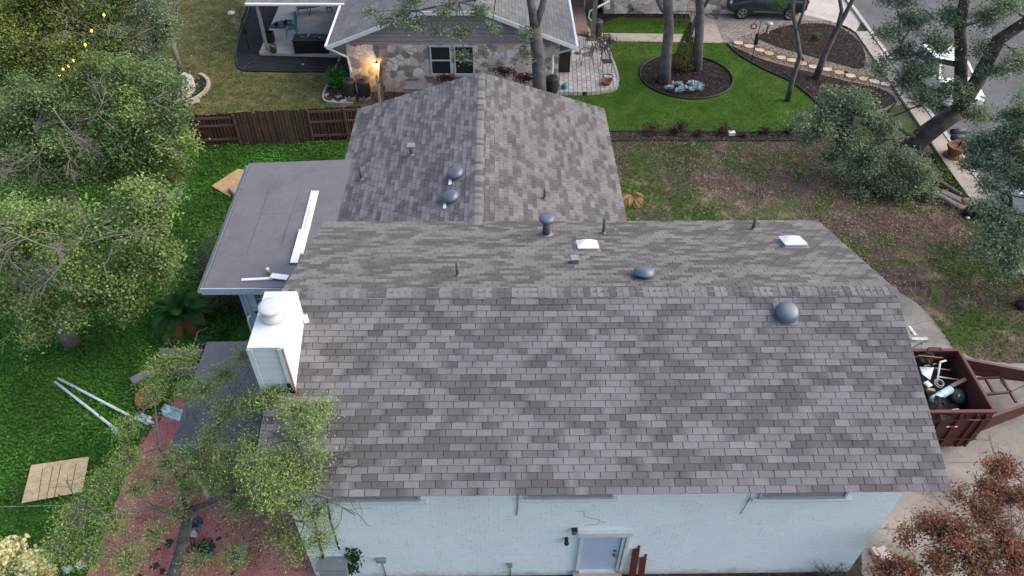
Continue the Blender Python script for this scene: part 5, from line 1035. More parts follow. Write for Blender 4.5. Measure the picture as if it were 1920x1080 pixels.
b = MB(); A_ = [(C_[0]+r_*math.cos(a), C_[1]+.1+r_*math.sin(a)) for r_, s_ in ((r2-.05, 1), (r1+.13, -1)) for a in np.linspace(-.95, .95, 10)[::s_]]; b.sheet(A_, .02); tag(b.build('planting_bed', m_mulch), kind='structure')
b = MB(); b.sheet([(C_[0]+(r1-.1)*math.cos(a), C_[1]+(r1-.1)*math.sin(a)) for a in np.linspace(0, 2*math.pi, 26, endpoint=False)], .024); tag(b.build('paved_circle', ground_mat('crazy paving', [(.17, .14, .12), (.25, .21, .19), (.32, .28, .26)], 4, 30, bmp=.5)), kind='structure')
for k in range(9):
    q = at(300+k*8+rng.normal()*3, 206-k*2+rng.normal()*3, .07); b = MB(); b.box(q, (rng.uniform(.35, .55), .32, .12), rz=rng.uniform(0, 3), bev=.05); tag(b.build('flagstone', M('loose flagstone', (.34, .29, .27), .9, .2, 5, 30), None, q), 'loose pinkish flagstone by the curved stone wall', 'stone', 'loose flagstones by the fence')
q = at(375, 165, .1); t = thing('bed_plant', 'low dark leafy plant inside the curved stone bed', 'plant', q); quads('foliage', q+ell(500)*np.array((.35, .9, .16)), .07, pal([(.03, .06, .025), (.05, .09, .03), (.09, .08, .06)], 500), LEAF, t)

# ------------------------------------------------------------------ brick patio furniture
def iron_chair(lab):
    t = thing('garden_chair', lab, 'chair', (0, 0, .2), 'black iron garden chairs'); z = .2
    b = MB()
    for k in range(7): b.box((0, -.2+k*.067, z+.42), (.42, .035, .014))
    b.build('seat', m_iron, t); b = MB()
    for sx in (-.21, .21):
        b.tube([(sx, -.24, z+.41), (sx*1.08, -.28, z)], .014, 6); b.tube([(sx*1.08, .32, z), (sx, .22, z+.42), (sx, .34, z+.92)], .014, 6); b.tube(smooth_([(sx, .27, z+.62), (sx*1.2, 0, z+.66), (sx*1.2, -.22, z+.62), (sx, -.22, z+.42)], 4), .014, 6)
    b.build('frame', m_iron, t); b = MB()
    for k in range(6): x = -.17+k*.068; b.tube([(x, .23, z+.44), (x, .335, z+.90)], .009, 5)
    b.tube(smooth_([(-.21, .34, z+.92), (0, .36, z+.99), (.21, .34, z+.92)], 5), .014, 6); b.build('backrest', m_iron, t); return t
c0_ = iron_chair('black iron garden chair standing alone in the middle of the brick patio'); spots = [((1098, 118), -1.4, None), ((1136, 130), .1, 'black iron garden chair nearest the terracotta bowl'), ((1108, 88), -1.9, 'black iron garden chair closest to the porch post'), ((1142, 92), 2.4, 'black iron garden chair at the lawn side of the iron table')]
for i, ((px, py), rz, lab) in enumerate(spots):
    o = c0_ if i == 0 else copy_tree(c0_); g = at(px, py, .2); o.location = (g[0], g[1], .2); o.rotation_euler[2] = rz
    if lab: o['label'] = lab
g = at(1130, 108, .2); t = thing('iron_table', 'round black iron table with clutter between the garden chairs', 'table', g); b = MB(); ringtube(b, g+np.array((0, 0, .7)), .36, .02, (0, 0, 1)); 
for k in range(9): x = -.32+k*.08; h = math.sqrt(max(0, .36**2-x*x)); b.box((g[0]+x, g[1], g[2]+.7), (.035, 2*h, .012))
b.build('table_top', m_iron, t); b = MB()
for k in range(3): a = k*2.1; b.tube(smooth_([(g[0]+.1*math.cos(a), g[1]+.1*math.sin(a), g[2]+.69), (g[0]+.06*math.cos(a), g[1]+.06*math.sin(a), g[2]+.35), (g[0]+.3*math.cos(a), g[1]+.3*math.sin(a), g[2]+.01)], 4), .014, 6)
b.build('leg', m_iron, t)
q = g+np.array((.02, -.1, .73)); b = MB(); b.lathe(q, [(.05, 0), (.07, .04), (.05, .10), (.02, .13)], 12); tag(b.build('silver_jug', M('silver jug', (.5, .55, .62), .25, .1, metal=.6), None, q), 'small silver jug standing on the iron table', 'jug')
q = at(1133, 90, .2); t = thing('dry_planter', 'low wire planter of dry brown plants behind the iron table', 'planter', q); b = MB(); ringtube(b, q+np.array((0, 0, .45)), .32, .015, (0, 0, 1)); ringtube(b, q+np.array((0, 0, .05)), .2, .015, (0, 0, 1))
for k in range(8): a = k*.785; b.tube([q+np.array((.32*math.cos(a), .32*math.sin(a), .45)), q+np.array((.2*math.cos(a), .2*math.sin(a), .02))], .01, 5)
b.build('wire_frame', m_iron, t); quads('dry_leaves', q+np.array((0, 0, .5))+ell(420)*np.array((.45, .35, .2)), .07, pal([(.09, .05, .035), (.05, .035, .03), (.14, .09, .06)], 420), LEAF, t)
q = at(1136, 158, .2); b = MB(); b.lathe(q, [(.12, 0), (.17, .02), (.24, .13), (.27, .2), (.25, .22), (.22, .19), (.1, .08)], 24); tag(b.build('terracotta_bowl', M('terracotta', ()), None, q), 'wide terracotta bowl at the rounded corner of the brick patio', 'bowl')
q = at(1139, 148, .2); b = MB(); ringtube(b, q+np.array((0, 0, .14)), .24, .02, (0, .05, 1)); ringtube(b, q+np.array((.08, -.1, .02)), .14, .014, (0, 0, 1)); b.tube([q+np.array((.1, .1, .14)), q+np.array((.12, .0, .0))], .012, 5); tag(b.build('wire_stand', m_iron, None, q), 'round black wire stand behind the terracotta bowl', 'stand')
q = at(1058, 166, .2); wc = thing('watering_can', 'teal watering can on the edge of the brick patio', 'watering can', q); m_teal = M('teal plastic', (.02, .22, .24), .4, .08, spec=.5)
b = MB(); b.lathe(q, [(.12, 0), (.13, .02), (.12, .20), (.08, .24), (.05, .24)], 16); b.build('can_body', m_teal, wc); b = MB(); b.tube([q+np.array((-.1, 0, .05)), q+np.array((-.24, 0, .2)), q+np.array((-.28, 0, .24))], [.03, .02, .035], 8); b.build('spout', m_teal, wc); b = MB(); b.tube(smooth_([q+np.array((.1, 0, .05)), q+np.array((.2, 0, .18)), q+np.array((.1, 0, .3)), q+np.array((0, 0, .24))], 4), .015, 6); b.build('handle', m_teal, wc)
q = at(1083, 100, .205); b = MB(); b.lathe(q, [(.16, 0), (.16, .012), (.02, .014)], 20); tag(b.build('drain_cover', M('rusty drain', (.10, .075, .06), .8), None, q), 'round dark drain cover set in the brick patio', 'drain cover')
q0 = at(1058, 136, .2); b = MB(); hz = 1.0; b.box((q0[0], q0[1]+.55, .2+hz/2), (.52, 1.1, hz), bev=.015); st = thing('storage_cabinet', 'black storage cabinet standing against the house beside the brick patio', 'cabinet', q0); b.build('cabinet_body', m_black, st); b = MB(); b.box((q0[0], q0[1]+.55, .2+hz+.02), (.56, 1.14, .04)); b.build('cabinet_top', M('black lid', ()), st)
# patio kerb bricks
m_lb = M('pale limestone kerb', (.40, .36, .34), .9, .16, 5, 30, bmp=.4); kb = MB(); K = [*poly([(1040, 177), (1100, 177)], .0), *smooth_(poly([(1125, 176), (1151, 170), (1158, 155), (1152, 128), (1138, 92)], .0), 3)]
for i in range(len(K)-1):
    nseg = max(1, int(np.linalg.norm(K[i+1]-K[i])/.34))
    for k in range(nseg): p, q = K[i]+(K[i+1]-K[i])*(k+.02)/nseg, K[i]+(K[i+1]-K[i])*(k+.97)/nseg; kb.beam((p[0], p[1], .09), (q[0], q[1], .09), .12, .17)
tag(kb.build('patio_kerb', m_lb, None, K[0]), 'row of pale limestone blocks edging the raised brick patio', 'kerb')

# ------------------------------------------------------------------ front garden
b = MB(); b.tube([np.array((p[0], p[1], .04)) for p in circ+[circ[0]]], .05, 6); tag(b.build('bed_edging', m_black, None, cc), 'black ring edging around the round mulch bed', 'edging')
b = MB(); E_ = [at(*p, .04) for p in smooth_([(1363, 81), (1385, 102), (1430, 128), (1480, 151), (1515, 177), (1545, 205)], 5)]; b.tube(E_, .05, 6); tag(b.build('bed_edging', m_black, None, E_[0]), 'black edging between the front lawn and the stepping path bed', 'edging')
for yy, lab in ((246, 'black edging strip on the lawn side of the border bed'), (263, 'black edging strip on the patchy lawn side of the border bed')):
    b = MB(); E_ = [at(x, yy+(1 if yy < 250 else 0)*(x-1100)/300+rng.normal()*.5, .04) for x in range(1020, 1580, 40)]; b.tube(E_, .04, 6); tag(b.build('bed_edging', m_black, None, E_[0]), lab, 'edging')
b = MB(); b.tube([at(x, 255+rng.normal()*1.6, .05) for x in range(1030, 1570, 18)], .022, 5); tag(b.build('drip_line', m_black, None, at(1100, 255)), 'black drip hose lying along the border bed', 'hose')
m_cr = M('cream stepping stone', (.50, .44, .37), .9, .14, 4, 30); m_tn = M('tan stepping stone', (.42, .33, .21), .9, .14, 4, 30)
for i, (x, y) in enumerate(((1384, 80), (1404, 87), (1424, 94), (1442, 100), (1464, 108), (1484, 113), (1504, 119), (1526, 125), (1550, 130), (1573, 136), (1594, 142), (1619, 148), (1640, 153), (1660, 158))):
    q = at(x, y, .03); b = MB(); b.prism([(q[0]+rng.uniform(.85, 1.1)*dx, q[1]+rng.uniform(.85, 1.1)*dy) for dx, dy in ((-.24, -.1), (-.08, -.2), (.2, -.17), (.25, .12), (.05, .21), (-.2, .16))], .018, .05); tag(b.build('stepping_stone', m_tn if i in (3, 6, 9, 11) else m_cr, None, q), 'flat tan stepping stone in the curved gravel path' if i in (3, 6, 9, 11) else 'flat cream stepping stone in the curved gravel path', 'stepping stone', 'tan stepping stones in the curved path' if i in (3, 6, 9, 11) else 'cream stepping stones in the curved path')
for (x, y) in ((1502, 122), (1583, 147)):
    q = at(x, y); b = MB(); b.tube([q, q+np.array((0, 0, .3))], .015, 6); b.lathe(q+np.array((0, 0, .3)), [(.05, 0), (.09, .02), (.03, .09)], 12); tag(b.build('path_light', m_iron, None, q), 'short black path light beside the stepping stones', 'path light', 'black path lights by the stepping stones')
q = at(1282, 168); t = thing('blue_agave_patch', 'patch of pale blue green succulents in the round bed', 'succulents', q)
for k in range(22):
    c = q+np.array((rng.uniform(-.85, .85), rng.uniform(-.5, .5), .12)); b = MB()
    for j in range(16):
        a = rng.uniform(0, 6.28); el_ = rng.uniform(.3, 1.3); d = np.array((math.cos(a)*math.cos(el_), math.sin(a)*math.cos(el_), math.sin(el_))); s_ = np.cross(d, (0, 0, 1)); s_ /= np.linalg.norm(s_); i = len(b.v); l = rng.uniform(.16, .26); k_ = rng.uniform(.8, 1.15); b.v.extend(map(tuple, (c, c+d*l*.5+s_*.045, c+d*l, c+d*l*.5-s_*.045))); b.c.extend([(.34*k_, .47*k_, .49*k_)]*2+[(.52*k_, .66*k_, .69*k_), (.40*k_, .55*k_, .57*k_)]); b.f.append((i, i+1, i+2, i+3)); b.sm.append(False)
    b.build('rosette', LEAF, t)
q = at(1279, 128); t = thing('dwarf_conifer', 'small yellow green conifer between the two front trunks', 'conifer', q); b = MB(); b.tube([(q[0], q[1], 0), (q[0], q[1], 2.0)], [.05, .02], 6); b.build('trunk', M('conifer stem', (.12, .08, .05), .9), t)
h = rng.uniform(0, 1, 2600)**1.3; rr = .60*(1-h)**.75*rng.uniform(.5, 1.05, 2600); a = rng.uniform(0, 6.28, 2600); P = np.c_[q[0]+rr*np.cos(a), q[1]+rr*np.sin(a), .18+h*2.15]; quads('foliage', P, .13, pal([(.16, .19, .05), (.11, .15, .05), (.21, .22, .06)], 2600)*(0.8+.5*h)[:, None], LEAF, t, .9, .35)
for (x, y, s, c, lab) in ((1222, 246, .5, 1, 'dark red leafy shrub nearest the rear wing in the border bed'), (1264, 247, .36, 1, 'dark red shrub second from the rear wing in the border bed'), (1275, 240, .42, 1, 'upright dark red shrub touching the lawn edge of the border bed'), (1308, 251, .26, 1, 'smallest dark red shrub in the middle of the border bed'), (1353, 247, .46, 1, 'round dark red shrub next to the white box in the border bed'), (1432, 246, .3, 1, 'low dark shrub right of the white box in the border bed'), (1478, 246, .34, 1, 'dark red shrub at the far end of the border bed'), (1392, 253, .18, 1, 'tiny red shrub just right of the white box')):
    q = at(x, y+5); t = thing('red_shrub', lab, 'shrub', q, 'dark red shrubs in the border bed'); b = MB()
    for k in range(6): fan(b, (q[0], q[1], 0), (rng.normal()*.5, rng.normal()*.5, 1), s*.8, .010, 1)
    b.build('stems', M('shrub stem', (.06, .03, .03), .9), t); quads('foliage', q+np.array((0, 0, s*.6))+ell(int(900*s), .6)*np.array((s*.95, s*.8, s*.6)), .075, pal([(.075, .022, .03), (.05, .018, .024), (.10, .03, .035), (.035, .02, .02)], int(900*s)), LEAF, t)
q = at(1371, 253, .05); b = MB(); b.box(q+np.array((0, 0, .06)), (.26, .18, .16), rz=.1, bev=.02); b.box(q+np.array((0, 0, .145)), (.28, .2, .02), rz=.1); tag(b.build('utility_box', m_white, None, q), 'small white utility box in the border bed', 'box')
for (x, y, n, L_, lab) in ((1184, 25, 34, .75, 'spiky green yucca in front of the flagstone wall'), (1122, 22, 20, .6, 'small spiky yucca beside the porch spout')):
    q = at(x, y); b = MB()
    for k in range(n):
        a = rng.uniform(0, 6.28); el_ = rng.uniform(.2, 1.4); d = np.array((math.cos(a)*math.cos(el_), math.sin(a)*math.cos(el_), math.sin(el_))); s_ = np.cross(d, (0, 0, 1)); s_ /= np.linalg.norm(s_); c = np.array((q[0], q[1], .1)); l = L_*rng.uniform(.7, 1.1); kk = rng.uniform(.7, 1.2); i = len(b.v); b.v.extend(map(tuple, (c-s_*.03, c+s_*.03, c+d*l))); b.c.extend([(.05*kk, .07*kk, .03*kk)]*2+[(.11*kk, .14*kk, .07*kk)]); b.f.append((i, i+1, i+2)); b.sm.append(False)
    t = thing('yucca', lab, 'yucca', q); b.build('leaves', LEAF, t)
q = at(1282, 46); b = MB(); 
for k in range(4): b.tube(smooth_([q+np.array((-.5+k*.25, -.25, 0)), q+np.array((-.45+k*.25, 0, .75)), q+np.array((-.35+k*.25, .3, 0))], 6), .02, 6)
b.tube([q+np.array((-.45, 0, .72)), q+np.array((.35, 0, .72))], .02, 6); tag(b.build('plant_hoops', M('rusty hoops', (.09, .06, .045), .7), None, q), 'row of dark metal plant hoops on the small lawn', 'plant support')
q = at(1262, 18, .0); b = MB(); b.box(q+np.array((.3, .3, .25)), (1.0, .9, .5)); b.box(q+np.array((.3, .3, .52)), (1.08, .98, .05)); tag(b.build('raised_planter', M('red brown planter', (.17, .10, .075), .85, .2, 5, 30), None, q), 'reddish brown raised planter against the flagstone wall', 'planter')
q = at(1530, 74); t = thing('young_plant', 'small bright green plant in the dark island mulch', 'plant', q); quads('foliage', q+np.array((0, 0, .2))+ell(160)*np.array((.28, .25, .2)), .12, pal([(.07, .14, .03), (.10, .18, .04)], 160), LEAF, t)
b = MB(); b.tube(smooth_([at(x, y, .03) for x, y in ((1318, 28), (1330, 26), (1346, 33), (1338, 34), (1322, 27), (1328, 22))], 4), .015, 5); tag(b.build('garden_hose', M('green hose', ()), None, at(1330, 28)), 'short green hose lying at the driveway corner', 'hose')
# mailboxes, pot, logs, bucket
q = at(1786, 292, .1); t = thing('mailbox_pot', 'terracotta pot holding a post with two dark mailboxes', 'mailbox', q); m_ter = M('terracotta', ()); b = MB(); b.lathe(q, [(.36, 0), (.38, .03), (.38, .05), (.22, .06), (.23, .08), (.33, .40), (.38, .42), (.38, .50), (.33, .50), (.31, .42), (.1, .40)], 26); b.build('pot', m_ter, t); b = MB(); b.tube([q+np.array((.05, 0, .3)), q+np.array((.12, .05, 1.15))], .035, 8); b.build('post', m_iron, t)
for (px, py) in ((1797, 246), (1798, 257)):
    c = atY(px, py, q[1]+(.12 if py < 250 else -.12)); b = MB(); ax = np.array((.31, .05, 0)); b.tube([c-ax, c-ax*.98, c+ax*.98, c+ax], [.09, .115, .115, .09], 14); b.build('mailbox_body', M('dark slate mailbox', (.05, .065, .075), .4, .1, spec=.5), t)
m_rock = M('grey edging rock', (.17, .155, .145), .9, .22, 5, 30, bmp=.5)
for (x, y, l, w, rz, m, lab) in ((1766, 345, 1.7, .12, -1.05, m_rock, 'long thin grey timber along the sidewalk grass'), (1773, 375, .9, .26, -1.0, m_rock, 'grey rock slab on the lawn side of the sidewalk grass'), (1788, 372, 1.05, .34, -.85, m_rock, 'larger grey rock slab nearest the sidewalk')):
    q = at(x, y, .1); b = MB(); b.box(q, (l, w, .2), rz=rz, bev=.04); tag(b.build('edging_rock', m, None, q), lab, 'rock')
q = at(1807, 384, .1); b = MB(); b.lathe(q, [(.3, -.08), (.34, -.05), (.33, .0), (.2, .03), (.02, .035)], 20); tag(b.build('round_stone', M('tan round stone', (.30, .23, .15), .85, .12), None, q), 'round flat tan stone beside the tipped black bucket', 'stone'); q = at(1812, 377, .2); b = MB(); b.lathe(q, [(.18, -.1), (.19, 0), (.15, .06), (.03, .08)], 18); tag(b.build('round_stone', M('brown round stone', (.22, .16, .10), .85, .12), None, q), 'small brown stone stacked on the flat tan stone', 'stone')
q = at(1821, 398, .16); b = MB(); b.lathe(q+np.array((-.08, 0, 0)), [(.16, -.18), (.18, -.17), (.22, .17), (.23, .18), (.20, .18), (.17, -.12), (.02, -.14)], 20, Matrix.Rotation(1.0, 3, 'Y') @ Matrix.Rotation(-.5, 3, 'X')); tag(b.build('bucket', m_black, None, q), 'black bucket tipped over at the sidewalk edge', 'bucket'); q = at(1812, 407, .05); b = MB(); b.lathe(q, [(.03, 0), (.05, .02), (.05, .14), (.03, .16)], 10, Matrix.Rotation(1.2, 3, 'X')); tag(b.build('plastic_cup', m_white, None, q), 'small white cup beside the tipped bucket', 'cup')
q = at(1918, 571, .15); b = MB(); b.lathe(q, [(.16, -.14), (.2, -.1), (.2, .1), (.1, .16)], 16, Matrix.Rotation(1.3, 3, 'X')); tag(b.build('garden_pot', m_black, None, q), 'black pot lying on the lawn at the right edge', 'pot')

# ------------------------------------------------------------------ vehicles
def car(name, lab, cat, loc, rz, paint, L=4.5, W_=1.84, Hc=1.64, group=None, pickup=False):
    t = thing(name, lab, cat, (0, 0, 0), group); w = W_/2
    #       x (front = -L/2), z_bottom, z_belt, z_roof(None = bonnet/boot), half width factor
    xs = [(-.5, .42, .70, .88), (-.485, .30, .88, .93), (-.40, .24, .98, .99), (-.28, .24, 1.06, 1.0), (-.215, .24, 1.10, 1.0), (-.06, .24, 1.10, 1.0), (.12, .24, 1.12, 1.0), (.33, .24, 1.14, 1.0), (.43, .26, 1.12, .98), (.485, .36, 1.05, .94), (.5, .5, .9, .9)]
    b = MB(); n = 0; ring = []
    for x, zb_, zt_, k in xs:
        X = x*L; ring.append([(X, -w*k*.9, zb_), (X, -w*k, zb_+.2), (X, -w*k*1.0, zt_-.22), (X, -w*k*.93, zt_-.03), (X, -w*k*.6, zt_+.02), (X, w*k*.6, zt_+.02), (X, w*k*.93, zt_-.03), (X, w*k, zt_-.22), (X, w*k, zb_+.2), (X, w*k*.9, zb_)])
    vs = [p for r in ring for p in r]; m_ = 10; fs = []
    for i in range(len(ring)-1):
        for k in range(m_): fs.append((i*m_+k, (i+1)*m_+k, (i+1)*m_+(k+1) % m_, i*m_+(k+1) % m_))
    fs += [tuple(range(m_)), tuple((len(ring)-1)*m_+k for k in range(m_-1, -1, -1))]; b.add(vs, fs, None, True); o = b.build('body', paint, t); mm = o.modifiers.new('s', 'SUBSURF'); mm.levels = mm.render_levels = 2
    r = .36 if pickup else .62; zb_ = 1.10
    gl = [(-.225, zb_, .93, 0), (-.07, Hc-.05, .74, 1), (.05, Hc, .73, 1), (.2 if not pickup else .10, Hc-.02, .73, 1), (.36 if not pickup else .14, Hc-.10, .72, 1), (.455 if not pickup else .17, zb_+.02, .9, 0)]
    A = [[(x*L, -w*.93, zb_), (x*L, -w*k, z), (x*L, w*k, z), (x*L, w*.93, zb_)] if f else [(x*L, -w*.93, zb_-.02), (x*L, -w*.92, z), (x*L, w*.92, z), (x*L, w*.93, zb_-.02)] for x, z, k, f in gl]
    b = MB(); vs = [p for r_ in A for p in r_]; fs = []
    for i in range(len(A)-1):
        for k in range(3): fs.append((i*4+k, i*4+4+k, i*4+5+k, i*4+1+k))
    b.add(vs, fs); b.build('cabin', paint, t)
    def quadm(pts, nm, mt, off):
        P = [np.array(p, float) for p in pts]; nn = np.cross(P[1]-P[0], P[2]-P[0]); nn /= np.linalg.norm(nn); c = sum(P)/len(P)
        if nn @ (c-np.array((0, 0, .8))) < 0: nn = -nn; P = P[::-1]
        b = MB(); b.face([p+nn*off for p in P]); b.build(nm, mt, t)
    lp = lambda a, c, f: np.array(a)*(1-f)+np.array(c)*f
    ins = lambda a, b_, c, d, u0, u1, v0, v1: [lp(lp(a, b_, u), lp(d, c, u), v) for u, v in ((u0, v0), (u1, v0), (u1, v1), (u0, v1))]
    quadm(ins(A[0][1], A[0][2], A[1][2], A[1][1], .06, .94, .08, .92), 'windshield', m_glass, .006); quadm(ins(A[-1][1], A[-1][2], A[-2][2], A[-2][1], .08, .92, .15, .9), 'rear_window', m_glass, .006)
    for s_ in (0, 1):
        lo, hi = (0, 1) if s_ == 0 else (3, 2)
        for i in (1, 2, 3):
            if i == 3 and pickup: continue
            quadm(ins(A[i][lo], A[i+1][lo], A[i+1][hi], A[i][hi], .05, .95, .12, .88), 'side_window', m_glass, .006)
        y = (-w if s_ == 0 else w); sg = -1 if s_ == 0 else 1
        for x in (-.315*L, .29*L):
            b = MB(); R_ = Matrix.Rotation(sg*-math.pi/2, 3, 'X'); b.lathe((x, y*.86, .35), [(.20, -.05), (.34, -.05), (.36, .0), (.36, .10), (.33, .135), (.24, .14), (.235, .10), (.02, .10)], 26, R_); o = b.build('wheel', m_black, t)
            b = MB(); c = np.array((x, y*.86+sg*.125, .35))
            for k in range(5): a = k*2*math.pi/5+.3; b.beam(c, c+np.array((.225*math.cos(a), 0, .225*math.sin(a))), .05, .02, up=(0, 1, 0))
            ringtube(b, c, .225, .02, (0, 1, 0), 26); b.build('rim', m_galv, o)
            b = MB(); ns = 14; vs = []
            for i in range(ns+1):
                a = math.pi*i/ns; vs += [(x+.43*math.cos(a), y*1.005, .33+.43*math.sin(a)), (x+.365*math.cos(a), y*1.005, .34+.375*math.sin(a)), (x+.43*math.cos(a), y*.9, .33+.43*math.sin(a))]
            b.add(vs, [f for i in range(ns) for f in ((i*3, i*3+3, i*3+4, i*3+1), (i*3, i*3+2, i*3+5, i*3+3))]); b.build('wheel_arch', m_black, t)
        b = MB(); b.box((0, y*1.0, .36), (L*.42, .06, .09), bev=.02); b.build('side_sill', m_black, t); b = MB(); b.box((0, y*1.015, .45), (L*.36, .03, .025)); b.build('sill_strip', m_galv, t)
        b = MB(); b.box((-.19*L, y*1.1, 1.13), (.12, .2, .13), bev=.04); b.build('mirror', paint, t)
        b = MB(); b.box((-.468*L, y*.70, .84), (.14, .34, .12), bev=.03, rz=sg*.35); b.build('headlight', M('headlight lens', (.45, .5, .52), .15, .1, spec=.8), t); b = MB(); b.box((.482*L, y*.80, .98), (.10, .24, .2), bev=.03); b.build('tail_light', M('tail light', (.35, .01, .012), .3), t)
        b = MB(); b.box((-.47*L, y*.72, .52), (.12, .22, .10), bev=.02, rz=sg*.4); b.build('fog_lamp', m_galv, t)
    b = MB(); b.box((-.492*L, 0, .68), (.06, .95, .20), bev=.03); b.build('grille', m_black, t); b = MB(); b.box((-.502*L, 0, .50), (.03, .40, .12)); b.build('number_plate', M('plate white', (.6, .6, .6), .5), t)
    t.location = loc; t.rotation_euler[2] = rz; return t
def paintm(n, c): m, nt, b, v = base(n, .3, .15, .5); b.inputs['Base Color'].default_value = (*c, 1); b.inputs['Coat Weight'].default_value = .6; b.inputs['Coat Roughness'].default_value = .08; return m
ca, cb = at(1388, 36), at(1477, 38); cd = cb-ca; ang = math.atan2(cd[1], cd[0]); mid = (ca+cb)/2; nn_ = np.array((-math.sin(ang), math.cos(ang), 0)); Lc = np.linalg.norm(cd)/.605
cpos = mid+nn_*.86; car('parked_suv', 'dark blue grey SUV parked on the neighbour paver driveway', 'car', (cpos[0]+.02*Lc, cpos[1], .012), ang, paintm('dark slate paint', (.022, .032, .042)), min(4.8, max(4.2, Lc)))
m_wp = paintm('white paint car', (.72, .75, .77)); w1 = at(1746, 198); car('parked_car', 'white car parked at the kerb behind the leaning oak trunk', 'car', (w1[0]+.95, w1[1]+1.45, .012), math.pi/2, m_wp, 4.6, 1.85, 1.55, 'white cars at the kerb')
w2 = at(1862, 378); car('parked_car', 'white car at the kerb mostly hidden by the lower right oak branches', 'car', (w2[0]+1.0, w2[1]-1.9, .012), math.pi/2+math.pi, m_wp, 4.6, 1.85, 1.5, 'white cars at the kerb')
# ------------------------------------------------------------------ trees
m_bark = M('grey live oak bark', (.095, .088, .088), .95, .3, 3, 22, bmp=.8, col2=(.15, .14, .14)); m_barkd = M('dark oak bark', (.06, .054, .05), .95, .35, 3, 20, bmp=.9, col2=(.105, .095, .088)); m_barkg = M('pale dead wood', (.20, .18, .168), .9, .2, 4, 30, bmp=.4)
YG = [(.125, .172, .052), (.09, .135, .042), (.155, .20, .064), (.07, .112, .04)]
DG = [(.075, .12, .04), (.055, .092, .036), (.105, .148, .05), (.08, .108, .05)]
OL = [(.09, .115, .028), (.062, .088, .022), (.11, .14, .036), (.045, .07, .02)]
SG = [(.10, .13, .075), (.075, .105, .055), (.13, .155, .10)]
OK_ = [(.078, .108, .064), (.105, .138, .085), (.062, .092, .054), (.14, .168, .11)]
MQ = [(.135, .205, .05), (.105, .175, .045), (.18, .24, .06), (.09, .135, .05), (.14, .15, .065)]
def bl(px, py, Y_, r, n, pl=None, rz=.8):
    c = atY(px, py, Y_); t = (c, (r, r, r*rz), n); return t+((pl,) if pl else ())
def nodes(seq, Y_, r0_, r1_):
    k = len(seq); return [(*atY(x, y, Y_ if not hasattr(Y_, '__len__') else Y_[i]), r0_+(r1_-r0_)*i/(k-1)) for i, (x, y) in enumerate(seq)]
def up_(p, zs): return p
# tree nearest the clover lawn
g = at(137, 645); tk = [(g[0], g[1], 0, .28), (g[0]-.05, g[1], .7, .22), (g[0]+.05, g[1]+.1, 1.6, .17), (g[0]+.1, g[1]+.2, 2.8, .12)]
B1 = [bl(x, y, g[1]+dy, r, n) for x, y, dy, r, n in ((50, 470, .5, .95, 3000), (140, 490, -.2, .95, 3200), (225, 520, 0, .9, 3200), (285, 480, .4, .75, 2600), (255, 410, .5, .8, 3000), (190, 420, .8, .85, 3000), (100, 420, 1, .9, 2600), (25, 400, .8, .9, 2800), (290, 375, .8, .5, 1500), (250, 365, 1, .45, 1000), (160, 575, -.5, .7, 1600), (230, 565, -.2, .6, 1400), (60, 560, -.2, .9, 2000), (300, 520, .4, .4, 700), (20, 545, .2, .8, 1800), (75, 610, -.8, .6, 700))]
dd = lambda px, py, Y_, d, L_, dep=3: (atY(px, py, Y_), d, L_, dep)
tree('live_oak', 'bright yellow green tree with bare grey twigs standing in the clover lawn', 'tree', tk, B1, YG, .082, m_barkg, LEAF, clus=.20, per=14, twig=.6, limb=.04, dead=[dd(118, 470, g[1]-.9, (-.7, -.1, .5), 1.5), dd(118, 470, g[1]-.9, (.3, -.4, .3), .9), dd(120, 475, g[1]-.9, (-.2, -.3, -.6), 1.0), dd(110, 440, g[1]-.6, (-1, 0, .6), 1.3), dd(200, 480, g[1]-.8, (.5, -.2, .3), .9, 2), dd(270, 400, g[1]-.2, (.6, -.2, .4), 1.0, 2), dd(30, 600, g[1]-.8, (-.3, -.2, -.5), 1.2, 2), dd(170, 455, g[1]-.7, (.8, 0, .2), 1., 2)])
# middle tree
Y2 = 21.6; g = atY(150, 420, Y2); tk = [(g[0], Y2, 0, .32), (g[0], Y2, 1.2, .26), (g[0]+.1, Y2, 2.6, .2), (g[0]+.2, Y2, 4.2, .13)]
B2 = [bl(x, y, Y2+dy, r, n, pl) for x, y, dy, r, n, pl in ((40, 190, .6, 1.1, 3000, DG), (120, 190, .6, 1.1, 3000, DG), (200, 185, .5, 1., 3000, YG), (262, 195, .2, .95, 2800, YG), (318, 205, -.2, .7, 2000, DG), (90, 260, -.2, 1.1, 3200, YG), (175, 260, -.3, 1.1, 3200, YG), (255, 265, -.4, 1., 2800, DG), (312, 262, -.6, .65, 1700, YG), (35, 300, -.4, 1.1, 2800, DG), (115, 320, -.6, 1.1, 3000, DG), (200, 315, -.6, 1., 2600, DG), (270, 310, -.8, .8, 1600, OL), (345, 270, -.6, .4, 700, YG), (20, 240, .3, 1.1, 2500, DG), (150, 150, .9, 1, 2400, OL), (240, 140, .9, .9, 2200, DG), (300, 150, .6, .8, 1800, DG), (330, 320, -.9, .5, 600, OL))]
tree('live_oak', 'dense mid green tree with bare grey branches beside the wood fence', 'tree', tk, B2, DG, .085, m_barkg, LEAF, clus=.22, per=14, twig=.45, limb=.045, dead=[dd(100, 205, Y2-1.3, (.6, -.3, -.7), 1.3), dd(60, 260, Y2-1.4, (-.3, -.3, -.8), 1.2), dd(110, 255, Y2-1.4, (.2, -.3, -.9), 1.1), dd(85, 270, Y2-1.5, (-.4, -.2, -.5), 1.2), dd(280, 270, Y2-1.3, (.9, -.1, -.1), 1.1, 2), dd(230, 200, Y2-1.1, (.8, -.2, -.2), 1.3, 2), dd(170, 230, Y2-1.3, (.6, -.2, .4), 1.2, 2)])
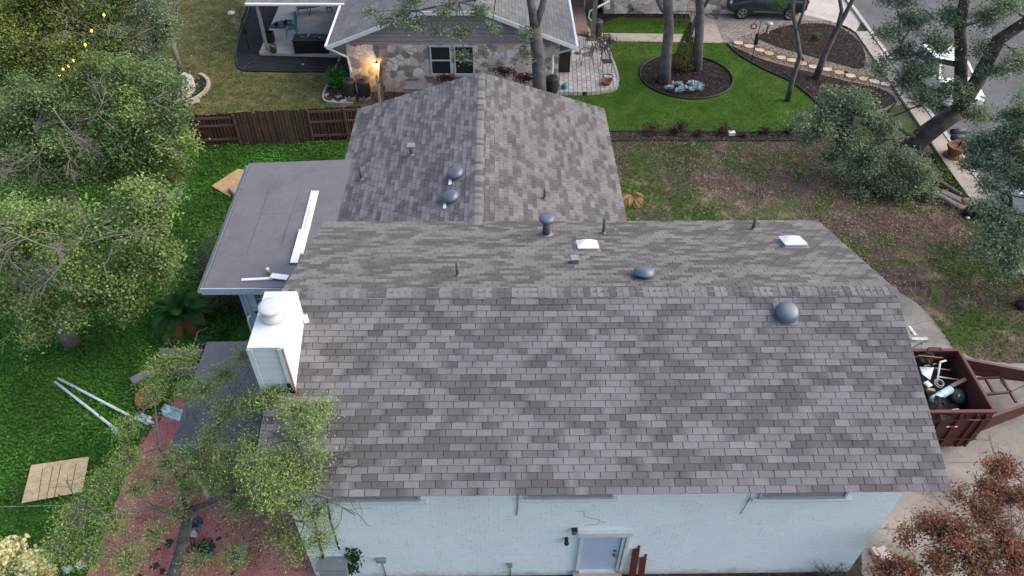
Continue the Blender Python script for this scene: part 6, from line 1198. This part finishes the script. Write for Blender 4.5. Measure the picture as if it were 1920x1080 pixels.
# neighbour's yard trees behind the fence
Y3 = 27.6; g = atY(70, 230, Y3); tk = [(g[0], Y3, 0, .35), (g[0], Y3, 2, .28), (g[0]+.2, Y3, 4, .18)]
B3 = [bl(x, y, Y3+dy, r, n, OL) for x, y, dy, r, n in ((20, 30, 1, 1.4, 3600), (90, 20, 1.4, 1.3, 3400), (150, 60, .6, 1.3, 3200), (60, 90, 0, 1.4, 3600), (130, 120, -.4, 1.2, 2600), (20, 130, -.5, 1.3, 3000), (190, 110, -.2, 1.1, 2200), (200, 20, 1.5, 1.2, 2600), (30, -30, 2, 1.4, 2600), (120, -40, 2, 1.4, 2600))]
tree('shade_tree', 'dark olive tree strung with small glowing bulbs in the top left corner', 'tree', tk, B3, OL, .10, m_barkd, LEAF, clus=.26, per=14, twig=.35)
g = atY(255, 200, Y3+.6); tk = [(g[0], Y3+.6, 0, .25), (g[0], Y3+.6, 1.8, .2), (g[0]-.2, Y3+.6, 3.6, .12)]
B4 = [bl(x, y, Y3+.5+dy, r, n, SG) for x, y, dy, r, n in ((225, 45, .5, 1., 3000), (275, 20, .8, 1., 2800), (290, 70, 0, .8, 2400), (245, 95, -.2, .9, 2600), (285, 115, -.4, .55, 1300), (205, 80, 0, .9, 2400), (305, 45, .2, .5, 1100), (250, -30, 1.2, 1., 2000))]
tree('cedar_tree', 'sage grey feathery tree between the olive tree and the dry lawn', 'tree', tk, B4, SG, .075, m_barkg, LEAF, clus=.16, per=18, twig=.5, dead=[dd(100, 20, Y3-.6, (.8, -.2, -.2), 1.4, 2), dd(150, 30, Y3-.6, (.8, -.2, .3), 1.2, 2)])
g = atY(300, 12, 33); tk = [(g[0], 33, 0, .15), (g[0], 33, 2, .1)]; tree('cedar_tree', 'small sage tree at the top edge beyond the feathery grey one', 'tree', tk, [bl(290, 2, 33, .8, 1500, SG), bl(330, -6, 33.4, .6, 800, SG), bl(270, -25, 33, .9, 1200, SG)], SG, .08, m_barkg, LEAF, clus=.2)
m_bulb = glow('warm bulb', (1, .36, .06), 3.5)
for i, (x, y) in enumerate(((195, 28), (172, 58), (160, 84), (138, 114), (129, 124), (118, 130), (112, 141))):
    c = atY(x, y, Y3-2.0+.1*i); b = MB(); b.lathe(c, [(.015, .05), (.03, .03), (.04, 0), (.025, -.03), (.01, -.045)], 10); tag(b.build('string_light', m_bulb, None, c), 'small glowing amber bulb hanging in the dark olive tree', 'light bulb', 'string light bulbs in the olive tree')
# feathery tree over the red patio
n4 = lambda l, ra, rb: [(*at(x, y, z), ra+(rb-ra)*i/(len(l)-1)) for i, (x, y, z) in enumerate(l)]
tk = n4([(316, 1104, 0), (330, 1062, .9), (343, 1015, 1.8), (352, 975, 2.5), (362, 955, 2.9)], .15, .10)
lm = [n4([(352, 975, 2.5), (340, 905, 3.2), (375, 850, 3.8), (412, 790, 4.5), (440, 740, 4.9)], .06, .03), n4([(362, 955, 2.9), (420, 930, 3.6), (490, 890, 4.4), (560, 840, 5.3)], .06, .025), n4([(352, 975, 2.5), (290, 950, 2.9), (230, 965, 3.2), (150, 975, 3.5)], .055, .02), n4([(340, 905, 3.2), (300, 840, 3.7), (290, 760, 4.2), (330, 690, 4.6)], .045, .02), n4([(420, 930, 3.6), (500, 960, 4.0), (570, 980, 4.2)], .045, .02), n4([(412, 790, 4.5), (395, 770, 4.7), (370, 740, 5.0)], .03, .015)]
B5 = [(at(x, y, z), (r, r, r*.7), n) for x, y, z, r, n in ((300, 690, 4.6, .30, 550), (345, 670, 4.7, .26, 420), (285, 735, 4.4, .26, 400), (238, 800, 4.1, .26, 380), (350, 735, 4.4, .28, 380), (380, 730, 4.9, .3, 420), (420, 700, 4.9, .28, 360), (455, 670, 5.2, .2, 200), (498, 655, 5.6, .2, 240), (505, 745, 5.6, .3, 460), (560, 770, 5.8, .32, 440), (602, 765, 5.9, .2, 240), (580, 805, 5.7, .3, 400), (470, 760, 5.2, .3, 420), (425, 765, 4.9, .3, 420), (395, 820, 4.5, .3, 380), (345, 850, 4.0, .3, 380), (240, 860, 3.8, .34, 600), (190, 910, 3.5, .36, 650), (140, 970, 3.3, .38, 650), (205, 985, 3.3, .36, 520), (110, 1030, 3.0, .36, 600), (170, 1040, 3.0, .34, 500), (240, 1055, 2.9, .34, 480), (430, 860, 4.5, .32, 480), (480, 830, 5.0, .32, 480), (530, 860, 5.2, .32, 460), (575, 900, 5.0, .28, 420), (500, 910, 4.4, .3, 420), (550, 940, 4.5, .3, 420), (590, 960, 4.4, .26, 360), (600, 1010, 4.0, .26, 320), (560, 1030, 3.8, .26, 300), (450, 950, 3.9, .3, 380), (400, 905, 3.7, .28, 300), (520, 1000, 3.9, .28, 300), (440, 1040, 3.2, .3, 300), (370, 1055, 2.8, .28, 220), (295, 905, 3.4, .26, 200), (590, 850, 5.4, .2, 200), (290, 1000, 2.9, .26, 220), (380, 880, 3.9, .3, 380), (350, 915, 3.4, .26, 300), (420, 900, 4.0, .3, 380), (470, 870, 4.6, .28, 320), (310, 870, 3.7, .24, 240), (330, 960, 3.0, .2, 180), (255, 920, 3.4, .26, 260), (490, 905, 5.2, .3, 420), (520, 925, 5.1, .28, 380), (475, 870, 5.3, .28, 360), (505, 940, 4.7, .28, 300), (540, 890, 5.2, .26, 300))]
tree('mesquite_tree', 'feathery yellow green tree leaning over the red patio and roof edge', 'tree', tk, B5, MQ, .05, m_bark, leafmat('feathery leaves', .35), clus=.14, per=14, twig=.9, limb=.016, limbs=lm, asp=.32, up=.35, dens=2.6, lump=False, pk=1.2, dead=[(at(430, 880, 4.3), (.2, .5, .3), .8, 3), (at(450, 905, 4.2), (.7, .3, .2), .9, 3), (at(520, 890, 4.8), (.8, .2, .1), .9, 3), (at(400, 950, 3.4), (.6, -.2, .4), .8, 3), (at(470, 800, 5.0), (.3, .6, .3), .7, 2), (at(560, 870, 5.2), (.9, .1, -.1), .8, 2), (at(590, 925, 5.0), (.9, 0, -.1), .9, 2), (at(330, 690, 4.6), (.3, .6, .1), .7, 2), (at(380, 800, 4.5), (-.5, .4, .2), .8, 2), (at(200, 965, 3.3), (-.8, .1, .1), .8, 2), (at(250, 1020, 2.9), (-.2, -.6, .2), .7, 2), (at(500, 950, 4.2), (.4, -.6, .0), .7, 2)])
q = at(20, 1075, 0); BL = [(.55, .46, .24), (.48, .40, .20), (.13, .17, .05), (.09, .13, .04), (.6, .53, .33)]
tree('flowering_bush', 'cream blossomed bush in the bottom left corner', 'bush', [(q[0], q[1], 0, .06), (q[0], q[1], .6, .05), (q[0], q[1], 1.1, .03)], [(at(x, y, z), r, n) for x, y, z, r, n in ((15, 1040, 1.4, .35, 800), (50, 1065, 1.3, .35, 800), (-15, 1060, 1.3, .4, 800), (80, 1085, 1.2, .25, 400))], BL, .10, m_bark, LEAF, clus=.10, per=12, limb=.02)
# leaning oak by the sidewalk
YO = 26.3; tk = nodes([(1706, 280), (1722, 262), (1756, 236), (1796, 208)], YO, .46, .36); tk[0] = (*at(1706, 281)[:2], -.05, .52)
lm = [nodes([(1796, 208), (1833, 150), (1872, 75), (1925, 40), (1960, 0)], (YO, YO-.2, YO-.4, YO-.8, YO-1), .32, .16), nodes([(1800, 204), (1802, 122), (1800, 55), (1808, 0), (1815, -60)], (YO, YO+.3, YO+.3, YO+.2, YO), .27, .15), nodes([(1796, 212), (1850, 222), (1925, 214)], (YO, YO-.5, YO-1.2), .18, .09), nodes([(1720, 262), (1660, 220), (1600, 215)], (YO, YO-1, YO-1.8), .12, .05), nodes([(1802, 122), (1740, 110), (1690, 90)], (YO+.3, YO, YO-.3), .12, .05)]
BO = [bl(x, y, YO+dy, r, n, None, .7) for x, y, dy, r, n in ((1560, 205, -1.6, .6, 1700), (1615, 195, -1.5, .7, 2200), (1535, 240, -2, .5, 1300), (1590, 245, -2, .7, 2200), (1650, 235, -1.8, .7, 2200), (1640, 290, -2.4, .7, 2200), (1700, 300, -2.6, .7, 2400), (1590, 275, -2.2, .5, 1200), (1690, 345, -3, .65, 2200), (1725, 330, -3, .5, 1500), (1655, 345, -3, .55, 1500), (1690, 390, -3.4, .5, 1300), (1640, 390, -3.4, .4, 700), (1500, 225, -2, .3, 450), (1515, 265, -2.1, .25, 300), (1560, 300, -2.4, .4, 600), (1610, 320, -2.6, .5, 1000), (1615, 365, -3.2, .35, 500), (1735, 365, -3.2, .4, 700), (1665, 415, -3.7, .35, 500), (1560, 180, -1.2, .35, 500),
    (1672, 60, .3, .6, 900), (1720, 40, .4, .65, 1300), (1760, 85, -.5, .6, 1400), (1690, 110, -.2, .65, 1300), (1740, 125, -.6, .65, 1500), (1700, 160, -.8, .6, 1300), (1770, 165, -.8, .5, 1000), (1735, 190, -1, .6, 1300), (1650, 135, -.4, .4, 500), (1790, 30, .2, .6, 1300), (1850, 30, -.4, .6, 1100), (1890, 10, -.6, .7, 1400), (1905, 110, -1, .6, 1000), (1840, 90, -.3, .5, 800), (1870, 130, -.8, .5, 800), (1840, 215, -1.2, .5, 800), (1800, 165, -1, .4, 600), (1690, 0, .8, .7, 1100), (1740, -20, .6, .8, 1200), (1830, -30, 0, .8, 1200))]
tree('live_oak', 'large grey green oak with a thick dark trunk leaning over the sidewalk', 'tree', tk, BO, OK_, .085, m_barkd, LEAF, clus=.20, per=15, dens=1.2, twig=.4, limb=.05, limbs=lm)
q = np.array((18.1, 17.2, 0)); tk = [(q[0], q[1], 0, .35), (q[0]+.2, q[1]+.1, 1.6, .3), (q[0]+.1, q[1]+.4, 3.2, .22)]
BQ = [bl(x, y, Yq, r, n, None, .7) for x, y, Yq, r, n in ((1840, 275, 21, .55, 1900), (1885, 255, 21, .6, 2200), (1915, 290, 20.5, .6, 2200), (1825, 310, 20.5, .35, 700), (1870, 310, 20, .55, 1500), (1915, 345, 19.5, .55, 1200), (1850, 345, 19.5, .35, 500), (1880, 400, 18.5, .45, 1300), (1915, 420, 18, .5, 1700), (1870, 440, 17.8, .4, 1200), (1905, 470, 17.4, .4, 1300), (1850, 470, 17.5, .3, 500), (1890, 500, 17.2, .3, 600), (1915, 215, 21.5, .5, 1200), (1845, 385, 18.8, .3, 350), (1990, 300, 19, .9, 2200), (2030, 420, 18, .9, 2200), (2080, 330, 20, 1, 2200), (1980, 200, 20.5, .9, 2000))]
tree('live_oak', 'grey green oak branches reaching in from the right edge over the kerb', 'tree', tk, BQ, OK_, .08, m_barkd, LEAF, clus=.18, per=15, twig=.4, limb=.05)
# crape myrtle
q = at(1845, 1120); RD = [(.13, .028, .03), (.15, .042, .036), (.10, .034, .024), (.05, .07, .022), (.14, .07, .065), (.04, .058, .018), (.16, .042, .045), (.085, .07, .025)]
tk = [(q[0], q[1], 0, .09), (q[0], q[1], .9, .07), (q[0], q[1]+.2, 1.8, .05)]
BC = [(at(x, y, z), (r*1.08, r*1.08, r*.8), int(n*1.2)) for x, y, z, r, n in ((1880, 870, 2.8, .40, 900), (1850, 905, 2.7, .36, 750), (1912, 930, 2.8, .42, 1000), (1862, 960, 2.7, .42, 1000), (1800, 985, 2.5, .40, 900), (1745, 990, 2.3, .36, 750), (1890, 1010, 2.6, .42, 1000), (1825, 1030, 2.5, .40, 950), (1765, 1050, 2.3, .4, 900), (1700, 1005, 2.1, .2, 200), (1695, 1055, 2.1, .34, 700), (1905, 1065, 2.5, .42, 1000), (1850, 1075, 2.4, .4, 900), (1660, 1068, 1.9, .22, 300), (1800, 930, 2.5, .2, 200))]
tree('crape_myrtle', 'red and orange autumn leaved crape myrtle in the bottom right corner', 'tree', tk, BC, RD, .056, M('myrtle bark', (.24, .19, .16), .8), LEAF, clus=.11, per=13, twig=.8, limb=.022, dead=[(at(1870, 860, 2.9), (-.2, .6, .5), .5, 2), (at(1890, 1000, 2.6), (.2, .3, .5), .5, 2)])
# neighbour's front trees
YN = 29.4; bx = atY(1012, 160, YN); tk = [(bx[0]+.05, YN, 0, .36), *nodes([(1011, 150), (1008, 100), (1003, 50)], YN, .29, .25)]
lm = [nodes([(1003, 50), (997, 12), (985, -50), (960, -120)], YN, .20, .10), nodes([(1003, 52), (1017, 12), (1030, -60)], (YN, YN+.1, YN+.3), .17, .10), nodes([(992, -20), (930, -10), (860, 5), (780, 20)], (YN, YN-.3, YN-.7, YN-1), .10, .03)]
BN = [bl(x, y, YN+dy, r, n, None, .6) for x, y, dy, r, n in ((748, 28, -1.2, .42, 420), (785, 48, -1.2, .40, 380), (722, 40, -1.2, .3, 260), (835, 20, -1, .42, 360), (868, 60, -1, .42, 420), (900, 20, -.8, .42, 360), (925, 50, -.8, .3, 200), (868, 105, -1, .3, 220), (906, 98, -1, .28, 180), (985, 62, -.3, .35, 300), (985, 100, -.3, .3, 220), (770, 0, -.9, .5, 460), (840, -20, -.6, .6, 500), (920, -30, -.4, .7, 600), (1000, -70, 0, .9, 900), (695, 20, -1.2, .25, 160), (820, 60, -1.1, .3, 180))]
tree('live_oak', 'oak with a forked grey trunk in front of the flagstone house', 'tree', tk, BN, OK_, .09, m_bark, LEAF, clus=.16, per=12, twig=.7, limb=.03, limbs=lm)
def yard(lab, seq, Yt, ra, rb, limbs=(), hi=7.5, r=1.3, n=1500):
    tk = nodes(seq, Yt, ra, rb); tk[0] = (tk[0][0], tk[0][1], -.02, ra*1.25); lm = [nodes(s, Yt, a, c) for s, a, c in limbs]; top = np.array(tk[-1][:3]); tk.append((top[0], top[1], hi-1.2, rb*.7))
    tree('live_oak', lab, 'tree', tk, [(np.array((top[0]+dx, top[1]+dy, hi+dz)), r, n) for dx, dy, dz in ((-1.2, 0, 0), (1.2, .4, .3), (0, 1.0, .6), (.2, -.8, .9))], OK_, .10, m_bark, LEAF, clus=.25, per=14, limbs=lm, twig=.2)
yard('left one of two thick grey trunks in the round mulch bed', [(1245, 154), (1249, 110), (1254, 55), (1252, 0), (1250, -50)], at(1245, 154)[1], .27, .2, [([(1253, 30), (1240, 18), (1228, -8)], .09, .06)])
yard('right thick grey trunk in the round mulch bed behind the conifer', [(1305, 130), (1310, 80), (1313, 25), (1309, -40)], at(1305, 130)[1], .25, .18, [([(1312, 20), (1325, 5), (1340, -20)], .10, .07), ([(1288, 76), (1298, 55), (1306, 30)], .10, .08)])
yard('slim crooked grey trunk at the lawn edge by the stepping path', [(1477, 189), (1486, 150), (1500, 105), (1493, 60), (1486, 20), (1490, -30)], at(1477, 189)[1], .115, .08, [([(1493, 58), (1505, 25), (1512, -10)], .08, .05)])
yard('dark forked trunk rising from the lower mulch bed', [(1530, 147), (1545, 105), (1567, 58), (1584, 28), (1605, -12)], at(1530, 147)[1], .15, .09, [([(1570, 52), (1578, 20), (1572, -15)], .10, .07)])
c = atY(1458, 8, 35.5); 
quads('leaf_spray', c+ell(420)*np.array((.5, .4, .28)), .11, pal([(.035, .11, .025), (.05, .14, .03)], 420), LEAF, bpy.data.objects['live_oak.006'] if 'live_oak.006' in bpy.data.objects else None)
# undergrowth beside the sunroom
for (x, y, r, n, pl, lab) in ((425, 590, .65, 1500, [(.02, .045, .018), (.03, .06, .02), (.05, .05, .03)], 'dark low bush between the sago palm and the sunroom'), (400, 525, .35, 500, [(.018, .03, .02), (.03, .045, .02)], 'small dark bush behind the sago palm'), (385, 655, .35, 500, [(.025, .07, .02), (.035, .09, .02)], 'dark green bush at the patio cover corner')):
    q = at(x, y); tree('low_bush', lab, 'bush', [(q[0], q[1], 0, .03), (q[0], q[1], .3, .02)], [(q+np.array((0, 0, r*.5)), (r, r, r*.6), n)], pl, .08, m_bark, LEAF, clus=.12, per=10, limb=.012)
q = at(392, 500); t = thing('bare_shrub', 'pale leafless shrub along the sunroom gutter side', 'shrub', q); b = MB()
for k in range(16): fan(b, q+np.array((rng.normal()*.35, rng.normal()*.7, 0)), rng.normal(size=3)*.5+np.array((0, 0, .8)), .8, .015, 2)
b.build('branches', m_barkg, t)

# ------------------------------------------------------------------ ground cover one cannot count
def stuff(o): return tag(o, kind='stuff')
G3 = lambda P, z, s=.02: np.c_[P, np.full(len(P), z)+np.abs(rng.normal(size=len(P)))*s]
LW = poly([(-60, 285), (690, 264), (690, 560), (450, 610), (370, 700), (262, 840), (190, 1010), (150, 1100), (-40, 1100)])
P = scatter(LW, 80000); P = P[~inpoly(P, OSBP) & ~inpoly(P, PLYP)]; tone = (.8+.35*np.sin(P[:, 0]*1.7+1.3*np.sin(P[:, 1]*.9))*np.sin(P[:, 1]*1.3))[:, None]
stuff(quads('clover', G3(P, .03, .05), .085, pal([(.085, .245, .03), (.068, .205, .026), (.11, .285, .04), (.085, .22, .038)], len(P), .18)*np.clip(tone, .55, 1.25), LEAF, None, .8, .7))
Q = scatter(poly([(330, 420), (470, 420), (470, 640), (300, 660)]), 500); stuff(quads('leaf_litter', G3(Q, .05), .06, pal([(.14, .09, .06), (.2, .15, .11), (.08, .055, .04)], 500), LEAF, None, 1.2, .5))
nP = np.concatenate([scatter(FRONT, 26000), scatter(poly([(1108, 62), (1126, 52), (1140, 42), (1160, 34), (1298, 36), (1306, 63)]), 3000)]); cen = cc[:2]
nP = nP[np.linalg.norm(nP-cen, axis=1) > RR+.1]; stuff(quads('lawn_grass', G3(nP, .02, .02), .065, pal([(.06, .14, .018), (.048, .115, .016), (.085, .17, .03), (.105, .15, .045)], len(nP), .15)*(1+.22*np.sin(nP[:, 0]*1.1+1.7*np.sin(nP[:, 1]*.8))*np.sin(nP[:, 1]*1.2))[:, None], LEAF, None, .1, .35))
oP = scatter([at(330, 270), at(650, 262), at(610, 175), at(620, 140), at(445, 138), at(438, 90), at(470, -40), at(250, -40), at(180, 100)], 26000)
stuff(quads('dry_grass', G3(oP, .02, .02), .085, pal([(.085, .105, .03), (.13, .13, .055), (.22, .185, .10), (.06, .10, .024), (.17, .15, .075)], len(oP), .25), LEAF, None, .2, .3))
DRP = [*DRV, *poly([(1830, 674), (1890, 682), (1960, 680), (2200, 700), (2200, 1200), (1620, 1200), (1596, 1085), (1560, 1000)])]; SWP = [(k[0], k[1]) for k in poly([(1603, 62), (1740, 262), (1763, 300), (1800, 352), (1850, 420), (1916, 518), (2010, 660), (2300, 660), (1800, 62)])]
pP = scatter(PATCHY, 62000); pP = pP[~inpoly(pP, DRP) & ~inpoly(pP, SWP)]
def fld(P, a, b_, c_, d): return np.sin(P[:, 0]*a+c_+1.7*np.sin(P[:, 1]*b_*.7))*np.sin(P[:, 1]*b_+d+1.3*np.sin(P[:, 0]*a*.6))
f = fld(pP, .75, .8, 1.1, .4)+.6*fld(pP, 1.9, 2.1, .3, 2.2)+rng.normal(size=len(pP))*.35

def bias(P, L): return sum(w*np.exp(-((P[:, 0]-at(x, y)[0])**2+(P[:, 1]-at(x, y)[1])**2)/(2*s_*s_)) for x, y, s_, w in L)
GB = [(1230, 292, 1.7, 2.0), (1190, 395, 1.5, 1.7), (1300, 395, 1.4, 1.2), (1560, 540, 1.3, .9), (1850, 610, 2.2, 1.7), (1760, 650, 1.6, 1.4), (1620, 330, 1.5, .8), (1490, 400, 1., .8), (1800, 500, 1.2, .9), (1400, 330, 2.1, -1.9), (1640, 450, 2.2, -1.9), (1700, 540, 1.4, -1.6), (1230, 350, .7, -.8), (1470, 290, 1., -.9), (1330, 340, 1., -.6)]
f = f+bias(pP, GB); gm = f > .15; stuff(quads('lawn_grass', G3(pP[gm], .025, .03), .09, pal([(.075, .15, .035), (.055, .125, .03), (.10, .18, .045), (.13, .155, .065)], gm.sum(), .25), LEAF, None, .15, .35))
lp_ = scatter(PATCHY, 40000); lp_ = lp_[~inpoly(lp_, DRP) & ~inpoly(lp_, SWP)]; f2 = -.7*bias(lp_, GB)+fld(lp_, .6, .7, 2.9, 1.6)+.5*fld(lp_, 1.7, 1.5, .2, .9)+rng.normal(size=len(lp_))*.45; lm_ = f2 > .0
stuff(quads('leaf_litter', G3(lp_[lm_], .03, .025), .085, pal([(.32, .24, .185), (.24, .175, .135), (.40, .32, .26), (.14, .10, .08)], lm_.sum(), .25), LEAF, None, .9, .5))
cP = cc[:2]+ell(2600)[:, :2]*np.array((RR*.96, RR*.94)); iP = scatter([p[:2] for p in isl], 9000)
stuff(quads('bark_chips', G3(np.concatenate([cP, iP]), .03, .012), .065, pal([(.03, .024, .022), (.055, .045, .04), (.10, .08, .07), (.22, .18, .15), (.02, .017, .016)], len(cP)+len(iP), .25), LEAF, None, .9, .5))
bP = scatter(poly([(1040, 249), (1560, 251), (1560, 262), (1040, 262)]), 3500); stuff(quads('bark_chips', G3(bP, .04, .012), .07, pal([(.05, .04, .035), (.16, .13, .115), (.25, .21, .19), (.03, .024, .022)], 3500, .25), LEAF, None, .9, .55))
sP = scatter(poly([(640, 108), (622, 150), (610, 180), (640, 192), (740, 190), (740, 150), (660, 110)]), 1500); stuff(quads('bark_chips', G3(sP, .04, .02), .09, pal([(.10, .08, .07), (.2, .16, .14), (.32, .27, .24), (.05, .04, .035)], 1500, .25), LEAF, None, .9, .6))
vP = scatter(poly([(1743, 290), (1760, 290), (1800, 352), (1838, 408), (1826, 414), (1780, 350)]), 3000); stuff(quads('moss', G3(vP, .03, .03), .09, pal([(.07, .13, .02), (.05, .10, .018), (.10, .15, .03)], 3000, .25), LEAF, None, .5, .6))
rP = scatter(poly([(290, 800), (252, 860), (215, 950), (172, 1060), (600, 1075), (560, 960), (520, 850), (340, 800)]), 1100); stuff(quads('leaf_litter', G3(rP, .045, .01), .05, pal([(.10, .05, .035), (.06, .03, .025), (.24, .15, .10), (.03, .02, .018), (.12, .12, .05)], 1100, .25), LEAF, None, 2., .5))
dP = scatter(poly([(1600, 1075), (1660, 985), (1760, 900), (1960, 880), (1960, 1100), (1620, 1100)]), 900); stuff(quads('leaf_litter', G3(dP, .03, .01), .05, pal([(.20, .07, .045), (.12, .06, .04), (.26, .13, .07)], 900, .25), LEAF, None, 2., .5))
wP = scatter([(-4.4, 7.3), (8.6, 7.3), (8.6, 8.05), (-4.4, 8.05)], 2500); stuff(quads('weeds', G3(wP, .04, .04), .07, pal([(.03, .06, .02), (.05, .08, .025), (.12, .10, .06)], 2500, .25), LEAF, None, .4, .4))
iv = [(*onW(x, y, .06),) for x, y in ((660, 1036), (663, 1044), (661, 1054), (658, 1064), (652, 1070), (640, 1072), (628, 1074), (648, 1062))]
t = thing('ivy', 'dark ivy climbing beside the grey meter cabinet', 'ivy', iv[0]); IP = np.repeat(np.array(iv), 60, 0)+rng.normal(size=(480, 3))*np.array((.10, .04, .12)); quads('foliage', IP, .075, pal([(.015, .05, .012), (.025, .075, .02)], 480), LEAF, t, .3, .75)
